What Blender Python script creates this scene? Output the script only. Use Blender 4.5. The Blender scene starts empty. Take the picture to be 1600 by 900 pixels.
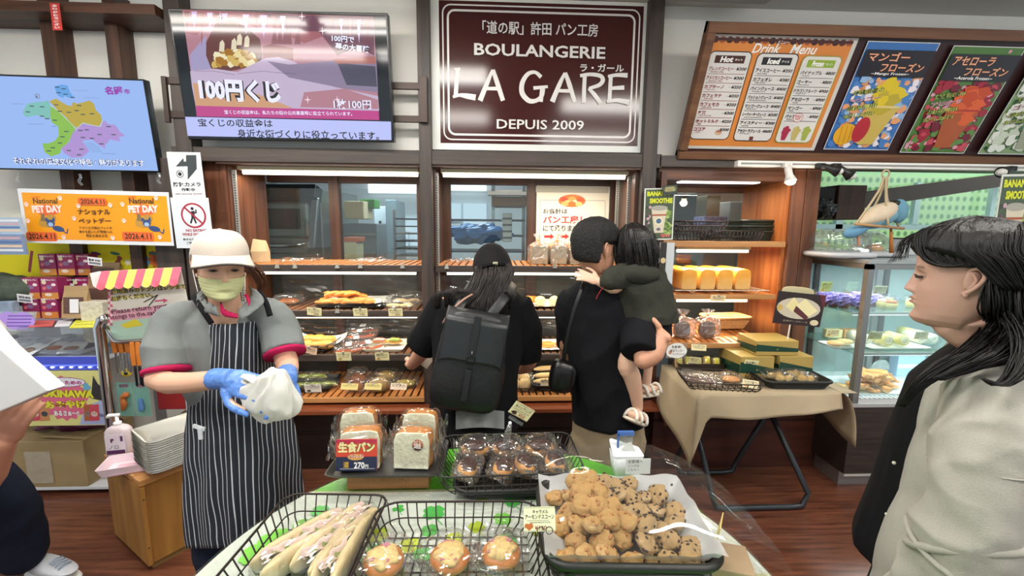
import bpy, math, random
import numpy as np
from mathutils import Vector, Matrix, noise
random.seed(7); np.random.seed(7)
SC = bpy.context.scene
COL = SC.collection
R = math.radians
# ------------------------------------------------------------ camera
EYE = 1.6; F = 680.0
cam = bpy.data.cameras.new('camera'); cam.sensor_width = 36; cam.lens = 36*F/1600; cam.clip_start = .02
co = bpy.data.objects.new('camera', cam); COL.objects.link(co)
CM = Matrix.Rotation(R(-2.5), 4, 'Z') @ Matrix.Rotation(R(82), 4, 'X') @ Matrix.Rotation(R(.5), 4, 'Z')
co.matrix_world = Matrix.Translation((0, 0, EYE)) @ CM
SC.camera = co
# ------------------------------------------------------------ world, exposure
SC.view_settings.view_transform = 'Standard'; SC.view_settings.look = 'None'
SC.view_settings.gamma = 1; SC.view_settings.use_curve_mapping = False
SC.view_settings.exposure = 0.08
wd = bpy.data.worlds.new('sky'); SC.world = wd; wd.use_nodes = True
wb = wd.node_tree.nodes['Background']; wb.inputs[0].default_value = (.86, .95, 1, 1); wb.inputs[1].default_value = .75
# ceiling fluorescent lamps (real fixtures, tubes built further down)
LAMPS = [(-.66, 1.7), (1.3, .9), (-2.0, 1.7), (2.7, .9), (-.66, .3), (1.3, -.8), (2.7, -.8), (-2.0, .3)]
for i, (x, y) in enumerate(LAMPS):
    l = bpy.data.lights.new('fluorescent_light', 'AREA'); l.shape = 'RECTANGLE'; l.size = 1.2; l.size_y = .16
    l.energy = 17; l.color = (1, .97, .92)
    o = bpy.data.objects.new('fluorescent_light', l); COL.objects.link(o); o.location = (x, y, 2.80)
def area(loc, sx, sy, e, col=(1, .95, .85), rot=(0, 0, 0)):
    l = bpy.data.lights.new('strip_light', 'AREA'); l.shape = 'RECTANGLE'; l.size = sx; l.size_y = sy; l.energy = e; l.color = col
    o = bpy.data.objects.new('strip_light', l); COL.objects.link(o); o.location = loc; o.rotation_euler = rot; return o
# ------------------------------------------------------------ where a pixel's ray meets a plane
def ray(x, y): return CM.to_3x3() @ Vector(((x-800)/F, -(y-450)/F, -1))
def W(x, y, Y): d = ray(x, y); return Vector((0, 0, EYE)) + d*(Y/d.y)
def G(x, y, Z): d = ray(x, y); return Vector((0, 0, EYE)) + d*((Z-EYE)/d.z)
# ------------------------------------------------------------ materials
def lin(h):
    h = h.lstrip('#'); c = [int(h[i:i+2], 16)/255 for i in (0, 2, 4)]
    return tuple(x/12.92 if x <= .04045 else ((x+.055)/1.055)**2.4 for x in c)+(1,)
_m = {}
def M(h, r=.6, metal=0, e=0, bump=0, bs=60, var=0, spec=.5, alpha=1, sss=0, stretch=None):
    k = (h, r, metal, e, bump, bs, var, spec, alpha, sss, stretch)
    if k in _m: return _m[k]
    m = bpy.data.materials.new('paint_'+h.strip('#')); m.use_nodes = True; nt = m.node_tree; b = nt.nodes['Principled BSDF']
    b.inputs['Base Color'].default_value = lin(h); b.inputs['Roughness'].default_value = r; b.inputs['Metallic'].default_value = metal
    b.inputs['Specular IOR Level'].default_value = spec
    if sss: b.inputs['Subsurface Weight'].default_value = sss; b.inputs['Subsurface Radius'].default_value = (.01, .004, .002)
    if e: b.inputs['Emission Color'].default_value = lin(h); b.inputs['Emission Strength'].default_value = e; b.inputs['Base Color'].default_value = (0.01, 0.01, 0.01, 1)
    if alpha < 1: b.inputs['Alpha'].default_value = alpha
    if bump or var:
        tc = nt.nodes.new('ShaderNodeTexCoord'); mp = nt.nodes.new('ShaderNodeMapping'); n = nt.nodes.new('ShaderNodeTexNoise')
        nt.links.new(tc.outputs['Object'], mp.inputs[0]); nt.links.new(mp.outputs[0], n.inputs['Vector'])
        if stretch: mp.inputs['Scale'].default_value = stretch
        n.inputs['Scale'].default_value = bs; n.inputs['Detail'].default_value = 5
        if bump:
            bp = nt.nodes.new('ShaderNodeBump'); bp.inputs['Strength'].default_value = bump; bp.inputs['Distance'].default_value = .01
            nt.links.new(n.outputs['Fac'], bp.inputs['Height']); nt.links.new(bp.outputs[0], b.inputs['Normal'])
        if var:
            cr = nt.nodes.new('ShaderNodeValToRGB'); c = lin(h)
            cr.color_ramp.elements[0].position = .3; cr.color_ramp.elements[1].position = .7
            cr.color_ramp.elements[0].color = tuple(x*(1-var) for x in c[:3])+(1,)
            cr.color_ramp.elements[1].color = tuple(min(1, x*(1+var)) for x in c[:3])+(1,)
            nt.links.new(n.outputs['Fac'], cr.inputs[0]); nt.links.new(cr.outputs[0], b.inputs['Base Color'])
    _m[k] = m; return m
def wood(h1, h2, axis='X', scale=9, r=.45, bump=.15):
    k = ('wood', h1, h2, axis, scale, r)
    if k in _m: return _m[k]
    m = bpy.data.materials.new('wood_grain'); m.use_nodes = True; nt = m.node_tree; b = nt.nodes['Principled BSDF']
    tc = nt.nodes.new('ShaderNodeTexCoord'); mp = nt.nodes.new('ShaderNodeMapping'); n = nt.nodes.new('ShaderNodeTexNoise')
    s = {'X': (.07, 1, 1), 'Y': (1, .07, 1), 'Z': (1, 1, .07)}[axis]; mp.inputs['Scale'].default_value = s
    nt.links.new(tc.outputs['Object'], mp.inputs[0]); nt.links.new(mp.outputs[0], n.inputs['Vector'])
    n.inputs['Scale'].default_value = scale*4; n.inputs['Detail'].default_value = 6; n.inputs['Distortion'].default_value = .6
    cr = nt.nodes.new('ShaderNodeValToRGB'); cr.color_ramp.elements[0].position = .32; cr.color_ramp.elements[1].position = .68
    cr.color_ramp.elements[0].color = lin(h1); cr.color_ramp.elements[1].color = lin(h2)
    nt.links.new(n.outputs['Fac'], cr.inputs[0]); nt.links.new(cr.outputs[0], b.inputs['Base Color'])
    b.inputs['Roughness'].default_value = r
    bp = nt.nodes.new('ShaderNodeBump'); bp.inputs['Strength'].default_value = bump; bp.inputs['Distance'].default_value = .005
    nt.links.new(n.outputs['Fac'], bp.inputs['Height']); nt.links.new(bp.outputs[0], b.inputs['Normal'])
    _m[k] = m; return m
def film(tint='#ffffff', gloss=.16, rough=.07, body=.05, name='clear_film', fr=.4):
    k = ('film', tint, gloss, rough, body, fr)
    if k in _m: return _m[k]
    m = bpy.data.materials.new(name); m.use_nodes = True; nt = m.node_tree; nt.nodes.clear()
    out = nt.nodes.new('ShaderNodeOutputMaterial'); t = nt.nodes.new('ShaderNodeBsdfTransparent'); g = nt.nodes.new('ShaderNodeBsdfGlossy'); d = nt.nodes.new('ShaderNodeBsdfDiffuse')
    t.inputs[0].default_value = lin(tint); g.inputs['Roughness'].default_value = rough; g.inputs[0].default_value = (1, 1, 1, 1); d.inputs[0].default_value = lin(tint)
    lw = nt.nodes.new('ShaderNodeLayerWeight'); lw.inputs[0].default_value = .35
    ma = nt.nodes.new('ShaderNodeMath'); ma.operation = 'MULTIPLY_ADD'; ma.inputs[1].default_value = fr; ma.inputs[2].default_value = gloss; ma.use_clamp = True
    nt.links.new(lw.outputs['Fresnel'], ma.inputs[0])
    m1 = nt.nodes.new('ShaderNodeMixShader'); m2 = nt.nodes.new('ShaderNodeMixShader')
    m1.inputs[0].default_value = body; nt.links.new(t.outputs[0], m1.inputs[1]); nt.links.new(d.outputs[0], m1.inputs[2])
    nt.links.new(ma.outputs[0], m2.inputs[0]); nt.links.new(m1.outputs[0], m2.inputs[1]); nt.links.new(g.outputs[0], m2.inputs[2]); nt.links.new(m2.outputs[0], out.inputs[0])
    _m[k] = m; return m
GLASS = film('#eef4f4', .03, .02, .01, 'pane_glass', .25)
FILM = film('#fbfbfb', .05, .08, .02, fr=.32)
def vcol(name, r=.55, sss=0, bump=0, bs=200):
    k = ('vcol', name)
    if k in _m: return _m[k]
    m = bpy.data.materials.new(name); m.use_nodes = True; nt = m.node_tree; b = nt.nodes['Principled BSDF']
    a = nt.nodes.new('ShaderNodeAttribute'); a.attribute_name = 'col'; nt.links.new(a.outputs['Color'], b.inputs['Base Color']); b.inputs['Roughness'].default_value = r
    if sss: b.inputs['Subsurface Weight'].default_value = sss; b.inputs['Subsurface Radius'].default_value = (.012, .005, .003)
    if bump:
        n = nt.nodes.new('ShaderNodeTexNoise'); tc = nt.nodes.new('ShaderNodeTexCoord'); nt.links.new(tc.outputs['Object'], n.inputs['Vector']); n.inputs['Scale'].default_value = bs
        bp = nt.nodes.new('ShaderNodeBump'); bp.inputs['Strength'].default_value = bump; bp.inputs['Distance'].default_value = .003
        nt.links.new(n.outputs['Fac'], bp.inputs['Height']); nt.links.new(bp.outputs[0], b.inputs['Normal'])
    _m[k] = m; return m
# ------------------------------------------------------------ mesh builder
def V(*a): return Vector(a)
class MB:
    def __init__(s): s.v = []; s.f = []; s.m = []; s.k = 0
    def add(s, vs, fs):
        b = len(s.v); s.v += [tuple(v) for v in vs]; s.f += [tuple(b+i for i in f) for f in fs]; s.m += [s.k]*len(fs); return s
    def box(s, c, d, rz=0, mat=None):
        x, y, z = d[0]/2, d[1]/2, d[2]/2; vs = [V(i*x, j*y, k*z) for i in (-1, 1) for j in (-1, 1) for k in (-1, 1)]
        if mat is None: mat = Matrix.Rotation(rz, 3, 'Z')
        vs = [mat @ v+Vector(c) for v in vs]
        return s.add(vs, [(0, 1, 3, 2), (4, 6, 7, 5), (0, 4, 5, 1), (2, 3, 7, 6), (0, 2, 6, 4), (1, 5, 7, 3)])
    def b2(s, x0, x1, y0, y1, z0, z1): return s.box(((x0+x1)/2, (y0+y1)/2, (z0+z1)/2), (x1-x0, y1-y0, z1-z0))
    def loft(s, rings, cap=True, close=True):
        n = len(rings[0]); vs = [v for r in rings for v in r]; fs = []
        for i in range(len(rings)-1):
            for j in range(n if close else n-1):
                k = (j+1) % n; fs.append((i*n+j, i*n+k, (i+1)*n+k, (i+1)*n+j))
        if cap: fs += [tuple(range(n-1, -1, -1)), tuple((len(rings)-1)*n+j for j in range(n))]
        return s.add(vs, fs)
    def tube(s, pts, rad, n=8, sub=1, rnd=False, flat=1, up=None):
        pts = [Vector(p) for p in pts]
        if not hasattr(rad, '__len__'): rad = [rad]*len(pts)
        if sub > 1: pts, rad = smooth_path(pts, rad, sub)
        rings = []; t0 = None; a = None
        for i, p in enumerate(pts):
            t = (pts[min(i+1, len(pts)-1)]-pts[max(i-1, 0)])
            if t.length < 1e-9: t = t0 or V(0, 0, 1)
            t = t.normalized()
            if a is None:
                a = (up or (V(0, 0, 1) if abs(t.z) < .9 else V(0, 1, 0))); a = (a-t*a.dot(t)).normalized()
            else: a = (a-t*a.dot(t)).normalized()
            b = t.cross(a); t0 = t
            ring = lambda c, r: [c+(a*math.cos(q)*flat+b*math.sin(q))*r for q in [2*math.pi*j/n for j in range(n)]]
            if rnd and i == 0:
                for e in (.2, .6, .9): rings.append(ring(p-t*rad[0]*math.sqrt(1-e*e), rad[0]*e))
            rings.append(ring(p, rad[i]))
            if rnd and i == len(pts)-1:
                for e in (.9, .6, .2): rings.append(ring(p+t*rad[i]*math.sqrt(1-e*e), rad[i]*e))
        return s.loft(rings)
    def cyl(s, c, r, h, n=20, r2=None): r2 = r if r2 is None else r2; c = Vector(c); return s.lathe([(r, 0), (r2, h)], c, n)
    def lathe(s, prof, c=(0, 0, 0), n=20, cap=True):
        c = Vector(c); return s.loft([[c+V(r*math.cos(2*math.pi*j/n), r*math.sin(2*math.pi*j/n), z) for j in range(n)] for r, z in prof], cap)
    def ell(s, c, r, nu=16, nv=10, fn=None, mat=None, pw=1.0):
        c = Vector(c); rings = []
        for i in range(nv+1):
            t = math.pi*(i/nv); row = []
            for j in range(nu):
                p = 2*math.pi*j/nu; sg = lambda q: math.copysign(abs(q)**pw, q)
                d = V(sg(math.sin(t))*sg(math.cos(p)), sg(math.sin(t))*sg(math.sin(p)), -sg(math.cos(t)))
                v = V(d.x*r[0], d.y*r[1], d.z*r[2])
                if fn: v = fn(v, d)
                if mat is not None: v = mat @ v
                row.append(c+v)
            rings.append(row)
        return s.loft(rings, False)
    def prism(s, pts, z0, z1):
        n = len(pts); vs = [V(p[0], p[1], z0) for p in pts]+[V(p[0], p[1], z1) for p in pts]
        return s.add(vs, [tuple(range(n-1, -1, -1)), tuple(range(n, 2*n))]+[(i, (i+1) % n, n+(i+1) % n, n+i) for i in range(n)])
    def grid(s, fn, nu, nv, close=False):
        vs = [fn(i/nu, j/nv) for i in range(nu+(0 if close else 1)) for j in range(nv+1)]; fs = []
        q = nu if close else nu+1
        for i in range(nu):
            for j in range(nv): k = (i+1) % q; fs.append((i*(nv+1)+j, k*(nv+1)+j, k*(nv+1)+j+1, i*(nv+1)+j+1))
        return s.add(vs, fs)
    def xf(s, mat):
        s.v = [tuple(mat @ Vector(v)) for v in s.v]; return s
def smooth_path(pts, rad, sub):
    P, Q = [], []
    n = len(pts); g = lambda l, i: l[max(0, min(n-1, i))]
    for i in range(n-1):
        for k in range(sub):
            t = k/sub; a, b, c, d = g(pts, i-1), g(pts, i), g(pts, i+1), g(pts, i+2)
            P.append(.5*((2*b)+(c-a)*t+(2*a-5*b+4*c-d)*t*t+(3*b-a-3*c+d)*t**3)); Q.append(rad[i]*(1-t)+rad[i+1]*t)
    P.append(pts[-1]); Q.append(rad[-1]); return P, Q
def mesh_of(name, mb, mats, smooth=False):
    me = bpy.data.meshes.new(name); me.from_pydata(mb.v, [], mb.f)
    if not isinstance(mats, (list, tuple)): mats = [mats]
    for m in mats: me.materials.append(m)
    if len(mats) > 1: me.polygons.foreach_set('material_index', mb.m)
    if smooth: me.polygons.foreach_set('use_smooth', [True]*len(mb.f))
    me.update(); return me
def obj(name, mb, mat, parent=None, smooth=False, bevel=0, fixn=False, loc=None, rot=None):
    me = mb if isinstance(mb, bpy.types.Mesh) else mesh_of(name, mb, mat, smooth)
    o = bpy.data.objects.new(name, me); COL.objects.link(o)
    if parent is not None: o.parent = parent
    if loc is not None: o.location = loc
    if rot is not None: o.rotation_euler = rot
    if bevel:
        b = o.modifiers.new('bevel', 'BEVEL'); b.width = bevel; b.segments = 2; b.limit_method = 'ANGLE'
    return o
def tag(o, label, cat, group=None, kind=None):
    o['label'] = label; o['category'] = cat
    if group: o['group'] = group
    if kind: o['kind'] = kind
    return o
def thing(name, label, cat, loc=(0, 0, 0), rot=(0, 0, 0), group=None):
    o = bpy.data.objects.new(name, None); COL.objects.link(o); o.empty_display_size = .05
    o.location = loc; o.rotation_euler = rot; return tag(o, label, cat, group)
def struct(name, mb, mat, parent=None, **k):
    o = obj(name, mb, mat, parent, **k)
    if parent is None: o['kind'] = 'structure'
    return o
def dup(o, loc=None, rz=None, label=None, parent=None, rot=None):
    def cp(a, par):
        c = a.copy(); COL.objects.link(c); c.parent = par
        for ch in KIDS.get(a.name, [k for k in a.children]): cp(ch, c)
        return c
    c = cp(o, parent)
    if loc is not None: c.location = loc
    if rz is not None: c.rotation_euler = (c.rotation_euler.x, c.rotation_euler.y, rz)
    if rot is not None: c.rotation_euler = rot
    if label: c['label'] = label
    return c
KIDS = {}
# ------------------------------------------------------------ printed boards: a flat sheet with its own canvas (x right, y down)
TEXTS = []
class Board:
    def __init__(s, o, w, h, cw, ch, z=.0006):
        s.o, s.w, s.h, s.cw, s.ch, s.z = o, w, h, cw, ch, z; s.mb = MB(); s.mats = []; s.n = 0
    def p(s, x, y): return ((x/s.cw-.5)*s.w, (.5-y/s.ch)*s.h)
    def poly(s, pts, mat):
        if mat not in s.mats: s.mats.append(mat)
        s.mb.k = s.mats.index(mat); s.n += 1; z = s.z+s.n*.00004
        q = [V(*s.p(*a), z) for a in pts]
        s.mb.add(q, [tuple(range(len(q)-1, -1, -1))]); return s
    def rect(s, x0, y0, x1, y1, mat, r=0):
        if not r: return s.poly([(x0, y0), (x1, y0), (x1, y1), (x0, y1)], mat)
        pts = []
        for cx, cy, a in ((x1-r, y0+r, -90), (x1-r, y1-r, 0), (x0+r, y1-r, 90), (x0+r, y0+r, 180)):
            for k in range(6): t = R(a+k*18); pts.append((cx+r*math.cos(t), cy+r*math.sin(t)))
        return s.poly(pts, mat)
    def frame(s, x0, y0, x1, y1, mat, t, r=0, inner=None): s.rect(x0, y0, x1, y1, mat, r); return s.rect(x0+t, y0+t, x1-t, y1-t, inner, max(0, r-t))
    def oval(s, x, y, rx, ry, mat, n=20, wob=0, rot=0):
        pts = []
        for k in range(n):
            t = 2*math.pi*k/n; q = 1+wob*(math.sin(3*t+x)+math.cos(5*t+y))*.5; a, b = rx*q*math.cos(t), ry*q*math.sin(t); c, d = math.cos(rot), math.sin(rot)
            pts.append((x+a*c-b*d, y+a*d+b*c))
        return s.poly(pts, mat)
    def star(s, x, y, r1, r2, n, mat):
        return s.poly([(x+(r1 if k % 2 else r2)*math.cos(math.pi*k/n), y+(r1 if k % 2 else r2)*math.sin(math.pi*k/n)) for k in range(2*n)], mat)
    def line(s, pts, t, mat):
        for (x0, y0), (x1, y1) in zip(pts[:-1], pts[1:]):
            L = math.hypot(x1-x0, y1-y0) or 1; dx, dy = -(y1-y0)/L*t/2, (x1-x0)/L*t/2
            s.poly([(x0+dx, y0+dy), (x1+dx, y1+dy), (x1-dx, y1-dy), (x0-dx, y0-dy)], mat)
        return s
    def text(s, body, x0, y0, x1, y1, mat, bold=0, rot=0, shear=0, name='lettering', edge=None):
        if edge: s.text(body, x0, y0, x1, y1, edge, bold+.07, rot, shear, name)
        s.n += 1
        c = bpy.data.curves.new(name, 'FONT'); c.body = body; c.size = 1; c.fill_mode = 'FRONT'; c.resolution_u = 2; c.offset = bold; c.shear = shear
        c.align_x = 'CENTER'; c.align_y = 'CENTER'; c.materials.append(mat)
        o = bpy.data.objects.new(name, c); COL.objects.link(o); o.parent = s.o
        q = s.p((x0+x1)/2, (y0+y1)/2); o.rotation_euler = (0, 0, rot)
        TEXTS.append((o, q, s.z+s.n*.00004+.0002+(0 if edge is None else .0004), abs(x1-x0)/s.cw*s.w, abs(y1-y0)/s.ch*s.h)); return s
    def done(s, name='printed_picture'):
        if s.mb.f: obj(name, s.mb, s.mats, s.o)
def finish_texts():
    bpy.context.view_layer.update()
    for o, q, z, w, h in TEXTS:
        bb = [Vector(b) for b in o.bound_box]; x0 = min(b.x for b in bb); x1 = max(b.x for b in bb); y0 = min(b.y for b in bb); y1 = max(b.y for b in bb)
        if x1-x0 < 1e-5 or y1-y0 < 1e-5: continue
        sx, sy = w/(x1-x0), h/(y1-y0); o.scale = (sx, sy, 1); c, d = (x0+x1)/2*sx, (y0+y1)/2*sy; a = o.rotation_euler.z
        o.location = (q[0]-c*math.cos(a)+d*math.sin(a), q[1]-c*math.sin(a)-d*math.cos(a), z)
    dg = bpy.context.evaluated_depsgraph_get(); fonts = [o for o in COL.objects if o.type == 'FONT']
    ms = [bpy.data.meshes.new_from_object(o.evaluated_get(dg)) for o in fonts]
    for o, me in zip(fonts, ms):
        n = bpy.data.objects.new('tmp', me); COL.objects.link(n); n.parent = o.parent; n.location = o.location; n.rotation_euler = o.rotation_euler; n.scale = o.scale; nm = o.name; bpy.data.objects.remove(o); n.name = nm
def board(name, label, cat, center, w, h, mat, cw, ch, rot=(0, 0), thick=.004, group=None, bevel=0, part='sheet', back=None):
    """upright board facing the room; rot = (yaw, lean): lean>0 tips its top towards the room. Returns thing, Board"""
    t = thing(name, label, cat, center, (0, 0, 0), group)
    t.matrix_world = Matrix.Translation(center) @ Matrix.Rotation(rot[0], 4, 'Z') @ Matrix.Rotation(math.pi/2+rot[1], 4, 'X') @ Matrix.Rotation(rot[2] if len(rot) > 2 else 0, 4, 'Z')
    m = MB().box((0, 0, -thick/2), (w, h, thick)); obj(part, m, mat, t, bevel=bevel)
    return t, Board(t, w, h, cw, ch)
WHITE = M('#f4f4f2', .5); BLACK = M('#141414', .5); INK = M('#1d1b1a', .6); RED = M('#c8202a', .5); CREAM = M('#efe6b8', .6)
DW = wood('#2f2825', '#4b4039', 'Z', 6, .5); DWX = wood('#2f2825', '#4b4039', 'X', 6, .5)
NTH = ['first', 'second', 'third', 'fourth', 'fifth', 'sixth', 'seventh']
RW = wood('#472818', '#734730', 'Z', 6, .4); RWX = wood('#472818', '#734730', 'X', 6, .4)
OAK = wood('#a8723a', '#c9935a', 'X', 5, .45); OAKZ = wood('#94652c', '#b0803e', 'Z', 5, .5)
SLAT = wood('#b06d35', '#d08c50', 'Y', 6, .4)
CHROME = M('#c9ccce', .18, 1); STEEL = M('#8f9496', .35, 1); WIRE = M('#2a211f', .4, .4); CLEAR = film('#f2f6f6', .1, .05, .04, 'clear_plastic')
# ============================================================ SETTING
D = 2.75; CEIL = 2.93
fm = bpy.data.materials.new('floor_wood'); fm.use_nodes = True; nt = fm.node_tree; b = nt.nodes['Principled BSDF']
tc = nt.nodes.new('ShaderNodeTexCoord'); mp = nt.nodes.new('ShaderNodeMapping'); mp.inputs['Scale'].default_value = (1.2, 16, 1)
n = nt.nodes.new('ShaderNodeTexNoise'); n.inputs['Scale'].default_value = 3; n.inputs['Detail'].default_value = 6
cr = nt.nodes.new('ShaderNodeValToRGB'); cr.color_ramp.elements[0].position = .3; cr.color_ramp.elements[1].position = .75
cr.color_ramp.elements[0].color = lin('#4a281c'); cr.color_ramp.elements[1].color = lin('#82503a')
nt.links.new(tc.outputs['Object'], mp.inputs[0]); nt.links.new(mp.outputs[0], n.inputs['Vector']); nt.links.new(n.outputs['Fac'], cr.inputs[0]); nt.links.new(cr.outputs[0], b.inputs['Base Color'])
b.inputs['Roughness'].default_value = .28
fl = struct('floor', MB().b2(-6, 6, -3, 7, -.05, 0), fm)
struct('ceiling', MB().b2(-6, 6, -3, D+.08, CEIL, CEIL+.05), M('#d2d0ca', .9, bump=.1, bs=30))
PL = M('#eceae4', .85, bump=.08, bs=40); PLR = M('#e2ded4', .85)
wb_ = MB().b2(-1.86, 5, D+.05, D+.10, 1.98, CEIL)
struct('wall_back', wb_, PL)
struct('wall_left', MB().b2(-5.5, -1.86, 2.90, 2.95, 0, CEIL), M('#dddcd5', .85, bump=.08, bs=40))
def fb(mb, x0, x1, ya, yb, Y0, Y1, yref=None):
    """front face from pixel columns x0..x1 measured on row yref, rows ya..yb, on plane Y0, going back to Y1"""
    r = yref if yref is not None else (ya+yb)/2
    mb.b2(W(x0, r, Y0).x, W(x1, r, Y0).x, Y0, Y1, W((x0+x1)/2, yb, Y0).z, W((x0+x1)/2, ya, Y0).z); return mb
k = 0
def trim(mb, mat, **kw):
    global k; k += 1; return struct('trim_%d' % k, mb, mat, **kw)
zb0, zb1 = W(800, 259, D-.04).z, W(800, 237, D-.04).z
trim(MB().b2(-1.88, 1.03, D-.04, D+.06, zb0, zb1), DWX, bevel=.003)            # long beam over the shelves
trim(MB().b2(1.02, 4.6, D-.04, D+.06, W(1200, 264, D).z, W(1200, 247, D).z), DWX)
for x0, x1, y in ((253, 279, 5), (650, 670, 0), (1017, 1040, 0)):
    trim(MB().b2(W(x0, y, D-.05).x, W(x1, y, D-.05).x, D-.05, D+.06, .46 if x0 < 1000 else .46, CEIL), DW, bevel=.003)
for x0, xm, x1 in ((65, 87, 115), (165, 185, 209)):
    X1 = W(x1, 60, 2.9).x; yf = 2.9*(ray(x1, 60).x/ray(x1, 60).y)/(ray(xm, 60).x/ray(xm, 60).y); yf = X1/(ray(xm, 60).x/ray(xm, 60).y)
    trim(MB().b2(W(x0, 60, yf).x, X1, yf, 2.9, 1.0, CEIL-.02), wood('#33231b', '#5a3a28', 'Z', 6, .5))
yt = 2.7
trim(MB().b2(-5.2, -1.86, 2.66, 2.9, W(120, 19, 2.66).z, W(120, 3, 2.66).z), wood('#3a241a', '#5e3b28', 'X', 6, .5))
trim(MB().b2(-2.02, -1.86, 2.70, 2.9, .8, 1.98), DW)                           # dark boards behind the notices
trim(MB().b2(-1.87, -1.60, D+.02, D+.06, .46, 1.98), RW)
# under-counter panelling
trim(MB().b2(-1.9, 1.06, 2.74, 2.78, 0, .47), M('#241612', .45, var=.2, bs=8))
trim(MB().b2(-1.9, 1.06, 2.725, 2.74, .255, .268), M('#1c110e', .4))
trim(MB().b2(1.06, 2.2, 2.68, 2.74, 0, .62), wood('#3a1a12', '#52281b', 'X', 4, .4))
trim(MB().b2(1.06, 2.2, 2.672, 2.68, .335, .345), M('#24100b', .4))
# cabinet uprights and back frames
BY = 3.22
def bk(x0, x1, ya, yb, name_mat=None, Y0=BY, Y1=BY+.06): return fb(MB(), x0, x1, ya, yb, Y0, Y1)
FR = wood('#33211a', '#553526', 'Z', 6, .45); FRX = wood('#33211a', '#553526', 'X', 6, .45)
zl = 1.93
for i, (xs, xe) in enumerate(((-1.60, -.46), (-.345, .93))):
    trim(MB().b2(xs-.04, xe+.04, 2.72, BY, 1.955, 1.985), FRX)                   # soffit holding the tube
    trim(MB().b2(xs, xe, BY, BY+.06, W(500, 285, BY).z, 1.96), FRX)
    trim(MB().b2(xs, xe, BY, BY+.06, 1.26, 1.345), FRX)
for x0, x1 in ((340, 396), (516, 531), (652, 704), (823, 838), (952, 1010)):
    a, b_ = W(x0, 340, BY).x, W(x1, 340, BY).x
    trim(MB().b2(a, b_, BY-.01, BY+.06, .45, 1.95), FR)
for x in (-1.62, -.43, -.372, .90):
    trim(MB().b2(x-.012, x+.012, 2.76, BY, .46, 1.96), RW if x < -1 else FR)
for wi, (x0, x1) in enumerate(((396, 516), (531, 652), (704, 823), (838, 952))):
    w_ = MB().b2(W(x0, 340, BY).x, W(x1, 340, BY).x, BY+.02, BY+.026, 1.34, 1.86); struct('window_%d' % (wi+1), w_, GLASS)
for x, y0 in ((-1.585, 2.80), (-.355, 2.80), (.875, 3.10), (.88, 2.85)):      # slotted metal shelf tracks
    t = MB().b2(x-.012, x+.012, y0, y0+.006, .5, 1.93); o = trim(t, M('#b9b9b4', .4, .6))
    s = MB()
    for q in range(90): s.box((x, y0-.001, .52+q*.0155), (.007, .002, .007))
    o2 = obj('track_slots', s, M('#2a2622'), o); o2['kind'] = 'stuff'
# lower part behind shelves: dark glass look through cabinet backs
struct('wall_cabinet_back', MB().b2(-1.62, .93, BY+.01, BY+.03, .46, 1.27), M('#40423f', .25, var=.25, bs=3))
# cabinet C, right of the third post, in red-brown wood
CY = 3.25
xL, xR = W(1031, 300, D).x, W(1228, 300, D).x
trim(MB().b2(xL-.01, xR+.03, D, CY, 1.90, 1.985), RWX)
trim(MB().b2(1.04, 1.075, D-.03, CY, .6, 1.95), RW)
trim(fb(MB(), 1163, 1190, 285, 480, CY, CY+.05), RW)
trim(MB().b2(W(1040, 300, CY).x, xR+.1, CY, CY+.05, W(1100, 301, CY).z, 1.95), RWX)
trim(fb(MB(), 1200, 1216, 300, 480, CY-.1, CY), RW)
for x in (1185, 1208):
    o = trim(fb(MB(), x-3, x+3, 300, 520, CY-.03, CY-.02), M('#b9a98a', .4, .5))
X0, X1, X2 = W(1228, 275, D).x, W(1261, 275, D-.03).x, W(1284, 275, D-.03).x
xm = W(1242, 275, D-.03).x
trim(MB().b2(xm, X1-.002, D-.03, D+.1, .3, 1.975), RW, bevel=.003)
trim(MB().b2(X1+.002, X2, D-.03, D+.1, .3, 1.975), RW, bevel=.003)
trim(MB().b2(xm-.02, xm+.0, D, CY, .3, 1.95), wood('#8a4a20', '#b06a36', 'Z', 6, .4))  # inner face of the post, its lit look put into a brighter orange wood
w_ = MB().b2(W(1048, 340, CY).x, W(1163, 340, CY).x, CY+.02, CY+.026, 1.3, 1.9); struct('window_5', w_, GLASS)
w_ = MB().b2(W(1216, 340, CY+.1).x, W(1240, 340, CY+.1).x, CY+.1, CY+.106, .6, 1.9); struct('window_6', w_, GLASS)
# ------------------------------------------------------------ kitchen behind the windows
struct('wall_kitchen_back', MB().b2(-5, 2.6, 6.4, 6.45, 0, 3), M('#cfd8da', .7))
struct('wall_kitchen_left', MB().b2(-3.1, -3.05, 2.95, 6.4, 0, 3), M('#8f9a9c', .7))
struct('wall_kitchen_right', MB().b2(2.60, 2.65, 3.9, 6.4, 0, 3), M('#5f5a50', .7))
struct('ceiling_kitchen', MB().b2(-5, 2.65, 2.86, 6.4, 2.75, 2.8), M('#d9dcdc', .8))
area((-.6, 4.4, 2.70), 2.6, .5, 75, (.80, .93, 1)); area((1.8, 4.3, 2.70), .8, .5, 14, (.9, .97, 1))
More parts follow.
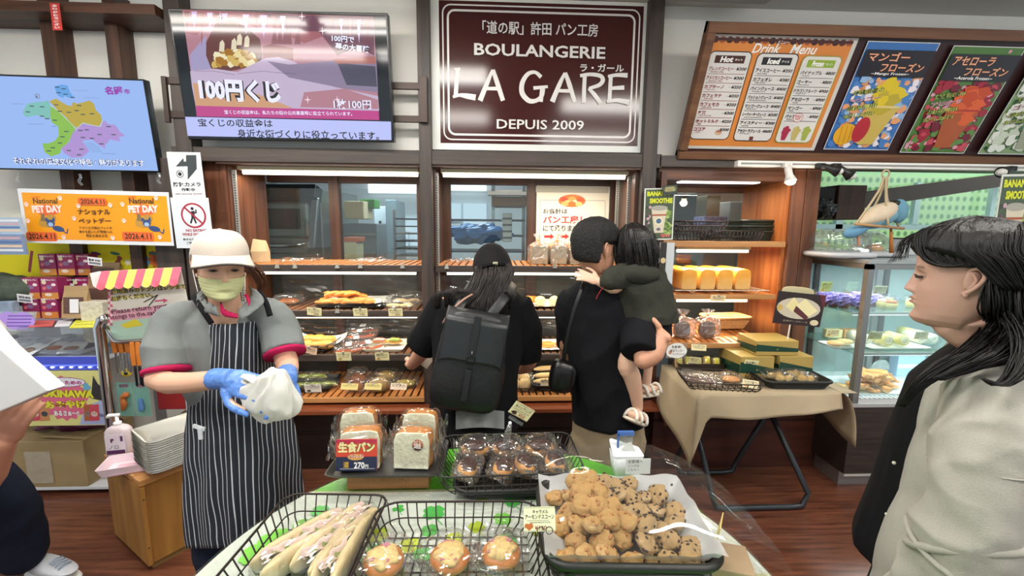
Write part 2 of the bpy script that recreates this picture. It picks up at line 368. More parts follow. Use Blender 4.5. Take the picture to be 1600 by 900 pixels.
# oven, seen through the first pane
c = W(448, 345, 3.75)
t = thing('baking_oven', 'large stainless steel deck oven behind the leftmost glass pane', 'oven', (c.x-.1, 3.95, 0), (0, 0, R(-8)))
ST = M('#8c918f', .28, .9, bump=.05, bs=20); DK = M('#24282a', .3, .5)
obj('cabinet', MB().box((0, .25, .95), (.78, .7, 1.9)), ST, t, bevel=.01)
obj('top_hood', MB().box((0, -.15, 1.86), (.80, .12, .12), mat=Matrix.Rotation(R(-20), 3, 'X')), DK, t, bevel=.01)
obj('door_frame', MB().box((0, -.13, 1.64), (.60, .05, .30)), M('#8d9392', .3, .6), t, bevel=.02)
obj('door_window', MB().box((0, -.16, 1.65), (.46, .01, .17)), M('#1c2022', .1), t, bevel=.01)
for sx in (-1, 1):
    obj('side_strut', MB().box((sx*.35, -.16, 1.62), (.06, .03, .42), mat=Matrix.Rotation(R(8*sx), 3, 'Y')), M('#b5c1c6', .25, .9), t, bevel=.01)
obj('handle', MB().tube([(-.28, -.2, 1.45), (-.2, -.24, 1.43), (.2, -.24, 1.43), (.28, -.2, 1.45)], .018, sub=4), CHROME, t, True)
obj('lower_door', MB().box((0, -.12, 1.24), (.72, .04, .24)), ST, t, bevel=.01)
obj('cable', MB().tube([(-.2, -.2, 1.85), (-.1, -.24, 1.74), (.0, -.22, 1.84)], .008, sub=5), BLACK, t, True)
def kbox(name, label, cat, x0, x1, ya, yb, Y, dep, mat, parts=None):
    b_ = MB(); fb(b_, x0, x1, ya, yb, Y, Y+dep); o = obj(name, b_, mat, bevel=.008); tag(o, label, cat); return o
o = kbox('flour_sack', 'pale paper flour sack standing on the kitchen rack', 'sack', 538, 568, 314, 342, 4.0, .3, M('#cdbd96', .8, bump=.4, bs=8))
o = kbox('green_cloth', 'green folded cloth on top of the kitchen shelf', 'cloth', 562, 585, 311, 325, 4.15, .2, M('#3f8a3a', .9, bump=.5, bs=10))
rk = thing('kitchen_shelf_unit', 'grey steel shelf unit behind the second glass pane', 'shelving', (W(560, 380, 4.1).x, 4.1, 0))
obj('frame', MB().b2(-.2, .17, 0, .4, 0, 1.62), M('#6d7a80', .4, .4), rk, bevel=.01)
for i in range(4): obj('shelf_board', MB().b2(-.19, .16, -.03, 0, 1.0+i*.17, 1.02+i*.17), STEEL, rk)
o = kbox('cloth_bundle', 'crumpled pale sack with an orange band low in the second pane', 'sack', 537, 562, 378, 655, 3.55, .2, M('#b9b28c', .85, bump=.5, bs=8)); obj('orange_band', fb(MB(), 537, 559, 371, 378, 3.55, 3.75), M('#b5552a', .8), o)
dr = struct('door_1', fb(MB(), 585, 605, 322, 402, 5.2, 5.25), M('#dfeaf0', .5), bevel=.01); obj('door_handle', fb(MB(), 592, 595, 345, 356, 5.17, 5.2), DK, dr)
cb = kbox('refrigerator', 'tall grey refrigerator beside the white kitchen door', 'refrigerator', 606, 622, 312, 575, 4.9, .5, M('#88999f', .4, .3))
rk = thing('tray_trolley', 'tall steel trolley of baking trays behind the second pane', 'trolley', (W(650, 380, 4.2).x, 4.2, 0))
for sx in (-.2, .2): obj('upright', MB().b2(sx-.012, sx+.012, 0, .03, 0, 1.75), STEEL, rk)
for i in range(9): obj('tray', MB().b2(-.2, .2, 0, .45, 1.1+i*.07, 1.112+i*.07), DK if i % 3 else STEEL, rk)
# bright kitchen windows
for i, (x0, x1, ya, yb) in enumerate(((575, 662, 277, 302), (700, 760, 277, 298), (1110, 1165, 300, 330))):
    struct('window_%d' % (7+i), fb(MB(), x0, x1, ya, yb, 6.33, 6.36), M('#f2fbff', .5, e=1.5))
for i, (x0, x1, ya, yb) in enumerate(((620, 641, 340, 362), (620, 637, 366, 386), (700, 720, 318, 345), (640, 655, 340, 386), (724, 760, 318, 350))):
    struct('window_%d' % (10+i), fb(MB(), x0, x1, ya, yb, 6.33, 6.36), M('#cfe6f5', .5, e=1.0))
# third pane: shelves, carton, blue film
rk = thing('storage_rack', 'steel storage rack with blue plastic behind the third pane', 'shelving', (W(760, 380, 3.9).x, 3.9, 0))
for sx in (-.33, .06, .33): obj('upright', MB().b2(sx-.015, sx+.015, 0, .03, 0, 2.0), M('#aab4b8', .3, .6), rk)
for i in range(6): obj('shelf_board', MB().b2(-.34, .34, 0, .4, .95+i*.14, .965+i*.14), M('#3c4448', .5), rk)
def lump(v, d, a=.18, s=9): return v*(1+a*noise.noise(v*s+V(3, 1, 2)))
cc = W(745, 365, 3.85)
o = obj('blue_plastic_bundle', MB().ell((0, 0, 0), (.25, .14, .085), 28, 18, lambda v, d: lump(v, d, .5, 14)), M('#2f6fb0', .15, bump=.6, bs=20), loc=cc, smooth=False); tag(o, 'crumpled blue plastic sheeting heaped on the storage rack', 'plastic sheet')
o = kbox('cardboard_carton', 'flat brown cardboard carton on the rack behind the third pane', 'box', 768, 823, 307, 322, 3.75, .4, M('#9a7550', .8))
obj('lid_flap', MB().box(W(795, 304, 3.7)+V(0, .1, .02), (.34, .3, .008), mat=Matrix.Rotation(R(12), 3, 'X')), M('#6f5339', .8), o)
o = kbox('white_box_stack', 'white boxes stacked behind the third pane', 'box', 785, 800, 333, 378, 3.7, .2, M('#d5dcdc', .6))
for i in range(4): obj('box_gap', fb(MB(), 785, 800, 340+i*10, 343+i*10, 3.695, 3.70), M('#5a6468'), o)
# kitchen stuff behind cabinet C
o = kbox('kraft_carton', 'brown carton behind the window above the wire baskets', 'box', 1104, 1125, 305, 352, 3.9, .25, M('#8d7a55', .8))
o = kbox('dark_cupboard', 'dark grey cupboard behind the window by the third post', 'cupboard', 1055, 1088, 300, 352, 3.9, .3, M('#3d423c', .6))
o = kbox('white_carton', 'white carton tilted behind the window of the wooden cabinet', 'box', 1140, 1162, 315, 352, 3.9, .2, M('#d9d6cf', .6))
o = kbox('kitchen_cupboard', 'long low dark kitchen cupboard carrying cartons behind the wooden cabinet window', 'cupboard', 1040, 1150, 353, 900, 3.66, .6, M('#6a6f70', .5))
o = kbox('orange_crate', 'orange plastic crate behind the loaves', 'crate', 1061, 1080, 398, 412, 3.6, .2, M('#c8602a', .5))
o = kbox('purple_sacks', 'purple and white packets piled in the kitchen behind the baskets', 'packets', 1100, 1137, 338, 352, 3.66, .2, M('#8e86b0', .5, var=.5, bs=40, bump=.6))
# ------------------------------------------------------------ ceiling fixtures
for i, (x, y) in enumerate(LAMPS):
    t = thing('ceiling_lamp', ['twin tube ceiling lamp in front of the bakery sign', 'twin tube ceiling lamp over the scone basket', 'twin tube ceiling lamp in front of the televisions', 'twin tube ceiling lamp by the drink menu', 'twin tube ceiling lamp above the round table', 'rear ceiling lamp behind the camera right', 'far right rear ceiling lamp', 'twin tube ceiling lamp over the low wooden cabinet'][i], 'lamp', (x, y, CEIL))
    obj('housing', MB().b2(-.64, .64, -.08, .08, -.05, 0), M('#e8e8e6', .4), t, bevel=.005)
    for s in (-1, 1): obj('tube', MB().tube([(-.6, s*.045, -.075), (.6, s*.045, -.075)], .014, 10), M('#fff8ee', .3, e=24), t)
a, b_ = W(1052, 3, 2.6), W(1196, 8, 2.6); trim(MB().b2(a.x, b_.x, 2.2, 2.6, a.z, CEIL-.001), M('#a9a9a6', .5), bevel=.004)
# cabinet tube lights
EM = M('#fff6e0', .4, e=5); EMC = M('#ffeec8', .4, e=4)
for i, (a, b_) in enumerate(((-1.57, -.47), (-.33, .86))):
    t = thing('strip_lamp', ['long strip lamp over the left bread cabinet', 'long strip lamp over the middle bread cabinet'][i], 'lamp', ((a+b_)/2, 2.86, 1.955))
    L = b_-a
    obj('housing', MB().b2(-L/2, L/2, -.05, .05, -.02, 0), M('#d8cfae', .5), t); obj('tube', MB().tube([(-L/2+.01, 0, -.03), (L/2-.01, 0, -.03)], .015, 10), EM, t)
    area(((a+b_)/2, 2.9, 1.915), L, .05, 8, (1, .9, .72))
c = W(1122, 281, 2.85)
t = thing('wall_lamp', 'short white tube lamp over the wooden cabinet of baskets', 'lamp', c)
obj('housing', MB().b2(-.27, .27, -.04, .04, .0, .045), M('#dedede', .4), t, bevel=.02); obj('diffuser', MB().b2(-.265, .265, -.042, .038, -.022, 0), M('#fff8ea', .4, e=4), t, bevel=.01)
area((c.x, 2.87, c.z-.04), .5, .06, 4)
# ------------------------------------------------------------ track rail + spots
t = thing('track_rail', 'white metal lighting rail under the drink menu', 'rail', (0, 0, 0))
a, b_ = W(1150, 256, 2.62), W(1640, 268, 2.62)
obj('rail', MB().b2(a.x, b_.x+.6, 2.60, 2.64, a.z-.018, a.z+.018), M('#e4e4e0', .4), t, bevel=.003); obj('groove', MB().b2(a.x+.02, b_.x+.6, 2.597, 2.60, a.z-.005, a.z+.005), M('#8c8c88', .5), t)
zr = a.z
def spot(px, py, label, dark, on, ang):
    p = W(px, py, 2.58); t = thing('spotlight', label, 'lamp', (p.x, 2.58, zr-.01)); m = BLACK if dark else M('#e9e6e0', .4)
    d = V(math.sin(ang), -.3, -math.cos(ang)).normalized(); q = V(0, 0, -.0)
    obj('bracket', MB().box((0, 0, 0), (.05, .03, .03)), m, t, bevel=.005)
    obj('body', MB().tube([q, q+d*.035, q+d*.06, q+d*.10], [.018, .02, .02, .034], 14), m, t, True)
    obj('bulb', MB().ell(q+d*.10, (.028, .028, .022), 14, 8), M('#fff3d0', .3, e=14 if on else .0) if on else M('#d8d8d4', .3), t, True)
    if on:
        l = bpy.data.lights.new('spot_bulb', 'POINT'); l.energy = 3; l.color = (1, .85, .6); l.shadow_soft_size = .03
        o = bpy.data.objects.new('spot_bulb', l); COL.objects.link(o); o.location = V(p.x, 2.58, zr-.01)+d*.15
spot(1230, 258, 'white spotlight, lit, on the rail beside the wooden post', False, True, .1)
spot(1282, 257, 'black spotlight aimed right at the start of the right opening', True, False, 1.2)
spot(1306, 262, 'white capped black spotlight, next right of the wooden post', True, False, .9)
spot(1580, 264, 'black spotlight above the right smoothie poster', True, False, -1.3)
# ============================================================ helpers for shop goods
def breadmat(top, low, name='baked_crust', r=.45, bs=30, bump=.25):
    k = ('bread', top, low)
    if k in _m: return _m[k]
    m = bpy.data.materials.new(name); m.use_nodes = True; nt = m.node_tree; b = nt.nodes['Principled BSDF']
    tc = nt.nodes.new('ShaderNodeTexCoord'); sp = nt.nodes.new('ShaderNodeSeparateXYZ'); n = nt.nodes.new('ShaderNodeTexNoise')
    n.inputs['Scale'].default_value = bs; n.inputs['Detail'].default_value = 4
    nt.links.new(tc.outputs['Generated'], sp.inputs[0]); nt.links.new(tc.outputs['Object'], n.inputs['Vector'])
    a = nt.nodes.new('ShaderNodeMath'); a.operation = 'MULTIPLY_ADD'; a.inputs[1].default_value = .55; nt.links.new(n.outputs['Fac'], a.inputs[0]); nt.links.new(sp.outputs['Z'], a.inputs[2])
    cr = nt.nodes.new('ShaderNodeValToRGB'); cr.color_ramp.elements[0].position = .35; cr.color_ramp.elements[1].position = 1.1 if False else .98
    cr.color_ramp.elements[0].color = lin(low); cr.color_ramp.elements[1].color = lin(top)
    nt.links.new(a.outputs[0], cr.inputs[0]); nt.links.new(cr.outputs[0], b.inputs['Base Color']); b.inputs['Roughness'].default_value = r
    bp = nt.nodes.new('ShaderNodeBump'); bp.inputs['Strength'].default_value = bump; bp.inputs['Distance'].default_value = .004
    nt.links.new(n.outputs['Fac'], bp.inputs['Height']); nt.links.new(bp.outputs[0], b.inputs['Normal']); _m[k] = m; return m
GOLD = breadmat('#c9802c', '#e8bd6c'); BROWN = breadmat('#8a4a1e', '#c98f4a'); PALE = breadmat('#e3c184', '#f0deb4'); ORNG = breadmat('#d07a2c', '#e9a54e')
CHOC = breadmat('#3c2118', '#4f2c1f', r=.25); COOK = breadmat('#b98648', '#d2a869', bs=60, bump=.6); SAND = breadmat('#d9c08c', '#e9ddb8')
MESH = {}
def bread_mesh(kind):
    if kind in MESH: return MESH[kind]
    mb = MB(); mat = GOLD
    if kind == 'roll': mb.ell((0, 0, .35), (1, .68, .45), 20, 12, lambda v, d: v*(1+.06*noise.noise(v*2)))
    elif kind == 'ball': mb.ell((0, 0, .4), (1, 1, .55), 20, 12, lambda v, d: v*(1+.05*noise.noise(v*2.5)))
    elif kind == 'cream':   # pale bun with a brown cross band
        mb.ell((0, 0, .5), (1, .8, .6), 20, 12, lambda v, d: v*(1+.09*math.cos(d.x*9)*(d.z > 0))); mat = ORNG
    elif kind == 'twist':
        mat = ORNG
        for s in (0, math.pi):
            mb.tube([(t*2-1, .22*math.sin(t*9+s), .3+.18*math.cos(t*9+s)) for t in [i/16 for i in range(17)]], [.1]+[.26]*15+[.1], 8, rnd=True)
    elif kind == 'long': mb.tube([(-1, 0, .22), (-.5, 0, .26), (.5, 0, .26), (1, 0, .22)], [.12, .26, .26, .12], 12, 3, rnd=True)
    elif kind == 'flat': mb.ell((0, 0, .3), (1, .85, .32), 20, 10, lambda v, d: v*(1+.1*noise.noise(v*4))); mat = BROWN
    elif kind == 'curl':
        mat = ORNG; mb.tube([(math.cos(t)*(.62-.05*t/2), math.sin(t)*(.5-.04*t/2), .22+.05*t/3) for t in [i*.4 for i in range(22)]], .2, 8, rnd=True)
    elif kind == 'donut': mb.loft([[V((.65+.32*math.cos(b))*math.cos(a), (.65+.32*math.cos(b))*math.sin(a), .3+.3*math.sin(b)) for b in [2*math.pi*j/8 for j in range(8)]] for a in [2*math.pi*i/18 for i in range(19)]], False); mat = ORNG
    elif kind == 'lumpy': mb.ell((0, 0, .45), (1, .8, .5), 22, 14, lambda v, d: v*(1+.28*noise.noise(v*2.6))); mat = COOK
    me = mesh_of(kind, mb, mat, True); MESH[kind] = me; return me
def bread(name, label, loc, size, kind='roll', rz=0, mat=None, group=None, parent=None, tilt=0):
    me = bread_mesh(kind)
    if mat is not None:
        k = (kind, mat.name)
        if k not in MESH: m2 = me.copy(); m2.materials[0] = mat; MESH[k] = m2
        me = MESH[k]
    o = bpy.data.objects.new(name, me); COL.objects.link(o); o.location = loc; o.scale = size if hasattr(size, '__len__') else (size,)*3; o.rotation_euler = (tilt, 0, rz)
    if parent is not None: o.parent = parent
    else: tag(o, label, 'bread', group)
    return o
def wrap_mesh(sx, sy, sz, seed, knot=False, wing=True, mat=FILM):
    """crumpled film bag around a load of size sx,sy,sz standing on z=0, optional flattened corner wings"""
    mb = MB(); s = V(seed*3.1, seed*1.7, 0)
    def fn(v, d):
        q = V(v.x/sx, v.y/sy, v.z/sz)
        w = .10*noise.noise(q*3+s)+.07*noise.noise(q*8+s)+.04*noise.noise(q*16+s)
        return v*(1+w)
    mb.ell((0, 0, sz*.5), (sx*.56, sy*.56, sz*.53), 40, 26, fn, pw=.55)
    if wing:
        for sg in (-1, 1):
            mb.grid(lambda u, v: V(sg*(sx*.45+sx*.28*u), (v-.5)*sy*(.6+.3*u)+.3*sy*noise.noise(V(u*5, v*5, seed)), sz*(.5+.5*(v-.4)*u+.3*noise.noise(V(u*7+seed, v*7, sg)))), 8, 14)
    if knot:
        zt = sz*1.0
        mb.lathe([(sx*.35, zt*.92), (sx*.12, zt*1.08), (sx*.06, zt*1.14), (sx*.15, zt*1.24), (sx*.28, zt*1.42)], n=18, cap=False)
        a = len(mb.v)-18*5
        for i in range(a, len(mb.v)):
            x, y, z = mb.v[i]; w = 1+.35*math.sin(i*2.4)+.2*noise.noise(V(i, seed, 0)); mb.v[i] = (x*w, y*w, z)
    return mesh_of('wrapper', mb, mat, False)
def pack(name, label, cat, loc, size, kind, n=1, rz=0, mat=None, group=None, seed=1, knot=False, wing=True, tilt=0):
    """a bread (or n of them) inside a clear bag"""
    t = thing(name, label, cat, loc, (tilt, 0, rz), group); sx, sy, sz = size
    for i in range(n):
        c = (0, 0, .004) if n == 1 else ((i % 2-.5)*sx*.45, (i//2-.5)*sy*.3, .004+.2*sz*(i//2))
        k = 1 if n == 1 else .55
        bread('bread', '', c, (sx*.45*k, sy*.45*k if n > 1 else sx*.45, sz*.9*(1 if n == 1 else .8)), kind, rz=i*.6, mat=mat, parent=t)
    obj('wrapper', wrap_mesh(sx, sy, sz, seed, knot, wing), None, t)
    return t
def rrect(w, d, r, z=0, n=5):
    pts = []
    for cx, cy, a in ((w/2-r, d/2-r, 0), (-w/2+r, d/2-r, 90), (-w/2+r, -d/2+r, 180), (w/2-r, -d/2+r, 270)):
        for k in range(n+1): t = R(a+90*k/n); pts.append(V(cx+r*math.cos(t), cy+r*math.sin(t), z))
    return pts
def wire_basket(label, loc, w, d, h, rz=0, nx=8, ny=7, taper=.8, r=.0022, mat=WIRE, group=None, tilt=0, rim_r=None):
    t = thing('wire_basket', label, 'basket', loc, (tilt, 0, rz), group)
    p = rrect(w, d, min(w, d)*.14, h); mb = MB(); mb.tube(p+[p[0], p[1]], rim_r or r*1.5, 6); obj('rim', mb, mat, t, True)
    mb = MB(); kw = taper
    for i in range(nx):
        x = (i+.5)/nx*2-1; x *= .97; mb.tube([(x*w/2*1.0, -d/2, h), (x*w/2*(kw+.1), -d/2*(kw+.06), h*.25), (x*w/2*kw, -d/2*kw, 0), (x*w/2*kw, d/2*kw, 0), (x*w/2*(kw+.1), d/2*(kw+.06), h*.25), (x*w/2, d/2, h)], r, 5)
    for i in range(ny):
        y = (i+.5)/ny*2-1; y *= .97; mb.tube([(-w/2, y*d/2, h), (-w/2*(kw+.06), y*d/2*(kw+.1), h*.25), (-w/2*kw, y*d/2*kw, 0), (w/2*kw, y*d/2*kw, 0), (w/2*(kw+.06), y*d/2*(kw+.1), h*.25), (w/2, y*d/2, h)], r, 5)
    p = rrect(w*(kw+.09), d*(kw+.09), min(w, d)*.12, h*.45); mb.tube(p+[p[0], p[1]], r, 5)
    o = obj('wire_grid', mb, mat, t, True); return t
def woven_basket(label, loc, w, d, h, rz=0, mat=BLACK, group=None, name='woven_basket', taper=.86, rimr=.008, rows=None):
    t = thing(name, label, 'basket', loc, (0, 0, rz), group); rows = rows or int(h/.008)
    rings = []; c = min(w, d)*.18
    for i in range(rows*2+1):
        k = i/(rows*2); s = taper+(1-taper)*k; bul = .003 if i % 2 else 0
        p = rrect(w*s+bul*2, d*s+bul*2, c, h*k, 8); q = []
        for j, v in enumerate(p):
            f = 1+(.012 if (j+(i//2)) % 2 else 0); q.append(V(v.x*f, v.y*f, v.z))
        rings.append(q)
    inner = [[V(v.x*.955, v.y*.955, v.z) for v in rings[-1]], [V(v.x*.93, v.y*.93, max(.004, v.z)) for v in rings[0]]]
    mb = MB(); mb.loft(rings+inner, True); obj('woven_side', mb, mat, t, False)
    p = rrect(w*1.01, d*1.01, c, h, 8); obj('rim', MB().tube(p+[p[0], p[1]], rimr, 8), mat, t, True); return t
def tray(label, loc, w, d, h, mat, rz=0, name='tray', flare=1.12, cat='tray', group=None, r=.03, th=.003):
    mb = MB(); a = rrect(w/flare, d/flare, r, 0); b_ = rrect(w, d, r*1.1, h); c = rrect(w-th*2, d-th*2, r*1.1, h); e = rrect(w/flare-th*2, d/flare-th*2, r, th)
    mb.loft([a, b_, c, e], True); o = obj(name, mb, mat, None, False, loc=loc, rot=(0, 0, rz), bevel=0); tag(o, label, cat, group); return o
NC = [0]
def card(px, py, Y, wp, hp, title, label, tint='#efe8b4', sub='', price='', rot=0, lean=.2, ink=INK, clip=True, pic=None, yaw=0, group=None, scal=False, price_col=None):
    c = W(px, py, Y); w, h = wp*Y/F, hp*Y/F*1.0
    t, b_ = board('price_card', label, 'price card', c, w, h, M(tint, .6), 100, 60, rot=(yaw, lean, rot), thick=.0015, group=group, part='card')
    if title: b_.text(title, 10, 8, 90, 26, ink, .015)
    b_.line([(10, 31), (90, 31)], 2, M('#7d7a4a', .6))
    if sub: b_.text(sub, 22, 35, 78, 40, M('#5a5638', .6), .01)
    if price: b_.text(price, 48, 42, 80, 54, price_col or M('#7a3a1c', .6), .02)
    if pic: b_.oval(24, 48, 13, 8, M(pic, .6), wob=.2)
    if scal:
        for i in range(14): b_.oval(6+i*6.8, 3, 1.8, 1.8, M('#4a463a')); b_.oval(6+i*6.8, 57, 1.8, 1.8, M('#4a463a'))
    b_.done('print')
    if clip: obj('clip', MB().box((0, h*.5, .002), (w*.12, h*.22, .006)).tube([(-w*.05, h*.55, 0), (0, h*.75, 0), (w*.05, h*.55, 0)], .0008, 5), M('#c8c8c0', .3, .7), t)
    return t, b_
def shelf(name, label, x0, x1, y0, y1, z, slats=True, pitch=.046, mat=SLAT, rail=DWX, rail_h=.035, tilt=0, cat='shelf'):
    t = thing(name, label, cat, ((x0+x1)/2, y0, z), (tilt, 0, 0)); w = x1-x0; d = y1-y0
    obj('front_rail', MB().b2(-w/2, w/2, -.012, .012, -rail_h, .001), rail, t, bevel=.002)
    obj('support_board', MB().b2(-w/2, w/2, .012, d, -.022, -.014), M('#3a2418', .6), t)
    if slats:
        n = int(w/pitch); sm = mesh_of('slat', MB().b2(-pitch*.36, pitch*.36, .012, d, -.012, 0), mat)
        for i in range(n): obj('slat', sm, None, t, loc=(-w/2+(i+.5)*w/n, 0, 0))
    else: obj('board', MB().b2(-w/2, w/2, .012, d, -.013, 0), mat, t)
    return t
AX0, AX1, BX0, BX1 = -1.60, -.44, -.36, .89
Zs = [1.355, 1.068, .782, .51]
NM = ['top', 'second', 'third', 'bottom']
for i, z in enumerate(Zs):
    lo = i == 3
    for s, (a, b_) in enumerate(((AX0, AX1), (BX0, BX1))):
        shelf('slatted_shelf', '%s wooden slatted shelf of the %s bread cabinet' % (NM[i], ['left', 'middle'][s]), a, b_, 2.74 if not lo else 2.70, BY-.01, z, rail=OAK if lo else DWX, rail_h=.03 if lo else .04, mat=SLAT if i in (0, 3) else wood('#5a3a26', '#7d5538', 'Y', 6, .4))
        if i in (0, 1):
            L = b_-a
            t = thing('strip_lamp', 'thin strip lamp under the %s shelf of the %s bread cabinet' % (NM[i], ['left', 'middle'][s]), 'lamp', ((a+b_)/2, 2.83, z-.045))
            obj('housing', MB().b2(-L/2+.05, L/2-.05, -.012, .012, -.005, .02), M('#d8d4c4', .4), t); obj('tube', MB().tube([(-L/2+.06, 0, -.014), (L/2-.06, 0, -.014)], .008, 8), EM, t)
            area(((a+b_)/2, 2.86, z-.065), L*.9, .02, 4.5, (1, .92, .78))
        elif i == 2: area(((a+b_)/2, 2.86, z-.05), (b_-a)*.9, .02, 1.5, (1, .92, .78))
t = thing('counter_ledge', 'reddish brown ledge running under the bottom bread shelves', 'ledge', (0, 0, 0))
obj('board', MB().b2(-1.9, 1.14, 2.60, 2.74, .437, .462), wood('#7a3b22', '#9a5432', 'X', 5, .35), t, bevel=.003)
obj('bracket', MB().b2(1.11, 1.135, 2.62, 2.74, .33, .436), RW, t, bevel=.003)
# ------------------------------------------------------------ left cabinet goods
def on(px, py, Y, z): v = W(px, py, Y); return V(v.x, Y, z)
z1, z2, z3, z4 = [z+.001 for z in Zs]
# top shelf: film sheets + clips + kraft bag
def sheet(name, label, px, Y, z, w, d, h, rz, mat=FILM, seed=1, cat='plastic film'):
    mb = MB(); mb.grid(lambda u, v: V((u-.5)*w, (v-.5)*d, h*(.5+.5*noise.noise(V(u*4+seed, v*4, seed)))+.4*h*noise.noise(V(u*11, v*9, seed))), 18, 14)
    o = obj(name, mb, mat, loc=V(W(px, 405, Y).x, Y, z+.004), rot=(0, 0, rz)); tag(o, label, cat); return o
sheet('film_sheet', 'crumpled clear film lying on the top left shelf near the oven pane', 470, 2.92, z1, .26, .2, .03, .2, seed=2)
sheet('film_sheet', 'clear film sheet on the top shelf under the pane with the white door', 578, 2.95, z1, .22, .25, .03, -.3, seed=3)
sheet('film_sheet', 'white printed film lying on the top middle shelf behind the black cap', 728, 2.95, z1, .24, .2, .03, .3, seed=5)
kb = W(408, 402, 2.95)
o = obj('paper_bag', MB().loft([[V(-.045, -.02, 0), V(.045, -.02, 0), V(.045, .03, 0), V(-.045, .03, 0)], [V(-.05, -.03, .07), V(.045, -.02, .07), V(.045, .03, .07), V(-.05, .03, .07)], [V(-.045, .0, .15), V(.035, .0, .14), V(.035, .01, .14), V(-.045, .01, .15)]]), M('#cdb58e', .8, bump=.3, bs=14), loc=(kb.x, 2.95, z1)); tag(o, 'small kraft paper bag standing on the top left shelf beside the cap', 'paper bag')
def hang(label, px0, px1, py0, py1, Y, seed):
    a = W(px0, py0, Y); b_ = W(px1, py1, Y)
    mb = MB(); mb.grid(lambda u, v: V(a.x+(b_.x-a.x)*u, Y+.015*noise.noise(V(u*7, v*5, seed))+.02*v, a.z+(b_.z-a.z)*v), 24, 12)
    o = obj('film_curtain', mb, film('#f4f6f6', .015, .12, .012, fr=.12)); tag(o, label, 'film curtain')
hang('clear film curtain hanging over the second shelf of the left cabinet', 440, 652, 430, 480, 2.735, 1)
hang('clear film curtain hanging over the third shelf of the left cabinet', 440, 652, 497, 522, 2.745, 2)
hang('clear film curtain hanging over the second shelf of the middle cabinet', 690, 905, 430, 465, 2.735, 3)
hang('clear film curtain hanging over the third shelf of the middle cabinet', 690, 905, 497, 520, 2.745, 4)
for px, py, wh in ((433, 416, 'furthest left on the top left shelf edge'), (461, 416, 'second from left on the top left shelf edge'), (527, 416, 'in the middle of the top left shelf edge'), (563, 416, 'next to the sheet of film on the top left shelf edge'), (629, 416, 'nearest the central post on the top left shelf edge'), (698, 417, 'on the top middle shelf edge beside the metal track'), (867, 416, 'on the top middle shelf edge below the bagged loaves'), (527, 486, 'between two cards on the second shelf edge')):
    c = W(px, py, 2.72); mb = MB(); mb.prism([(-.014, -.012), (.014, -.012), (.006, .012), (-.006, .012)], -.006, .006).tube([(-.008, .01, 0), (-.012, .03, 0), (-.004, .032, 0)], .0015, 5).tube([(.008, .01, 0), (.012, .03, 0), (.004, .032, 0)], .0015, 5)
    o = obj('binder_clip', mb, M('#c9c8bd', .3, .6), loc=c, rot=(R(90), 0, 0)); tag(o, 'small silver binder clip '+wh, 'clip')
# second shelf
PAPER = M('#efece2', .7)
def paper(label, px0, px1, Y0, Y1, z, curl=.012, mat=PAPER, rz=0):
    a, b_ = W(px0, 480, Y0).x, W(px1, 480, Y0).x
    mb = MB(); mb.grid(lambda u, v: V(a+(b_-a)*u, Y0+(Y1-Y0)*v, z+curl*(abs(2*u-1)**4+abs(2*v-1)**6)), 12, 8)
    o = obj('paper_liner', mb, mat, smooth=True); tag(o, label, 'paper'); return o
tray('dark metal tray of twisted pastries on the second left shelf', on(560, 480, 2.98, z2), .44, .40, .015, M('#4a4743', .4, .5))
paper('white liner paper under the twisted pastries', 500, 600, 2.82, 3.14, z2+.018)
for i, (px, dy, dz, rz) in enumerate(((508, 2.84, 0, .3), (528, 2.86, 0, -.1), (550, 2.86, 0, .2), (566, 2.88, 0, -.3), (515, 2.95, .0, .5), (540, 2.96, .02, .1), (560, 2.98, .02, -.2), (530, 2.9, .04, .1), (548, 2.92, .045, -.2))):
    bread('twisted_pastry', 'golden twisted pastry heaped on white paper, second shelf of the left cabinet', on(px, 480, dy, z2+.022+dz), (.085, .07, .055), 'twist' if i % 2 else 'curl', rz=rz, group='twisted pastries on the second shelf')
pack('bagged_bun', 'brown glazed bun in clear film, left end of the second shelf by the apron shoulder', 'bread', on(452, 480, 2.95, z2), (.15, .13, .07), 'flat', seed=3)
pack('bagged_bun', 'bagged pale flat breads at the right end of the second left shelf, front packet', 'bread', on(626, 480, 2.86, z2), (.19, .14, .055), 'flat', n=2, mat=PALE, seed=4)
pack('bagged_bun', 'bagged pale flat breads at the right end of the second left shelf, rear packet', 'bread', on(636, 480, 3.02, z2), (.19, .14, .08), 'long', n=2, mat=PALE, seed=5)
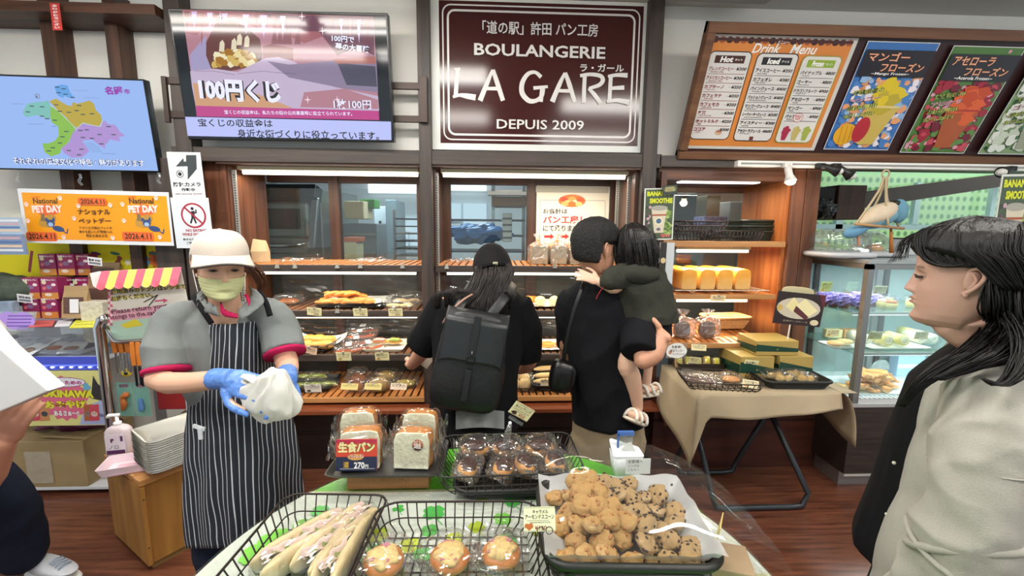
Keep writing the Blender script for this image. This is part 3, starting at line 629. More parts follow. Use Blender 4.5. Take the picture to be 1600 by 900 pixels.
# third shelf
t = wire_basket('low wire tray of butter rolls on the third left shelf', on(482, 548, 2.90, z3), .36, .30, .045, 0, 12, 10, .9)
paper('white liner paper in the wire tray of butter rolls', 438, 520, 2.77, 3.03, z3+.02, .03)
for i in range(11):
    px = 450+(i % 5)*15+(i//5)*4; yy = 2.82+(i//5)*.07
    bread('butter_roll', 'plain round golden butter roll in the wire tray on the third shelf', on(px, 545, yy, z3+.02+(.02 if i//5 == 1 else .0)+(.02 if i > 9 else 0)), (.05, .05, .055), 'ball' if i % 3 else 'roll', rz=i*1.1, group='butter rolls on the third shelf', mat=ORNG if i % 2 else GOLD)
for i, (px, yy, dz, rz) in enumerate(((548, 2.80, 0, .25), (560, 2.90, .02, .3), (566, 2.97, .05, .2), (572, 3.05, .07, .1), (578, 2.86, 0, .4))):
    t = pack('sausage_bread', 'film wrapped red glazed sausage bread, %s from the front in the third shelf pile' % NTH[i], 'bread', on(px, 548, yy, z3+dz), (.19, .11, .05), 'long', n=2, rz=rz, mat=breadmat('#a8421e', '#cf7a3a'), group='sausage breads on the third shelf', seed=6+i, wing=False)
    obj('label_sticker', MB().box((-.01, -.02, .056), (.035, .07, .002)), WHITE, t); obj('dark_print', MB().box((-.01, -.02, .0575), (.014, .014, .001)), INK, t)
tray('pale paper lined tray of filled sandwiches on the third shelf', on(606, 548, 2.92, z3), .26, .28, .02, M('#dcd6c2', .6), r=.01)
for i, px in enumerate((594, 617)):
    t = thing('filled_sandwich', ['white sandwich with pink ham filling on the pale tray', 'white sandwich with green filling on the pale tray, nearest the black sleeve'][i], 'sandwich', on(px, 545, 2.93, z3+.022), (0, 0, .2))
    obj('bread', bread_mesh('roll'), None, t).scale = (.052, .045, .035); obj('filling', MB().ell((0, -.02, .03), (.04, .02, .012), 14, 8, lambda v, d: lump(v, d, .4, 60)), M(['#c98a80', '#8fa04a'][i], .6), t, True)
# bottom shelf
tray('black tray of split sandwiches at the left of the bottom shelf', on(487, 605, 2.92, z4), .34, .30, .03, M('#1d1d1f', .35), r=.04)
for i, (px, yy, dz) in enumerate(((470, 2.86, 0), (492, 2.87, 0), (512, 2.88, 0), (478, 2.95, .03), (498, 2.96, .03))):
    t = pack('lettuce_sandwich', 'film wrapped lettuce roll, %s counting from front left in the black tray' % NTH[i], 'sandwich', on(px, 600, yy, z4+.006+dz), (.13, .10, .045), 'long', rz=.2-.1*i, mat=SAND, group='lettuce rolls in the black tray', seed=11+i, wing=False)
    obj('lettuce', MB().ell((0, -.01, .025), (.05, .025, .01), 16, 8, lambda v, d: lump(v, d, .6, 80)), M('#9aa648', .6), t)
for px, yy, kind, mat, nm, seed in ((556, 2.80, 'flat', None, 'front', 21), (561, 2.93, 'flat', BROWN, 'rear', 22)):
    pack('bagged_loaf', '%s bag of dark brown topped bread at the middle of the bottom left shelf' % nm, 'bread', on(px, 605, yy, z4+.006), (.12, .11, .085 if nm == 'front' else .11), kind, mat=mat, seed=seed)
for px, yy, nm, seed in ((592, 2.81, 'front', 23), (604, 2.96, 'rear', 24)):
    pack('bagged_disc_bread', '%s bag of round olive coloured bread on the bottom left shelf' % nm, 'bread', on(px, 605, yy, z4+.006), (.15, .12, .09), 'ball', mat=breadmat('#9a7a3a', '#b9a468'), seed=seed)
pack('bagged_green_bun', 'round bagged bun with green and yellow topping, right end of the bottom left shelf', 'bread', on(633, 600, 2.88, z4+.006), (.15, .13, .06), 'flat', mat=breadmat('#b9a24c', '#8ba05a'), seed=25)
# middle cabinet
for i, px in enumerate((843, 873, 903)):
    t = thing('bagged_shokupan', ['bagged white sandwich loaf, leftmost of three under the checkout poster', 'bagged white sandwich loaf, middle of three under the checkout poster', 'bagged white sandwich loaf, rightmost of three beside the man\'s head'][i], 'bread', on(px, 415, 2.86, z1))
    m = MB(); prof = [(-.052, 0), (.052, 0), (.054, .09), (.05, .115), (.03, .125), (-.03, .125), (-.05, .115), (-.054, .09)]
    m.loft([[V(x, y, z) for x, z in prof] for y in (0, .16)]); obj('loaf', m, M('#a8a893', .8, bump=.3, bs=60, var=.06), t, bevel=.004)
    obj('crust', MB().loft([[V(x*1.02, .002+y*1.0, .126+.012*(1-abs(x)/.055)) if False else V(x*1.03, y, z) for x, z in ((-.052, .10), (-.05, .12), (-.03, .13), (.03, .13), (.05, .12), (.052, .10))] for y in (.003, .158)], True), M('#c89b54', .6), t)
    w_ = wrap_mesh(.125, .19, .14, 30+i, True, False, film('#fff6f0', .10, .12, .08, fr=.4)); obj('wrapper', w_, None, t, loc=(0, .08, 0)); obj('tie', MB().lathe([(.014, .15), (.014, .16)], n=10), M('#cfa05a'), t, loc=(0, .08, .0))
paper('white liner paper under the cross marked buns', 790, 905, 2.80, 3.1, z2+.004)
for i, (px, yy, kd) in enumerate(((806, 2.93, 'curl'), (826, 2.90, 'cream'), (844, 2.89, 'cream'), (866, 2.89, 'cream'), (888, 2.89, 'cream'), (812, 2.82, 'twist'), (833, 3.03, 'roll'))):
    bread('cream_bun', ['golden knotted roll, first on the second middle shelf beside the backpack strap', 'brown plump bun with a dark ridge, second in the row behind the backpack', 'pale bun with a brown cross, third in the row behind the backpack', 'pale bun with a brown cross, last one visible left of the man', 'pale bun with a brown cross, hidden behind the man\'s shoulder', 'golden twist lying in front of the knotted roll', 'long brown roll leaning behind the plump buns'][i], on(px, 470, yy, z2+.008), (.045, .045, .055) if kd == 'cream' else (.05, .045, .05), kd, rz=[.2, 1.4, 1.5, 1.6, 1.5, -.8, .5][i], mat=PALE if i in (2, 3, 4) else ORNG)
paper('white liner paper under the orange topped rolls', 790, 910, 2.78, 3.05, z3+.004)
for i, (px, yy, dz) in enumerate(((824, 2.92, 0), (834, 2.86, 0), (838, 2.80, 0), (829, 2.97, .03), (856, 2.88, 0), (878, 2.88, 0))):
    if i < 4: bread('orange_cluster_bread', 'orange glazed knobbly bread piled on the third middle shelf beside the black sleeve', on(px, 535, yy, z3+.01+dz), (.045, .04, .05), 'curl', rz=i, group='knobbly breads on the third shelf')
    else: bread('ring_bread', ['orange ring shaped bread left of the shoulder bag strap', 'orange ring shaped bread half hidden by the shoulder bag strap'][i-4], on(px, 535, yy, z3+.01), (.05, .045, .05), 'donut')
wire_basket('low wire tray on the bottom middle shelf under the bagged rolls', on(806, 612, 2.88, z4), .26, .28, .035, 0, 9, 8, .9)
pack('bagged_rolls', 'clear bag of several pale rolls on the bottom middle shelf, right of the backpack', 'bread', on(811, 605, 2.84, z4+.004), (.17, .15, .11), 'ball', n=4, mat=PALE, seed=33)
pack('bagged_rolls', 'smaller clear bag of rolls behind the bag of pale rolls', 'bread', on(808, 605, 2.99, z4+.004), (.15, .12, .12), 'ball', n=2, mat=PALE, seed=34)
woven_basket('black tray basket of long rolls on the bottom middle shelf', on(858, 612, 2.90, z4), .26, .28, .045)
for i, (yy, dz) in enumerate(((2.84, 0), (2.90, .02), (2.97, .045))):
    bread('long_roll', ['bottom', 'middle', 'top'][int(dz*45+.1)]+' long pale roll in the black tray basket', on(855, 600, yy, z4+.03+dz), (.09, .09, .075), 'long', mat=PALE, rz=.1, group='long rolls on the bottom shelf')
# shelf-edge cards
C = card
C(491, 487, 2.70, 22, 13, 'チーズパン', 'cream card clipped to the second shelf edge, leftmost, reading cheese bread', rot=-.1, sub='cheese', price='¥160')
C(563, 488, 2.70, 22, 13, 'バタースティック', 'cream card on the second shelf edge below the twisted pastries', sub='butter stick', price='¥180')
C(618, 488, 2.70, 22, 13, 'ポークチョップ', 'cream card on the second shelf edge below the flat breads', sub='pork', price='¥200')
C(482, 547, 2.70, 26, 12, 'バターロール', 'pinkish card tilted on the front of the butter roll wire tray', tint='#ecc9a8', rot=-.25, sub='butter roll')
C(537, 557, 2.70, 23, 15, 'ソーセージ', 'cream card on the third shelf edge below the sausage breads', sub='フランク', pic='#b9a24c')
C(597, 557, 2.70, 22, 14, '惣菜パンロール', 'cream card on the third shelf edge below the sandwich tray', sub='roll', pic='#c99a5a')
C(489, 607, 2.70, 26, 14, 'コーヒーサンド', 'white card standing in front of the black tray of sandwiches', tint='#efeee4', pic='#3a3a30')
C(546, 604, 2.68, 27, 10, 'シュガートップ', 'yellow card before the dark brown bagged breads, bottom shelf', tint='#f0dc8c', rot=-.05, lean=-.4)
C(583, 604, 2.68, 27, 10, 'よもぎあんパン', 'yellow card before the round olive breads, bottom shelf', tint='#f0dc8c', rot=-.05, lean=-.4)
C(623, 604, 2.68, 26, 10, 'ピザまん', 'pale pink card before the green topped bun, bottom shelf', tint='#f2ddc0', rot=-.05, lean=-.4)
C(819, 488, 2.70, 16, 13, 'クリーム', 'cream card on the second middle shelf edge beside the backpack', sub='cream')
C(852, 598, 2.70, 16, 12, 'あげパン', 'cream card on the black tray basket of long rolls', tint='#f3ecc8')
C(883, 556, 2.70, 14, 16, 'リング', 'cream card on the third middle shelf edge behind the shoulder bag strap', tint='#f0ead0', pic='#d08a4a')
# ------------------------------------------------------------ cabinet C: baskets, loaves
cx0, cx1 = 1.075, W(1226, 380, 2.74).x
zc1 = W(1120, 377, 2.74).z; zc2 = W(1120, 460, 2.70).z; zc3 = W(1090, 536, 2.55).z
OW = wood('#9a6a3c', '#bb8a58', 'X', 5, .4)
shelf('board_shelf', 'upper plain wooden shelf of the right cabinet carrying empty baskets', cx0, cx1, 2.74, CY, zc1, False, mat=OW, rail=OW, rail_h=.035)
shelf('slatted_shelf', 'middle slatted wooden shelf under the row of square loaves', cx0-.03, W(1210, 465, 2.7).x, 2.70, CY, zc2, mat=SLAT, rail=OW, rail_h=.03)
shelf('slatted_shelf', 'lower slanted slatted shelf holding two bagged chocolate loaves', cx0-.06, W(1165, 536, 2.55).x+.15, 2.55, 3.05, zc3, mat=SLAT, rail=OW, rail_h=.03, tilt=R(4))
for (xx, zz, L, e, lb) in ((W(1112, 395, 2.84).x, zc1-.055, .5, 9, 'thin warm strip lamp under the basket shelf'), (W(1110, 484, 2.84).x, zc2-.05, .5, 7, 'thin warm strip lamp under the loaf shelf')):
    t = thing('strip_lamp', lb, 'lamp', (xx, 2.83, zz)); obj('housing', MB().b2(-L/2, L/2, -.014, .014, -.002, .03), M('#d8cda8', .4), t); obj('tube', MB().tube([(-L/2+.01, 0, -.012), (L/2-.01, 0, -.012)], .01, 8), EMC, t)
    area((xx, 2.84, zz-.035), L*.9, .03, e, (1, .84, .58))
for i, (px, yy, dz, rz) in enumerate(((1080, 2.95, 0, .1), (1083, 2.93, .03, -.05), (1140, 2.88, 0, .08), (1086, 2.96, .06, .12))):
    wire_basket(['empty dark wire basket at the bottom left of the basket shelf', 'empty dark wire basket nested second in the left pile', 'empty dark wire basket in front of the woven baskets', 'empty dark wire basket on top of the left pile'][i], V(W(px, 377, yy).x, yy, zc1+.002+dz), .34, .24, .065, rz, 13, 9, .85)
for i in range(3):
    woven_basket(['black woven basket at the bottom of the stack by the wooden post', 'black woven basket in the middle of the stack by the wooden post', 'black woven basket on top of the stack by the wooden post'][i], V(W(1184, 377, 2.98).x-.012*i, 2.98, zc1+.002+i*.036), .34, .25, .06, .03*i, M('#232821', .4))
wr = thing('wire_rack', 'white wire cooling rack under the square loaves', 'rack', V(W(1112, 465, 2.85).x, 2.72, zc2+.002))
mb = MB()
for i in range(18): mb.tube([(-.3+i*.035, 0, .02), (-.3+i*.035, .35, .02)], .0018, 5)
obj('wires', mb, M('#dcd9cf', .3, .4), wr); mb = MB()
for y in (0, .35): mb.tube([(-.31, y, .02), (.31, y, .02)], .003, 6)
for x in (-.2, .22): mb.tube([(x-.02, -.002, .02), (x, -.002, .001), (x+.02, -.002, .02)], .002, 5)
obj('frame', mb, M('#dcd9cf', .3, .4), wr)
for i, px in enumerate((1076, 1105, 1132, 1160)):
    t = thing('square_loaf', ['square golden sandwich loaf, leftmost of the four beside the child', 'square golden sandwich loaf, second of four on the wire rack', 'square golden sandwich loaf, third of four on the wire rack', 'square golden sandwich loaf, rightmost of the four on the wire rack'][i], 'bread', V(W(px, 462, 2.74).x, 2.74, zc2+.024))
    prof = [(-.048, 0), (.048, 0), (.051, .03), (.051, .10), (.045, .125), (.02, .135), (-.02, .135), (-.045, .125), (-.051, .10), (-.051, .03)]
    mb = MB(); mb.loft([[V(x*.97, y, z*.98) for x, z in prof] if y in (0, .3) else [V(x, y, z) for x, z in prof] for y in (0, .012, .10, .2, .288, .3)])
    obj('loaf', mb, breadmat('#d9982f', '#dfb673', bs=25, bump=.2), t, True, bevel=.006)
sx = (1067, 1106)
for i, px in enumerate(sx):
    t = thing('bagged_chocolate_loaf', ['bagged dark chocolate loaf with a gathered top, left one', 'bagged dark chocolate loaf with a gathered top, next to the wicker basket'][i], 'bread', V(W(px, 530, 2.64).x, 2.66, zc3+.01))
    obj('loaf', MB().ell((0, 0, .05), (.05, .04, .055), 20, 12, lambda v, d: v*(1+.08*noise.noise(v*30)), pw=.7), M('#4a2b1c', .5, bump=.3), t, True)
    obj('wrapper', wrap_mesh(.13, .11, .125, 40+i, True, False, film('#fff6f0', .12, .12, .10, fr=.5)), None, t); obj('tie', MB().lathe([(.012, .138), (.012, .146)], n=10), M('#e0b090'), t)
t = woven_basket('oval pale wicker basket lying empty behind the chocolate loaves', V(W(1133, 515, 2.85).x, 2.86, zc3+.03), .29, .17, .075, .1, M('#c08c52', .6, var=.3, bs=120), name='wicker_basket', taper=.75)
C(1122, 466, 2.66, 25, 10, '食パン', 'pale card clipped below the square loaves', tint='#f0dcb0', sub='¥380', rot=-.06)
C(1092, 543, 2.50, 25, 10, 'チョコマーブル', 'pale card clipped below the bagged chocolate loaves', tint='#efe2b0', sub='¥250', rot=-.06, lean=-.2)
# ============================================================ SIGNS, SCREENS, MENUS
class PB(Board):
    """board whose canvas is measured in metres from its centre; q() finds where a measured line of sight meets the sheet"""
    def __init__(s, o, w, h, m): super().__init__(o, w, h, w, h); s.m = m; s.inv = m.inverted()
    def q(s, x, y):
        n = s.m.to_3x3() @ V(0, 0, 1); p0 = s.m.translation; e = V(0, 0, EYE); d = ray(x, y)
        p = s.inv @ (e+d*((p0-e).dot(n)/d.dot(n))); return (p.x+s.w/2, s.h/2-p.y)
    def R(s, x0, y0, x1, y1):
        a, b_ = s.q(x0, y0), s.q(x1, y1); return a[0], a[1], b_[0], b_[1]
    def T(s, body, x0, y0, x1, y1, hp, mat, bold=.01, k=1.0, **kw):
        """text from mid-left to mid-right pixel, hp pixels tall"""
        a, b_ = s.q(x0, y0), s.q(x1, y1); c = s.q((x0+x1)/2, (y0+y1)/2-hp/2); e = s.q((x0+x1)/2, (y0+y1)/2+hp/2)
        L = math.hypot(b_[0]-a[0], b_[1]-a[1]); H = math.hypot(c[0]-e[0], c[1]-e[1]); m = ((a[0]+b_[0])/2, (a[1]+b_[1])/2)
        rot = -math.atan2(b_[1]-a[1], b_[0]-a[0])
        s.text(body, m[0]-L/2, m[1]-H/2, m[0]+L/2, m[1]+H/2, mat, bold, rot, **kw); return s
    def PP(s, pts, mat): return s.poly([s.q(*p) for p in pts], mat)
def pboard(name, label, cat, center, w, h, mat, rot=(0, 0), thick=.02, part='panel', bevel=0, **k):
    t, _ = board(name, label, cat, center, w, h, mat, 1, 1, rot, thick, part=part, bevel=bevel)
    m = Matrix.Translation(center) @ Matrix.Rotation(rot[0], 4, 'Z') @ Matrix.Rotation(math.pi/2+rot[1], 4, 'X') @ Matrix.Rotation(rot[2] if len(rot) > 2 else 0, 4, 'Z')
    return t, PB(t, w, h, m)
def corners(x0, y0, x1, y1, Y): a = W(x0, (y0+y1)/2, Y).x; b_ = W(x1, (y0+y1)/2, Y).x; t = W((x0+x1)/2, y0, Y).z; u = W((x0+x1)/2, y1, Y).z; return V((a+b_)/2, Y, (t+u)/2), b_-a, t-u
# ---------- the bakery sign
a, b_ = W(673, 120, 2.76).x, W(1013, 120, 2.76).x
zt, zb = 2.925, W(843, 236, 2.76).z
t, S = pboard('bakery_sign', 'big dark maroon bakery sign lettered LA GARE between two posts', 'sign', V((a+b_)/2, 2.76, (zt+zb)/2), b_-a, zt-zb, M('#dddfda', .35), thick=.03, part='white_board')
c6 = lambda x, y: (660+x/3.4625, y/3.4625)
MAR = M('#3f1a1a', .12); IV = M('#dfdcda', .4)
pa, pz = S.q(687, 120), S.q(1001, 120); top = S.q(843, 5)[1]; bot = S.q(843, 226)[1]
S.rect(pa[0], top, pz[0], bot, MAR)
def ring(m, tk, r): S.frame(pa[0]+m, top+m, pz[0]-m, bot-m, IV, tk, r, MAR)
ring(.018, .008, .05); ring(.046, .012, .045)
def cs(pts, w, close=False):
    """brush stroke: pts in crop coords with widths"""
    P = [V(*S.q(*c6(x, y)), 0) for x, y in pts]; sc = .00118
    P, Wd = smooth_path(P, [x*sc for x in w], 5) if len(P) > 2 else (P, [x*sc for x in w])
    L_, R_ = [], []
    for i, p in enumerate(P):
        d = (P[min(i+1, len(P)-1)]-P[max(0, i-1)]).normalized(); n_ = V(-d.y, d.x, 0)*Wd[i]/2; L_.append((p+n_)[:2]); R_.append((p-n_)[:2])
    for i in range(len(P)-1): S.poly([L_[i], L_[i+1], R_[i+1], R_[i]], IV)
cs([(190, 372), (186, 430), (180, 520)], [20, 20, 22]); cs([(165, 525), (200, 515), (240, 520), (288, 528)], [14, 16, 26, 30])
cs([(172, 374), (205, 372)], [10, 10])
cs([(380, 378), (350, 450), (312, 545)], [12, 22, 26]); cs([(382, 378), (405, 450), (436, 545)], [18, 24, 22]); cs([(345, 480), (405, 480)], [16, 18])
cs([(642, 418), (610, 392), (570, 402), (540, 450), (540, 505), (575, 545), (615, 545), (645, 520), (652, 480)], [20, 16, 20, 24, 26, 24, 20, 20, 22]); cs([(600, 478), (678, 470)], [18, 14]); cs([(648, 480), (640, 552)], [22, 20])
cs([(770, 395), (740, 460), (702, 552)], [12, 22, 26]); cs([(772, 395), (795, 460), (824, 556)], [18, 24, 20]); cs([(735, 492), (797, 494)], [16, 18])
cs([(878, 408), (874, 480), (872, 560)], [20, 20, 22]); cs([(852, 412), (905, 404), (960, 412), (975, 435), (955, 462), (900, 480)], [16, 18, 20, 22, 20, 14]); cs([(898, 480), (930, 515), (962, 560)], [14, 22, 22])
cs([(1018, 412), (1014, 480), (1010, 545)], [20, 20, 20]); cs([(1002, 416), (1050, 408), (1108, 410)], [14, 18, 24]); cs([(1012, 480), (1090, 476)], [16, 22]); cs([(995, 552), (1050, 545), (1115, 556)], [16, 20, 28])
def ST(body, x0, y0, x1, y1, hp, bold=.01): S.T(body, *c6(x0, y0), *c6(x1, y1), hp/3.4625, IV, bold)
ST('「道の駅」許田 パン工房', 325, 150, 948, 168, 72, .012); ST('BOULANGERIE', 280, 268, 988, 290, 66, .022)
ST('ラ・ガール', 852, 368, 1088, 372, 42, .02); ST('DEPUIS 2009', 402, 672, 872, 680, 52, .012)
S.done('painted_panel')
# ---------- big television
def tv(name, label, cen, w, h, yaw, lean, bz=.011):
    t, B = pboard(name, label, 'television', cen, w, h, M('#101216', .25), (yaw, lean), thick=.05, part='casing', bevel=.004); return t, B
cen = V(-1.162, 2.618, EYE+.859*.945)
t, B = tv('wall_television', 'large wall television showing a pink cave lottery advert', cen, 1.172, .667, -.017, .109)
c5 = lambda x, y: (250+x/3.4605, y/3.4605)
E_ = lambda h, e=.85: M(h, .08, e=e)
def BP(pts, m): B.PP([c5(*p) for p in pts], m)
w, h = 1.172, .667
B.rect(.011, .011, w-.011, h-.014, M('#171c22', .08))
sky = E_('#b98392'); B.PP([c5(120, 52), c5(1155, 92), c5(1186, 648), c5(200, 630)], sky)
BP([(120, 52), (1155, 92), (1160, 200), (1100, 180), (1010, 240), (900, 190), (780, 235), (690, 190), (600, 140), (520, 150), (400, 95), (300, 100), (200, 190), (140, 180)], E_('#a5606a'))
BP([(560, 75), (1155, 95), (1160, 300), (1060, 260), (960, 300), (860, 170), (700, 170), (620, 110)], E_('#6e3f55'))
BP([(245, 330), (250, 230), (300, 130), (380, 105), (470, 150), (540, 210), (555, 300), (540, 350), (380, 385), (280, 370)], E_('#6b3d3c'))
BP([(160, 300), (250, 190), (250, 300), (280, 380), (170, 390)], E_('#a9a0c8')); BP([(555, 250), (600, 240), (720, 260), (720, 330), (600, 320), (560, 330)], E_('#8b4a50'))
for i, (x, y, dx, dy) in enumerate(((145, 60, 14, 120), (185, 62, 16, 90), (225, 65, 12, 190), (270, 68, 16, 90), (310, 70, 12, 110), (350, 72, 18, 60), (420, 76, 14, 80), (465, 78, 18, 110), (520, 80, 12, 50), (560, 82, 20, 130), (615, 84, 14, 90), (665, 86, 16, 100), (930, 100, 10, 60), (980, 104, 10, 90), (1030, 106, 10, 110), (1075, 108, 12, 130), (1120, 110, 10, 130))):
    BP([(x-dx, y), (x+dx, y), (x+2, y+dy)], E_(['#7b3f42', '#cdb4dc', '#9a5a5c', '#dac4e8'][i % 4]))
for i, (x, y) in enumerate(((620, 200), (650, 195), (700, 215), (745, 205), (680, 180))): BP([(x-18, 240), (x+16, 240), (x, y-70)], E_('#8f5560'))
for i in range(30):   # heap of gold nuggets
    x = 300+(i*37) % 210; y = 350-(i*23) % 90*(1-abs(x-400)/260); B.PP([c5(x+r_*math.cos(a_), y+r_*.8*math.sin(a_)) for r_, a_ in [(22 if k_ % 2 else 27, k_*math.pi/3+i) for k_ in range(6)]], E_(['#d9b866', '#efdca0', '#b98f3c', '#f6ecc6', '#a87428'][i % 5]))
for x, y, a_ in ((335, 250, -.5), (430, 215, .2), (400, 240, 0), (470, 225, .5)): BP([(x-14, y+30), (x-10, y-20), (x+5, y-34), (x+16, y-14), (x+14, y+30)], E_('#e9dcc0'))
BP([(165, 385), (300, 372), (420, 390), (570, 315), (640, 310), (720, 330), (940, 470), (1180, 520), (1186, 600), (195, 575), (175, 470)], E_('#c9b6d2')); BP([(580, 330), (700, 350), (930, 330), (1170, 300), (1180, 500), (1000, 480), (800, 440), (700, 420)], E_('#8d7f9d')); BP([(960, 340), (1165, 360), (1175, 470), (1010, 460)], E_('#4b4a60'))
BP([(930, 320), (1168, 305), (1170, 345), (960, 345)], E_('#b06a62')); BP([(180, 450), (400, 470), (560, 520), (720, 585), (195, 575)], E_('#d5a079')); BP([(780, 500), (1000, 480), (1180, 540), (1183, 590), (760, 580)], E_('#b88090'))
B.line([B.q(*c5(*p)) for p in ((420, 400), (560, 385), (650, 395), (740, 400))], .0015, E_('#4a3a40')); B.line([B.q(*c5(*p)) for p in ((190, 385), (290, 385), (405, 405))], .0015, E_('#4a3a40'))
B.PP([c5(196, 572), c5(1184, 600), c5(1187, 650), c5(200, 630)], E_('#c4428e')); B.PP([c5(138, 632), c5(1250, 658), c5(1252, 758), c5(152, 735)], E_('#b4bcf0', 1.0))
WE = E_('#e6e6ff', 1.0); DE = E_('#111118', .3)
B.T('100円くじ', *c5(212, 480), *c5(655, 500), 36, WE, .05, edge=DE); B.T('100円で', *c5(930, 208), *c5(1052, 218), 10, WE, .03, edge=E_('#4a2c48', .5)); B.T('夢の大冒険', *c5(950, 250), *c5(1135, 270), 11, WE, .03, edge=E_('#35304a', .5))
B.T('1枚100円', *c5(940, 562), *c5(1142, 566), 15, WE, .02, edge=E_('#8a5a70', .6)); B.T('宝くじの収益金は、私たちの街の公共事業等に役立てられています。', *c5(350, 606), *c5(1040, 616), 6.5, WE, .015)
B.T('宝くじの収益金は', *c5(208, 663), *c5(610, 668), 12.5, DE, .015); B.T('身近な街づくりに役立っています。', *c5(420, 722), *c5(1185, 735), 13.5, DE, .015)
for x, y in ((770, 90), (880, 170), (330, 90), (1075, 130), (800, 540), (960, 540)): B.star(*B.q(*c5(x, y)), .004, .022, 4, E_('#f3dce8', 1.0))
B.done('screen_picture')
# bracket
t = thing('television_bracket', 'brown steel bracket frame holding the big television', 'bracket', (0, 2.72, 0)); mb = MB(); BR = M('#3d312c', .45, .4)
for y in (132, 185):
    a, b_ = W(258, y-7, 2.69), W(668, y+5, 2.69); mb = MB().b2(a.x, b_.x, -.03, -.01, a.z-.02, a.z+.018) if y == 132 else MB().b2(a.x, b_.x, -.03, -.01, a.z-.02, a.z+.018); obj('rail', mb, BR, t, bevel=.002)
for x0, x1 in ((257, 264), (656, 668)):
    a, b_ = W(x0, 120, 2.69), W(x1, 192, 2.69); obj('end_bar', MB().b2(W(x0, 155, 2.69).x, W(x1, 155, 2.69).x, -.045, -.025, b_.z, a.z), BR, t, bevel=.002)
# ---------- small television with map
t, B = tv('map_television', 'flat television on the left showing a coloured city map', V(-2.405, 2.64, 2.145), .93, .50, .041, .1)
c1 = lambda x, y: (x/5, 100+y/5)
B.rect(.01, .010, .925, .492, E_('#94b4ee', .95))
def BP(pts, m): B.PP([c1(*p) for p in pts], m)
BP([(425, 175), (485, 160), (530, 170), (545, 215), (585, 270), (540, 265), (510, 250), (490, 265), (450, 245)], E_('#62a6ea'))
BP([(180, 370), (210, 315), (260, 300), (340, 295), (380, 285), (395, 330), (400, 400), (385, 435), (340, 420), (300, 400), (250, 405), (215, 418), (185, 395)], E_('#7fc3bc'))
BP([(385, 290), (440, 270), (470, 290), (520, 320), (560, 330), (570, 295), (600, 310), (650, 300), (700, 285), (735, 310), (750, 360), (790, 400), (800, 450), (770, 490), (700, 470), (650, 460), (600, 500), (560, 470), (520, 420), (450, 360)], E_('#bfa93c'))
BP([(395, 330), (450, 365), (520, 425), (565, 470), (590, 510), (560, 560), (540, 610), (480, 660), (470, 700), (400, 722), (350, 690), (332, 620), (380, 620), (430, 600), (460, 560), (455, 490), (405, 455), (395, 420)], E_('#8cc24c'))
BP([(590, 510), (640, 465), (720, 480), (780, 490), (815, 440), (850, 470), (900, 475), (940, 530), (980, 562), (930, 570), (940, 605), (860, 590), (820, 640), (825, 662), (770, 630), (720, 590), (640, 600), (700, 680), (640, 730), (560, 730), (500, 695), (480, 660), (545, 610), (560, 555)], E_('#b394d8'))
BP([(650, 612), (720, 612), (780, 650), (800, 690), (720, 690)], E_('#94b4ee'))
for ln in (((395, 320), (460, 370), (540, 450), (580, 490), (600, 520)), ((600, 505), (650, 460), (700, 475), (790, 490), (800, 440))): B.line([B.q(*c1(*p)) for p in ln], .003, E_('#c6e0c8'))
for i in range(34):
    x = [250, 330, 220, 330, 370, 440, 620, 600, 650, 720, 470, 540, 430, 520, 490, 470, 415, 385, 630, 680, 780, 850, 890, 650, 720, 795, 620, 540, 640, 450, 500, 460, 515, 570][i]; y = [330, 335, 375, 408, 428, 320, 325, 365, 395, 390, 370, 378, 440, 528, 570, 618, 655, 680, 520, 515, 552, 490, 553, 575, 582, 625, 710, 677, 667, 182, 195, 225, 237, 262][i]
    B.rect(*B.R(*c1(x-18, y-5), *c1(x+18, y+4)), E_('#4a6068', .6))
for i in range(6):
    x, y, l_ = [(90, 312, 100), (220, 470, 120), (570, 208, 120), (655, 265, 120), (795, 700, 110), (410, 487, 30)][i]; B.rect(*B.R(*c1(x, y-3), *c1(x+l_, y+3)), E_('#7a92c8', .8))
B.oval(*B.q(*c1(295, 252)), .012, .012, E_('#33405a', .5)); B.oval(*B.q(*c1(295, 252)), .010, .010, E_('#a9c0f0', .9)); B.PP([c1(290, 240), c1(300, 262), c1(286, 262)], E_('#22304a', .4))
B.T('名護', *c1(820, 208), *c1(965, 208), 13, E_('#9a2fb0'), .05); B.T('市', *c1(972, 215), *c1(1018, 215), 8, E_('#9a2fb0'), .04)
B.T('それぞれの伝統文化や特色・魅力があります', *c1(105, 756), *c1(1130, 776), 11, E_('#e8ecff', 1), .015, edge=E_('#3c4a78', .5)); B.done('screen_picture')
for x, y in ((28, 272), (125, 275), (248, 273)):
    c = W(x, y, 2.62); o = obj('plastic_hook', MB().tube([(0, 0, .01), (.006, -.004, -.01), (-.006, -.004, -.03), (.006, 0, -.05)], .006, 8, 4), CLEAR, loc=c); tag(o, 'clear plastic hook holding the orange poster, ' + {28: 'at its left', 125: 'at its middle', 248: 'at its right'}[x], 'hook')
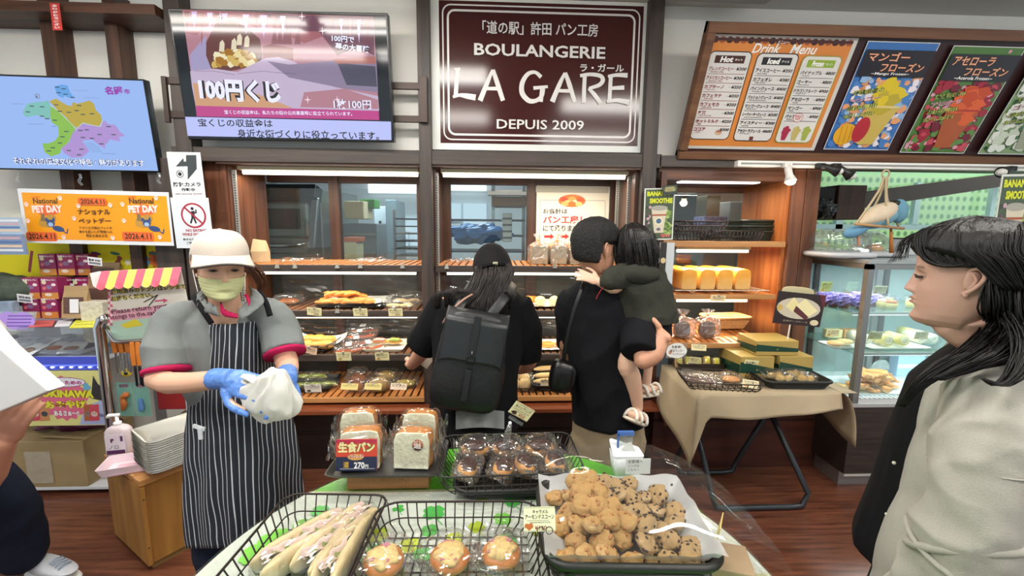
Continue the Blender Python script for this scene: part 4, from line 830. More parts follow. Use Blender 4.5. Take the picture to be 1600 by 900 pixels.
# ---------- orange pet day poster
cen, w, h = corners(34, 290, 267, 389, 2.62); h = .305
t, B = pboard('pet_day_poster', 'orange poster for pet day hanging under the map television', 'poster', cen, w, h, M('#d9dde2', .3), (0, .03, -.015), thick=.003, part='sheet')
OR = M('#e8980f', .35); B.rect(.02, .022, w-.012, h-.022, OR); c2 = lambda x, y: (x/4.091, 250+y/4.091)
BRN = M('#55371c', .5); ORD = M('#d9622b', .5); PK = M('#f6d9d3', .5); NV = M('#2f4878', .5); TAN = M('#b58a3a', .5)
def paw(x, y, s=1):
    a = B.q(*c2(x, y)); B.oval(a[0], a[1]+.004*s, .009*s, .007*s, PK)
    for dx, dy in ((-9, -4), (-4, -10), (3, -10), (9, -4)): B.oval(a[0]+dx*.001*s, a[1]+dy*.001*s, .0032*s, .0045*s, PK)
for ox in (0, 615):
    B.oval(*B.q(*c2(300+ox, 320)), .066, .032, ORD); B.T('HAPPY', *c2(205+ox, 240), *c2(258+ox, 240), 4, ORD, .03); B.T('National', *c2(212+ox, 262), *c2(368+ox, 262), 8.5, BRN, .03); B.T('PET DAY', *c2(205+ox, 314), *c2(398+ox, 312), 11.5, PK, .06)
    B.oval(*B.q(*c2(300+ox, 400)), .045, .03, TAN, wob=.1); B.oval(*B.q(*c2(330+ox, 372)), .027, .022, TAN); B.PP([c2(262+ox, 345), c2(285+ox, 345), c2(290+ox, 390), c2(262+ox, 390)], M('#7c6a48', .5))
    B.oval(*B.q(*c2(375+ox, 440)), .032, .016, NV, rot=.2); B.oval(*B.q(*c2(325+ox, 405)), .022, .021, NV); B.PP([c2(290+ox, 395), c2(292+ox, 365), c2(318+ox, 385)], NV); B.PP([c2(330+ox, 385), c2(345+ox, 362), c2(355+ox, 395)], NV); B.oval(*B.q(*c2(325+ox, 412)), .014, .012, M('#9ab4d8', .5))
    B.line([B.q(*c2(x+ox, y)) for x, y in ((405, 455), (430, 470), (435, 440))], .006, NV)
    B.rect(*B.R(*c2(165+ox, 458), *c2(372+ox, 520)), ORD, .014); B.T('2026.4.11', *c2(185+ox, 486), *c2(355+ox, 489), 9, INK, .02)
    for p in ((170, 285), (385, 245), (180, 390), (410, 495)): paw(p[0]+ox, p[1])
for p in ((505, 295), (708, 290), (478, 375), (725, 500)): paw(*p)
B.rect(*B.R(*c2(500, 240), *c2(688, 292)), ORD, .013); B.T('2026.4.11', *c2(520, 264), *c2(672, 268), 8, BRN, .03)
B.T('ナショナル', *c2(500, 330), *c2(708, 332), 8.5, BRN, .03); B.T('ペットデー', *c2(505, 388), *c2(712, 388), 8.5, BRN, .03)
for i, s_ in enumerate(('アメリカ発祥のペットの', '幸せを願い保護動物への', '意識を高める日')): B.T(s_, *c2(510 if i < 2 else 555, 433+i*25), *c2(720 if i < 2 else 690, 434+i*25), 4.6, BRN, .02)
B.done('poster_print')
# ---------- notices
cen, w, h = corners(265, 238, 317, 309, 2.63)
t, B = pboard('camera_notice', 'white security camera notice on the dark post', 'notice', cen, w, h, M('#dfe4e8', .3), (0, .06), thick=.002, part='sheet')
n_ = lambda x, y: (250+x/5.29, 230+y/5.29)
GK = M('#3a3f42', .4)
B.PP([n_(130, 160), n_(215, 65), n_(300, 65), n_(305, 180), n_(230, 270), n_(228, 160)], GK); B.PP([n_(130, 160), n_(225, 158), n_(225, 268), n_(140, 268)], M('#c9ced2', .4)); B.PP([n_(190, 50), n_(215, 50), n_(215, 118), n_(198, 118)], WHITE)
q_ = B.q(*n_(165, 222)); B.oval(*q_, .020, .020, INK); B.oval(*q_, .016, .016, WHITE); B.oval(*q_, .011, .011, INK)
B.T('防犯カメラ', *n_(112, 308), *n_(338, 308), 7.5, INK, .03); B.T('作動中', *n_(178, 352), *n_(290, 352), 5.5, INK, .03); B.T('24H Security System', *n_(128, 388), *n_(352, 386), 3, M('#7a3a48', .5), .02); B.done('notice_print')
cen, w, h = corners(271, 309, 330, 388, 2.62)
t, B = pboard('no_eating_notice', 'white no eating while walking notice above the cap', 'notice', cen, w, h, M('#d5dce2', .3), (0, .05), thick=.002, part='sheet')
q_ = B.q(*n_(278, 565)); RR = M('#a02437', .4); B.oval(*q_, .070, .072, RR, 32); B.oval(*q_, .060, .062, M('#d5dce2', .3), 32)
B.oval(*B.q(*n_(266, 508)), .009, .009, INK); B.PP([n_(255, 530), n_(285, 525), n_(290, 585), n_(262, 590)], INK); B.line([B.q(*n_(*p)) for p in ((270, 535), (300, 545), (295, 515))], .008, INK); B.line([B.q(*n_(*p)) for p in ((268, 585), (255, 630))], .010, INK); B.line([B.q(*n_(*p)) for p in ((280, 580), (300, 630))], .010, INK)
B.line([(q_[0]-.045, q_[1]-.045), (q_[0]+.045, q_[1]+.045)], .010, RR)
B.T('NO EATING', *n_(215, 688), *n_(385, 688), 4.3, RR, .03); B.T('WHILE WALKING', *n_(185, 720), *n_(400, 720), 4.3, RR, .03); B.T('歩きながらの飲食は', *n_(192, 762), *n_(400, 762), 4, INK, .02); B.T('ご遠慮ください', *n_(220, 792), *n_(390, 792), 4, INK, .02); B.done('notice_print')
# small red strip on the far left beam
cen, w, h = corners(80, 5, 95, 47, 2.64)
t, B = pboard('red_banner', 'small red paper strip with white writing at the top left', 'banner', cen, w, h, M('#c43a34', .5), thick=.002, part='sheet')
for i, ch in enumerate('ありがとうございます'[:8]): B.text(ch, w*.25, h*(.06+i*.115), w*.75, h*(.06+i*.115+.08), WHITE, .03)
# ---------- checkout poster inside the middle cabinet window
cen, w, h = corners(838, 291, 951, 388, 3.2)
t, B = pboard('checkout_poster', 'cream poster with bread picture and red arrows behind the man\'s head', 'poster', cen, w, h, M('#e7dfcf', .5), thick=.003, part='sheet')
k_ = lambda x, y: (670+x/3.913, 250+y/3.913)
B.rect(*B.R(*k_(655, 160), *k_(1100, 203)), M('#a9a69b', .5)); B.frame(*B.R(*k_(678, 243), *k_(1070, 540)), M('#5a5048', .6), .0022, .015, M('#e7dfcf', .5))
q_ = B.q(*k_(875, 250)); B.oval(*q_, .10, .045, M('#d9722c', .5)); 
for i, (dx, dy, c_) in enumerate(((-.06, -.01, '#c8452a'), (-.03, .012, '#e9c27a'), (.0, -.015, '#e0a050'), (.03, .008, '#f0dcae'), (.06, -.008, '#d9582c'), (-.05, .02, '#e8b060'), (.05, .022, '#e9c27a'), (0, .02, '#c9702c'))): B.oval(q_[0]+dx, q_[1]+dy, .028, .017, M(c_, .5))
B.T('お会計は', *k_(698, 313), *k_(848, 313), 8.5, INK, .02); B.T('パン工房レジ', *k_(698, 365), *k_(1025, 365), 12.5, M('#c9302a', .5), .03); B.T('にて承ります', *k_(698, 418), *k_(915, 418), 9.5, INK, .02)
for x in (705, 795, 885, 975): B.PP([k_(x, 460), k_(x+38, 460), k_(x+38, 450), k_(x+64, 467), k_(x+38, 486), k_(x+38, 476), k_(x, 476)], M('#c9302a', .5))
B.done('poster_print')
# ---------- drink menu board
bot_ = V(1.125, 2.72, 2.030); lean = math.atan2(.308, .649); mh = .718; mw = 2.35
cen = V(1.125+mw/2, 2.72-.5*mh*math.sin(lean), 2.030+.5*mh*math.cos(lean))
t, B = pboard('menu_board', 'long leaning wooden framed drink menu board at upper right', 'menu board', cen, mw, mh, M('#32191a', .4), (0, lean), thick=.03, part='back_panel')
MW = wood('#5a3a28', '#7a563c', 'X', 5, .5)
fr = .052
obj('frame_rail', MB().b2(-mw/2, mw/2, mh/2-fr, mh/2, -.03, .03), MW, t, bevel=.003); obj('frame_rail', MB().b2(-mw/2, mw/2, -mh/2, -mh/2+fr*.85, -.03, .03), MW, t, bevel=.003)
obj('frame_stile', MB().b2(-mw/2, -mw/2+.045, -mh/2+fr, mh/2-fr, -.03, .03), MW, t, bevel=.003)
m7 = lambda x, y: (1040+x/3.333, y/3.333)
def QR(f, pts):
    q = [B.q(*f(*p)) for p in pts]; return (q[0][0]+q[3][0])/2, (q[0][1]+q[1][1])/2, (q[1][0]+q[2][0])/2, (q[2][1]+q[3][1])/2
SH = M('#cfcfca', .25)
o_ = QR(m7, [(245, 170), (1000, 205), (775, 788), (100, 768)]); B.rect(*o_, SH)
x0, y0, x1, y1 = QR(m7, [(250, 190), (978, 222), (757, 772), (105, 755)]); ORB = M('#d98a45', .3); B.rect(x0, y0, x1, y1, ORB)
for i in range(20):
    a = x0+(x1-x0)*i/20; B.oval(a+(x1-x0)/40, y0+.008, (x1-x0)/40, .016, M(['#5a2f2a', '#a0583a', '#3a2224'][i % 3], .4), 12)
B.rect(x0, y0-.002, x1, y0+.012, M('#4a2a28', .4))
W_ = x1-x0; H_ = y1-y0
B.text('Drink', x0+W_*.30, y0+H_*.035, x0+W_*.50, y0+H_*.118, WHITE, .02, shear=.25); B.text('Menu', x0+W_*.57, y0+H_*.035, x0+W_*.76, y0+H_*.118, WHITE, .02, shear=.25)
HOT = [('ブレンドコーヒー', 'Blended coffee', 300), ('アメリカンコーヒー', 'American coffee', 300), ('カプチーノ', 'Cappuccino', 350), ('カフェラテ', 'Cafe latte', 350), ('カフェモカ', 'Caffe mocha', 350), ('紅茶', 'Earl Grey tea', 300), ('ホットミルク', 'Milk', 250), ('ココア', 'Cocoa', 300)]
ICE = [('アイスコーヒー', 'Iced coffee', 350), ('カフェオレ', 'Cafe au lait', 380), ('パインジュース', 'Pineapple Juice', 400), ('パッションジュース', 'Passion fruit Juice', 400), ('マンゴージュース', 'Mango Juice', 400), ('シークヮーサージュース', 'Citrus depressa Juice', 500), ('アイスティー', 'Iced tea', 300), ('アセローラジュース', 'Acerola Juice', 600)]
FRZ = [('パイナップル', 'Pineapple', 800), ('ゴーヤー', 'Bitter gourd', 800), ('ドラゴンフルーツ', 'Dragon fruit', 900), ('アセローラ', 'Acerola', 900), ('マンゴー', 'Mango', 900), ('パッション', 'Passion', 900)]
PAP = M('#dcdcda', .35)
for pts, ttl, sub, hc, rows, ic in (([(235, 262), (455, 270), (325, 732), (120, 722)], 'Hot', 'ホット', '#4a2c26', HOT, '#8a2a3a'), ([(485, 270), (697, 282), (545, 738), (343, 732)], 'Iced', 'アイス', '#2a2c30', ICE, '#26262c'), ([(718, 285), (930, 295), (740, 748), (562, 738)], 'Frozen', 'フローズン', '#8fae3a', FRZ, '#26262c')):
    a, b0, c, d = QR(m7, pts); bc = M('#9aa04a' if ttl == 'Frozen' else '#2e1f20', .4)
    B.frame(a, b0, c, d, bc, .005, .03, PAP); w_, h_ = c-a, d-b0
    B.rect(a+w_*.15, b0+h_*.045, c-w_*.15, b0+h_*.125, M(hc, .4)); B.text(ttl, a+w_*.28, b0+h_*.055, a+w_*.58, b0+h_*.115, WHITE, .05, shear=.1); B.text(sub, a+w_*.62, b0+h_*.075, a+w_*.8, b0+h_*.1, WHITE, .03)
    im = M(ic, .5); nk = M('#2a2024', .5)
    for i, (jp, en, pr) in enumerate(rows):
        y = b0+h_*(.165+i*.0985); L = min(.56, .085*len(jp)+.02)*w_
        B.text(jp, a+w_*.06, y-h_*.004, a+w_*.06+L*1.05, y+h_*.040, im, .04); B.text(en, a+w_*.12, y+h_*.044, a+w_*(.12+.022*len(en)), y+h_*.060, im, .02)
        B.text('¥%d' % pr, c-w_*.29, y+h_*.0, c-w_*.05, y+h_*.036, nk, .03, shear=.2); B.line([(c-w_*.36, y+h_*.02), (c-w_*.29, y+h_*.02)], .001, nk)
        if i < 7: B.line([(a+w_*.07, y+h_*.074), (c-w_*.06, y+h_*.074)], .0025, im)
    if ttl == 'Hot': B.oval(a+w_*.7, d-h_*.09, .022, .014, M('#c9a98c')); B.oval(a+w_*.7, d-h_*.105, .018, .005, M('#a0603a'))
    if ttl == 'Iced': B.rect(a+w_*.42, d-h_*.06, a+w_*.52, d-h_*.015, M('#6a3428'))
    if ttl == 'Frozen':
        for i, c_ in enumerate(('#a82a4a', '#c2b26a', '#9aa84a')):
            ox = a+w_*(.22+.28*i); oy = d-h_*.14; B.poly([(ox-.022, oy), (ox+.022, oy), (ox+.013, oy+.05), (ox-.013, oy+.05)], M(c_)); B.oval(ox, oy-.008, .025, .022, M(c_), wob=.25)
        q0 = (a+w_*.42, b0+h_*.69); B.oval(*q0, .030, .026, RED); B.oval(*q0, .0275, .0235, PAP); B.text('SOLD', q0[0]-.02, q0[1]-.013, q0[0]+.02, q0[1]-.002, RED, .04); B.text('OUT', q0[0]-.015, q0[1]+.001, q0[0]+.015, q0[1]+.012, RED, .04)
B.text('メニュー', x0+W_*.46, y0+.004, x0+W_*.54, y0+.02, WHITE, .02)
m8 = lambda x, y: (1260+x/3.333, y/3.333)
def fruit(pts, title1, title2, en, bg, cup, blobs, seed, red):
    a, b0, c, d = QR(m8, pts); w_, h_ = c-a, d-b0; rg = random.Random(seed)
    B.frame(a, b0, c, d, M('#dcdce0', .3), .004, 0, M(bg, .3)); a += .008; c -= .008; b0 += .008; d -= .008; w_, h_ = c-a, d-b0
    lo = b0+h_*.3
    for i in range(230):
        col, r0 = blobs[rg.randrange(len(blobs))]; x, y = rg.uniform(a+r0*1.3, c-r0*1.3), rg.uniform(b0+r0*1.3 if i < 12 else lo, d-r0*1.3); rr_ = min(r0*rg.uniform(.9, 2.2), x-a, c-x, y-b0, d-y); B.oval(x, y, rr_, rr_*rg.uniform(.7, 1), M(col, .3), 10, .15)
    gx = c-w_*.42
    B.poly([(gx-w_*.24, lo+h_*.27), (gx+w_*.28, lo+h_*.27), (gx+w_*.12, d-h_*.05), (gx-w_*.12, d-h_*.05)], M(cup[1], .3)); 
    for i in range(26): B.oval(gx+rg.gauss(.02, .1)*w_, lo+h_*(.17+rg.gauss(0, .06)), w_*.11, w_*.09, M(cup[i % 2 and 2 or 0], .3), 10, .3)
    B.poly([(gx-w_*.25, lo+h_*.26), (gx+w_*.29, lo+h_*.26), (gx+w_*.29, lo+h_*.28), (gx-w_*.25, lo+h_*.28)], M(cup[3], .3))
    if red:
        B.oval(a+w_*.20, d-h_*.15, w_*.17, h_*.11, M('#d9a42c', .3))
        for k in (-.06, .02, .09): B.line([(a+w_*(.20+k)-.012, d-h_*.24), (a+w_*(.20+k)+.004, d-h_*.06)], .003, M('#8a5a1c'))
        B.oval(a+w_*.42, d-h_*.2, w_*.12, h_*.13, M('#b0303c', .3))
    B.rect(a, b0+h_*.055, c, b0+h_*.29, M('#24222a', .3)); OT = M('#f2b08c', .3)
    B.text(title1, a+w_*.06, b0+h_*.075, a+w_*.66, b0+h_*.155, OT, .02, edge=M('#3a1c14')); B.text(title2, a+w_*.3, b0+h_*.165, a+w_*.93, b0+h_*.245, OT, .02, edge=M('#3a1c14')); B.text(en, a+w_*.2, b0+h_*.25, a+w_*.76, b0+h_*.28, WHITE, .02)
    for i, (s_, c_) in enumerate((('沖縄県産の', '#c9d06a'), (title1, '#f0b8cc'), ('果肉使用!', '#c9d06a'), ('お召し上がれ!', '#c9d06a'))): B.text(s_, a+w_*.06, lo+h_*(.10+.075*i), a+w_*(.5), lo+h_*(.15+.075*i), M('#2f4a24'), .01, rot=.15, edge=M(c_, .4))
fruit([(325, 210), (695, 225), (415, 782), (78, 775)], 'マンゴー', 'フローズン', '~Mango Frozen~', '#3f74b8', ['#d9c22c', '#c9b25c', '#b8a83a', '#d9c88c'], [('#4c82c4', .018), ('#8fb4dc', .013), ('#e0a070', .014), ('#e9e4ee', .012)], 3, True)
fruit([(760, 235), (1130, 245), (805, 795), (467, 790)], 'アセローラ', 'フローズン', '~Acerola Frozen~', '#4f7a3a', ['#d9602c', '#a8562c', '#c2481f', '#b03a2c'], [('#9a2238', .017), ('#c04a5a', .012), ('#5c8a44', .014), ('#6e1a30', .015), ('#d89ab0', .008)], 4, False)
fruit([(1205, 400-145), (1205+370, 265), (1240, 800), (858, 795)], 'ゴーヤー', 'フローズン', '~Goya Frozen~', '#7c9a6a', ['#b8c48a', '#9aa088', '#a2b46a', '#c9cfa8'], [('#dfe6dc', .02), ('#3c6a3c', .010), ('#c8d4c0', .018), ('#2f5534', .008)], 5, False)
fruit([(1640, 275), (2010, 285), (1690, 815), (1300, 810)], 'ドラゴン', 'フローズン', '~Dragon Frozen~', '#8a3a5a', ['#c23a6a', '#a83a5a', '#d95a8a', '#c9cfa8'], [('#dfe6dc', .02), ('#c23a6a', .014)], 6, False)
B.done('menu_print')
# ---------- smoothie posters
def smoothie(name, label, px, Y, lean=.05, roll=0, s=1):
    cen, w, h = corners(*px, Y)
    t, B = pboard(name, label, 'poster', cen, w, h, M('#d8dcd4', .3), (0, lean, roll), thick=.004, part='sheet'); B.w, B.h = w, h
    B.rect(w*.04, h*.025, w*.96, h*.975, M('#4a5a44', .35)); rg = random.Random(5)
    for i in range(26): B.oval(w*rg.uniform(.72, .9), h*rg.uniform(.4, .9), w*.07, h*.035, M(['#7c9a4a', '#a2b86a', '#56783a'][i % 3], .4), 8)
    for i in range(14): B.oval(w*rg.uniform(.1, .2), h*rg.uniform(.35, .75), w*.05, h*.03, M(['#c9a0b0', '#3c4a3a', '#6a4a5a'][i % 3], .4), 8)
    YL = M('#d9e02c', .4); B.text('BANANA', w*.08, h*.06, w*.82, h*.15, YL, .05); B.text('SMOOTHIE', w*.17, h*.19, w*.93, h*.29, YL, .05)
    B.poly([(w*.24, h*.38), (w*.76, h*.38), (w*.66, h*.86), (w*.36, h*.86)], M('#d4ccb4', .4)); B.oval(w*.5, h*.38, w*.28, h*.05, M('#a8a69a', .4)); B.rect(w*.25, h*.50, w*.745, h*.53, M('#a85a3a', .4))
    B.oval(w*.5, h*.63, w*.13, h*.075, M('#e4dcc0', .4)); B.oval(w*.5, h*.63, w*.09, h*.05, M('#4a6a8a', .4)); B.oval(w*.5, h*.79, w*.07, h*.03, M('#6a6478', .4))
    B.text('¥900', w*.56, h*.885, w*.9, h*.95, M('#b03a3a'), .05, edge=M('#efe6d8')); B.done('poster_print'); return t
smoothie('smoothie_poster', 'banana smoothie poster on the post beside the child\'s head', (1006, 294, 1053, 375), 2.66, .05, .03)
smoothie('smoothie_poster', 'banana smoothie poster hanging at the far right under the menu board', (1556, 272, 1612, 405), 2.50, .02, .03)
t, B = board('loyalty_badge', 'small dark olive badge clipped on top of the banana poster', 'badge', W(1047, 297, 2.63), .09, .055, M('#3d4540', .4), 100, 60, (0, .1, .1), .004, part='plate')
B.oval(50, 24, 46, 20, M('#6a6a4a', .4)); B.text('BANANA', 20, 10, 80, 22, M('#c9c08a'), .03); B.text('SMOOTHIE', 16, 24, 84, 38, M('#c9c08a'), .03); B.done('print')
cen, w, h = corners(1030, 379, 1052, 452, 2.60)
t, B = pboard('folded_menu_card', 'pale folded menu card standing behind the child', 'menu card', cen, w, h, M('#c3cacd', .4), (0, .02), thick=.01, part='cover'); B.rect(0, 0, w*.45, h*.98, M('#2f2c2a', .4)); B.oval(w*.25, h*.38, w*.18, h*.06, M('#cbb98a')); B.oval(w*.3, h*.62, w*.14, h*.05, M('#b0a050')); B.done('print')
# ============================================================ RIGHT: display case, opening, folding table
lm = bpy.data.materials.new('lattice_block'); lm.use_nodes = True; nt = lm.node_tree; b = nt.nodes['Principled BSDF']
tc = nt.nodes.new('ShaderNodeTexCoord'); mp = nt.nodes.new('ShaderNodeMapping'); mp.inputs['Scale'].default_value = (11, 0, 9); wv = nt.nodes.new('ShaderNodeTexChecker'); wv.inputs['Scale'].default_value = 2.0
vo = nt.nodes.new('ShaderNodeTexVoronoi'); vo.inputs['Randomness'].default_value = .0; vo.inputs['Scale'].default_value = 1
cr = nt.nodes.new('ShaderNodeValToRGB'); cr.color_ramp.elements[0].position = .2; cr.color_ramp.elements[1].position = .36; cr.color_ramp.elements[0].color = lin('#6fa070'); cr.color_ramp.elements[1].color = lin('#c2e8a4')
nt.links.new(tc.outputs['Object'], mp.inputs[0]); nt.links.new(mp.outputs[0], vo.inputs['Vector']); nt.links.new(vo.outputs['Distance'], cr.inputs[0]); nt.links.new(cr.outputs[0], b.inputs['Base Color']); b.inputs['Roughness'].default_value = .9
Yo = 5.4
struct('wall_garden', MB().b2(3.2, 12, Yo, Yo+.1, .2, 2.28), lm)
struct('wall_garden_top', MB().b2(3.2, 12, Yo+.02, Yo+.12, 2.28, 2.9), M('#b6e4a4', .9))
struct('wall_side_right', MB().b2(2.28, 2.34, 3.3, 5.2, 0, 2.75), M('#6a4a38', .8))
l = bpy.data.lights.new('lattice_fill_light', 'AREA'); l.shape = 'RECTANGLE'; l.size = 5; l.size_y = 2; l.energy = 70; l.color = (.95, 1, .9)  # unseen area lamp added outdoors to brighten the lattice wall
o = bpy.data.objects.new('lattice_fill_light', l); COL.objects.link(o); o.location = (6.5, 4.2, 3.4); o.rotation_euler = (R(40), 0, 0)
FRM = M('#c4e4e4', .4)
def wf(n, x0, x1, y0, y1, Y, m=FRM): struct(n, fb(MB(), x0, x1, y0, y1, Y, Y+.05), m)
wf('trim_60', 1430, 1438, 285, 352, 4.6); wf('trim_61', 1550, 1557, 275, 352, 4.6); wf('trim_62', 1306, 1317, 340, 362, 4.6); wf('trim_63', 1275, 1700, 352, 360, 4.6)
wf('window_20', 1275, 1700, 268, 352, 4.66, GLASS)
a, b_ = W(1345, 312, 3.4), W(1600, 276, 4.5)
struct('trim_64', MB().loft([[V(p.x, p.y, p.z-.07), V(p.x, p.y+.1, p.z-.07), V(p.x, p.y+.1, p.z+.06), V(p.x, p.y, p.z+.06)] for p in (a, b_)]), M('#3a2a22', .6))
o = obj('wall_cupboard', fb(MB(), 1309, 1353, 289, 343, 3.30, 3.7), wood('#3f2a20', '#573a2c', 'Z', 5, .5), bevel=.006); tag(o, 'dark brown wall cupboard right of the wooden post above the case', 'cupboard')
t = thing('dark_shelf_bin', 'dark open shelf stuffed with black bags beside the wooden post', 'shelf', W(1294, 342, 3.25)); 
obj('shell', MB().b2(-.10, .08, .06, .3, -.0, .24), M('#1a1715', .6), t); obj('bag', MB().ell((0, .05, .08), (.09, .06, .07), 20, 12, lambda v, d: lump(v, d, .5, 30)), M('#22201e', .25, bump=.6, bs=20), t)
# case
CX, CF, CB, CR_ = 2.155, 2.40, 3.02, 4.35
t = case = thing('display_case', 'lit glass pastry display case with dark base, right of the wooden post', 'display case', (CX, CF, 0)); w = CR_-CX; d = CB-CF
KB = wood('#26201d', '#3a302b', 'X', 12, .4); AL = M('#8f9290', .35, .75)
obj('base', MB().b2(0, w, 0, d, .112, .545), KB, t, bevel=.003); obj('kick', MB().b2(.03, w-.03, .07, d-.05, 0, .10), M('#a8a6a2', .35, .7), t); obj('lower_trim', MB().b2(0, w, -.004, .01, .100, .113), M('#d8d8d4', .3, .5), t)
obj('deck', MB().b2(.01, w-.01, .01, d, .545, .56), M('#e9f1f2', .3), t); obj('sill', MB().b2(-.004, w, -.006, .02, .545, .566), M('#cfd4d4', .3, .6), t)
g_ = MB().b2(.03, w-.03, 0, .045, .566, .60); obj('vent_strip', g_, M('#d7dcdc', .4, .3), t); g_ = MB()
for i in range(70): g_.b2(.04+i*.03, .05+i*.03, -.002, .04, .598, .602)
o = obj('vent_slots', g_, M('#8d9494'), t); o['kind'] = 'stuff'
obj('corner_post', MB().b2(0, .037, 0, .037, .55, 1.40), AL, t, bevel=.003); obj('corner_post', MB().b2(0, .03, d-.03, d, .55, 1.40), AL, t); obj('top_rail', MB().b2(0, w, 0, .03, 1.375, 1.405), AL, t); obj('top_rail', MB().b2(0, .03, 0, d, 1.375, 1.405), AL, t)
obj('roof', MB().b2(-.005, w, -.005, d+.01, 1.405, 1.43), M('#9aa2a4', .35, .3), t, bevel=.004)
obj('front_glass', MB().b2(.037, w, .012, .018, .57, 1.375), GLASS, t); obj('side_glass', MB().b2(.012, .018, .037, d-.03, .57, 1.375), GLASS, t)
obj('back_panel', MB().b2(0, w, d-.012, d, .55, 1.40), M('#9fb4b4', .15, .2), t)
for x in (.14, .60, .66, 1.1): obj('back_door_frame', MB().b2(x, x+.035, d-.03, d-.012, .56, 1.38), M('#23282a', .4) if x in (.14, .66) else AL, t)
zsA, zsB = W(1420, 488, 2.52).z, W(1400, 551, 2.47).z
GS = film('#cfe8e2', .10, .04, .12, 'shelf_glass')
for z, y0, lb in ((zsA, .12, ''), (zsB, .07, '')):
    obj('glass_shelf', MB().b2(.03, w, y0, d-.04, z-.006, z), GS, t); obj('shelf_edge', MB().b2(.03, w, y0-.008, y0, z-.014, z+.002), M('#c4d4d0', .25, .4), t)
    obj('shelf_light', MB().b2(.05, w, y0+.005, y0+.02, z-.02, z-.008), M('#ffffff', .3, e=3), t)
area((CX+.6, CF+.25, 1.36), 1.1, .12, 11, (.95, 1, 1)); area((CX+.6, CF+.22, zsB-.03), 1.1, .04, 6, (.95, 1, 1)); area((CX+.6, CF+.24, zsA-.03), 1.1, .04, 4, (.95, 1, 1))
# things in the case
def inC(px, Y, z): return V(W(px, 480, Y).x, Y, z)
for i, (px, Y) in enumerate(((1284, 2.72), (1301, 2.70), (1318, 2.66), (1336, 2.72), (1362, 2.72), (1345, 2.62))):
    t = thing('purple_cup_dessert', 'purple wrapped cup dessert, %s in the top shelf row of the display case' % NTH[i], 'dessert', inC(px, Y, zsA+.001), group='purple cup desserts')
    obj('cup', MB().lathe([(.026, 0), (.034, .045)], n=14), M('#6a3a3a', .4), t, True); obj('wrapper', MB().ell((0, 0, .06), (.046, .046, .036), 20, 12, lambda v, d: lump(v, d, .7, 50)), M('#9b8cd8', .2, bump=.8, bs=40), t)
for i, (px, Y) in enumerate(((1378, 2.66), (1392, 2.62), (1424, 2.66), (1385, 2.74))):
    t = thing('custard_cup', 'clear cup of yellow custard cake, %s of the top shelf group' % NTH[i], 'dessert', inC(px, Y, zsA+.001), group='custard cups in the case')
    obj('cake', MB().lathe([(.028, .002), (.034, .04)], n=16), M('#e6d27c', .5), t, True); obj('topping', MB().ell((0, 0, .045), (.03, .03, .014), 14, 8, lambda v, d: lump(v, d, .4, 60)), M(['#e9c9a0', '#c9743c', '#f0e4b0', '#e9dca0'][i], .5), t, True); obj('cup', MB().lathe([(.030, 0), (.040, .075)], n=18, cap=False), CLEAR, t, True)
for i, (px, Y) in enumerate(((1275, 2.85), (1322, 2.88), (1336, 2.90))):
    t = thing('tall_parfait_cup', 'small layered parfait cup, %s from left at the case back' % NTH[i], 'dessert', inC(px, Y, zsA+.001), group='parfait cups at the back of the case'); obj('layers', MB().lathe([(.02, .002), (.03, .07)], n=12), M(['#e0cf6a', '#c9a08a', '#b98a7a'][i], .5), t, True); obj('cup', MB().lathe([(.022, 0), (.034, .09)], n=14, cap=False), CLEAR, t, True)
for i, (px, Y) in enumerate(((1300, 2.84), (1325, 2.84))): o = obj('sponge_block', MB().b2(-.05, .05, -.03, .03, 0, .06), M(['#e3d9a8', '#c99a6c'][i], .6), loc=inC(px+5, Y, zsB+.001), bevel=.006); tag(o, ['cream sponge cake block seen low behind the case side glass', 'orange brown cake block just left of the case corner post'][i], 'cake')
def plate(label, px, Y, z, w, d): return tray(label, inC(px, Y, z), w, d, .012, M('#e9e9e4', .3), name='plate', cat='plate', r=.02)
plate('white oblong plate of swiss rolls on the lower case shelf', 1395, 2.62, zsB+.002, .40, .2)
for i, (px, Y) in enumerate(((1396, 2.56), (1421, 2.56), (1360, 2.60), (1450, 2.60), (1466, 2.60), (1440, 2.70))):
    t = thing('swiss_roll', ['swiss roll with cream spiral, left of the pair on the lower shelf', 'swiss roll with cream spiral, right of the pair on the lower shelf', 'cream roll behind the corner post on the lower shelf', 'cream roll right of the swiss roll pair', 'cream roll nearest the woman\'s neck', 'yellow roll at the back of the lower shelf'][i], 'cake', inC(px, Y, zsB+.016))
    obj('sponge', MB().tube([(0, 0, .034), (0, .12, .034)], .034, 20), M(['#e6d68a', '#ded27c', '#f0ead2', '#f0e6c0', '#efe9d4', '#e4d478'][i], .6, bump=.2), t, True)
    sp = [V(.028*(1-k/30)*math.cos(k*.45), -.002, .034+.028*(1-k/30)*math.sin(k*.45)) for k in range(28)]; obj('cream_swirl', MB().tube(sp, .0035, 6), M('#fbf8ee', .5), t, True)
tray('white plate of flat cakes behind the side glass on the lower shelf', inC(1320, 2.62, zsB+.002), .2, .16, .012, M('#dfe3e2', .3), name='plate', cat='plate', r=.02)
for i, (px, Y) in enumerate(((1312, 2.58), (1326, 2.62))): bread('flat_cake', ['flat pale cake lying left behind the side glass', 'flat pale cake leaning on its neighbour near the case post'][i], inC(px, Y, zsB+.016), (.05, .05, .05), 'flat', mat=PALE)
tray('white tray heaped with sugared pastries on the case floor', inC(1372, 2.68, .562), .44, .34, .02, M('#dfe7e8', .3), name='pastry_tray', r=.03)
rg = random.Random(4)
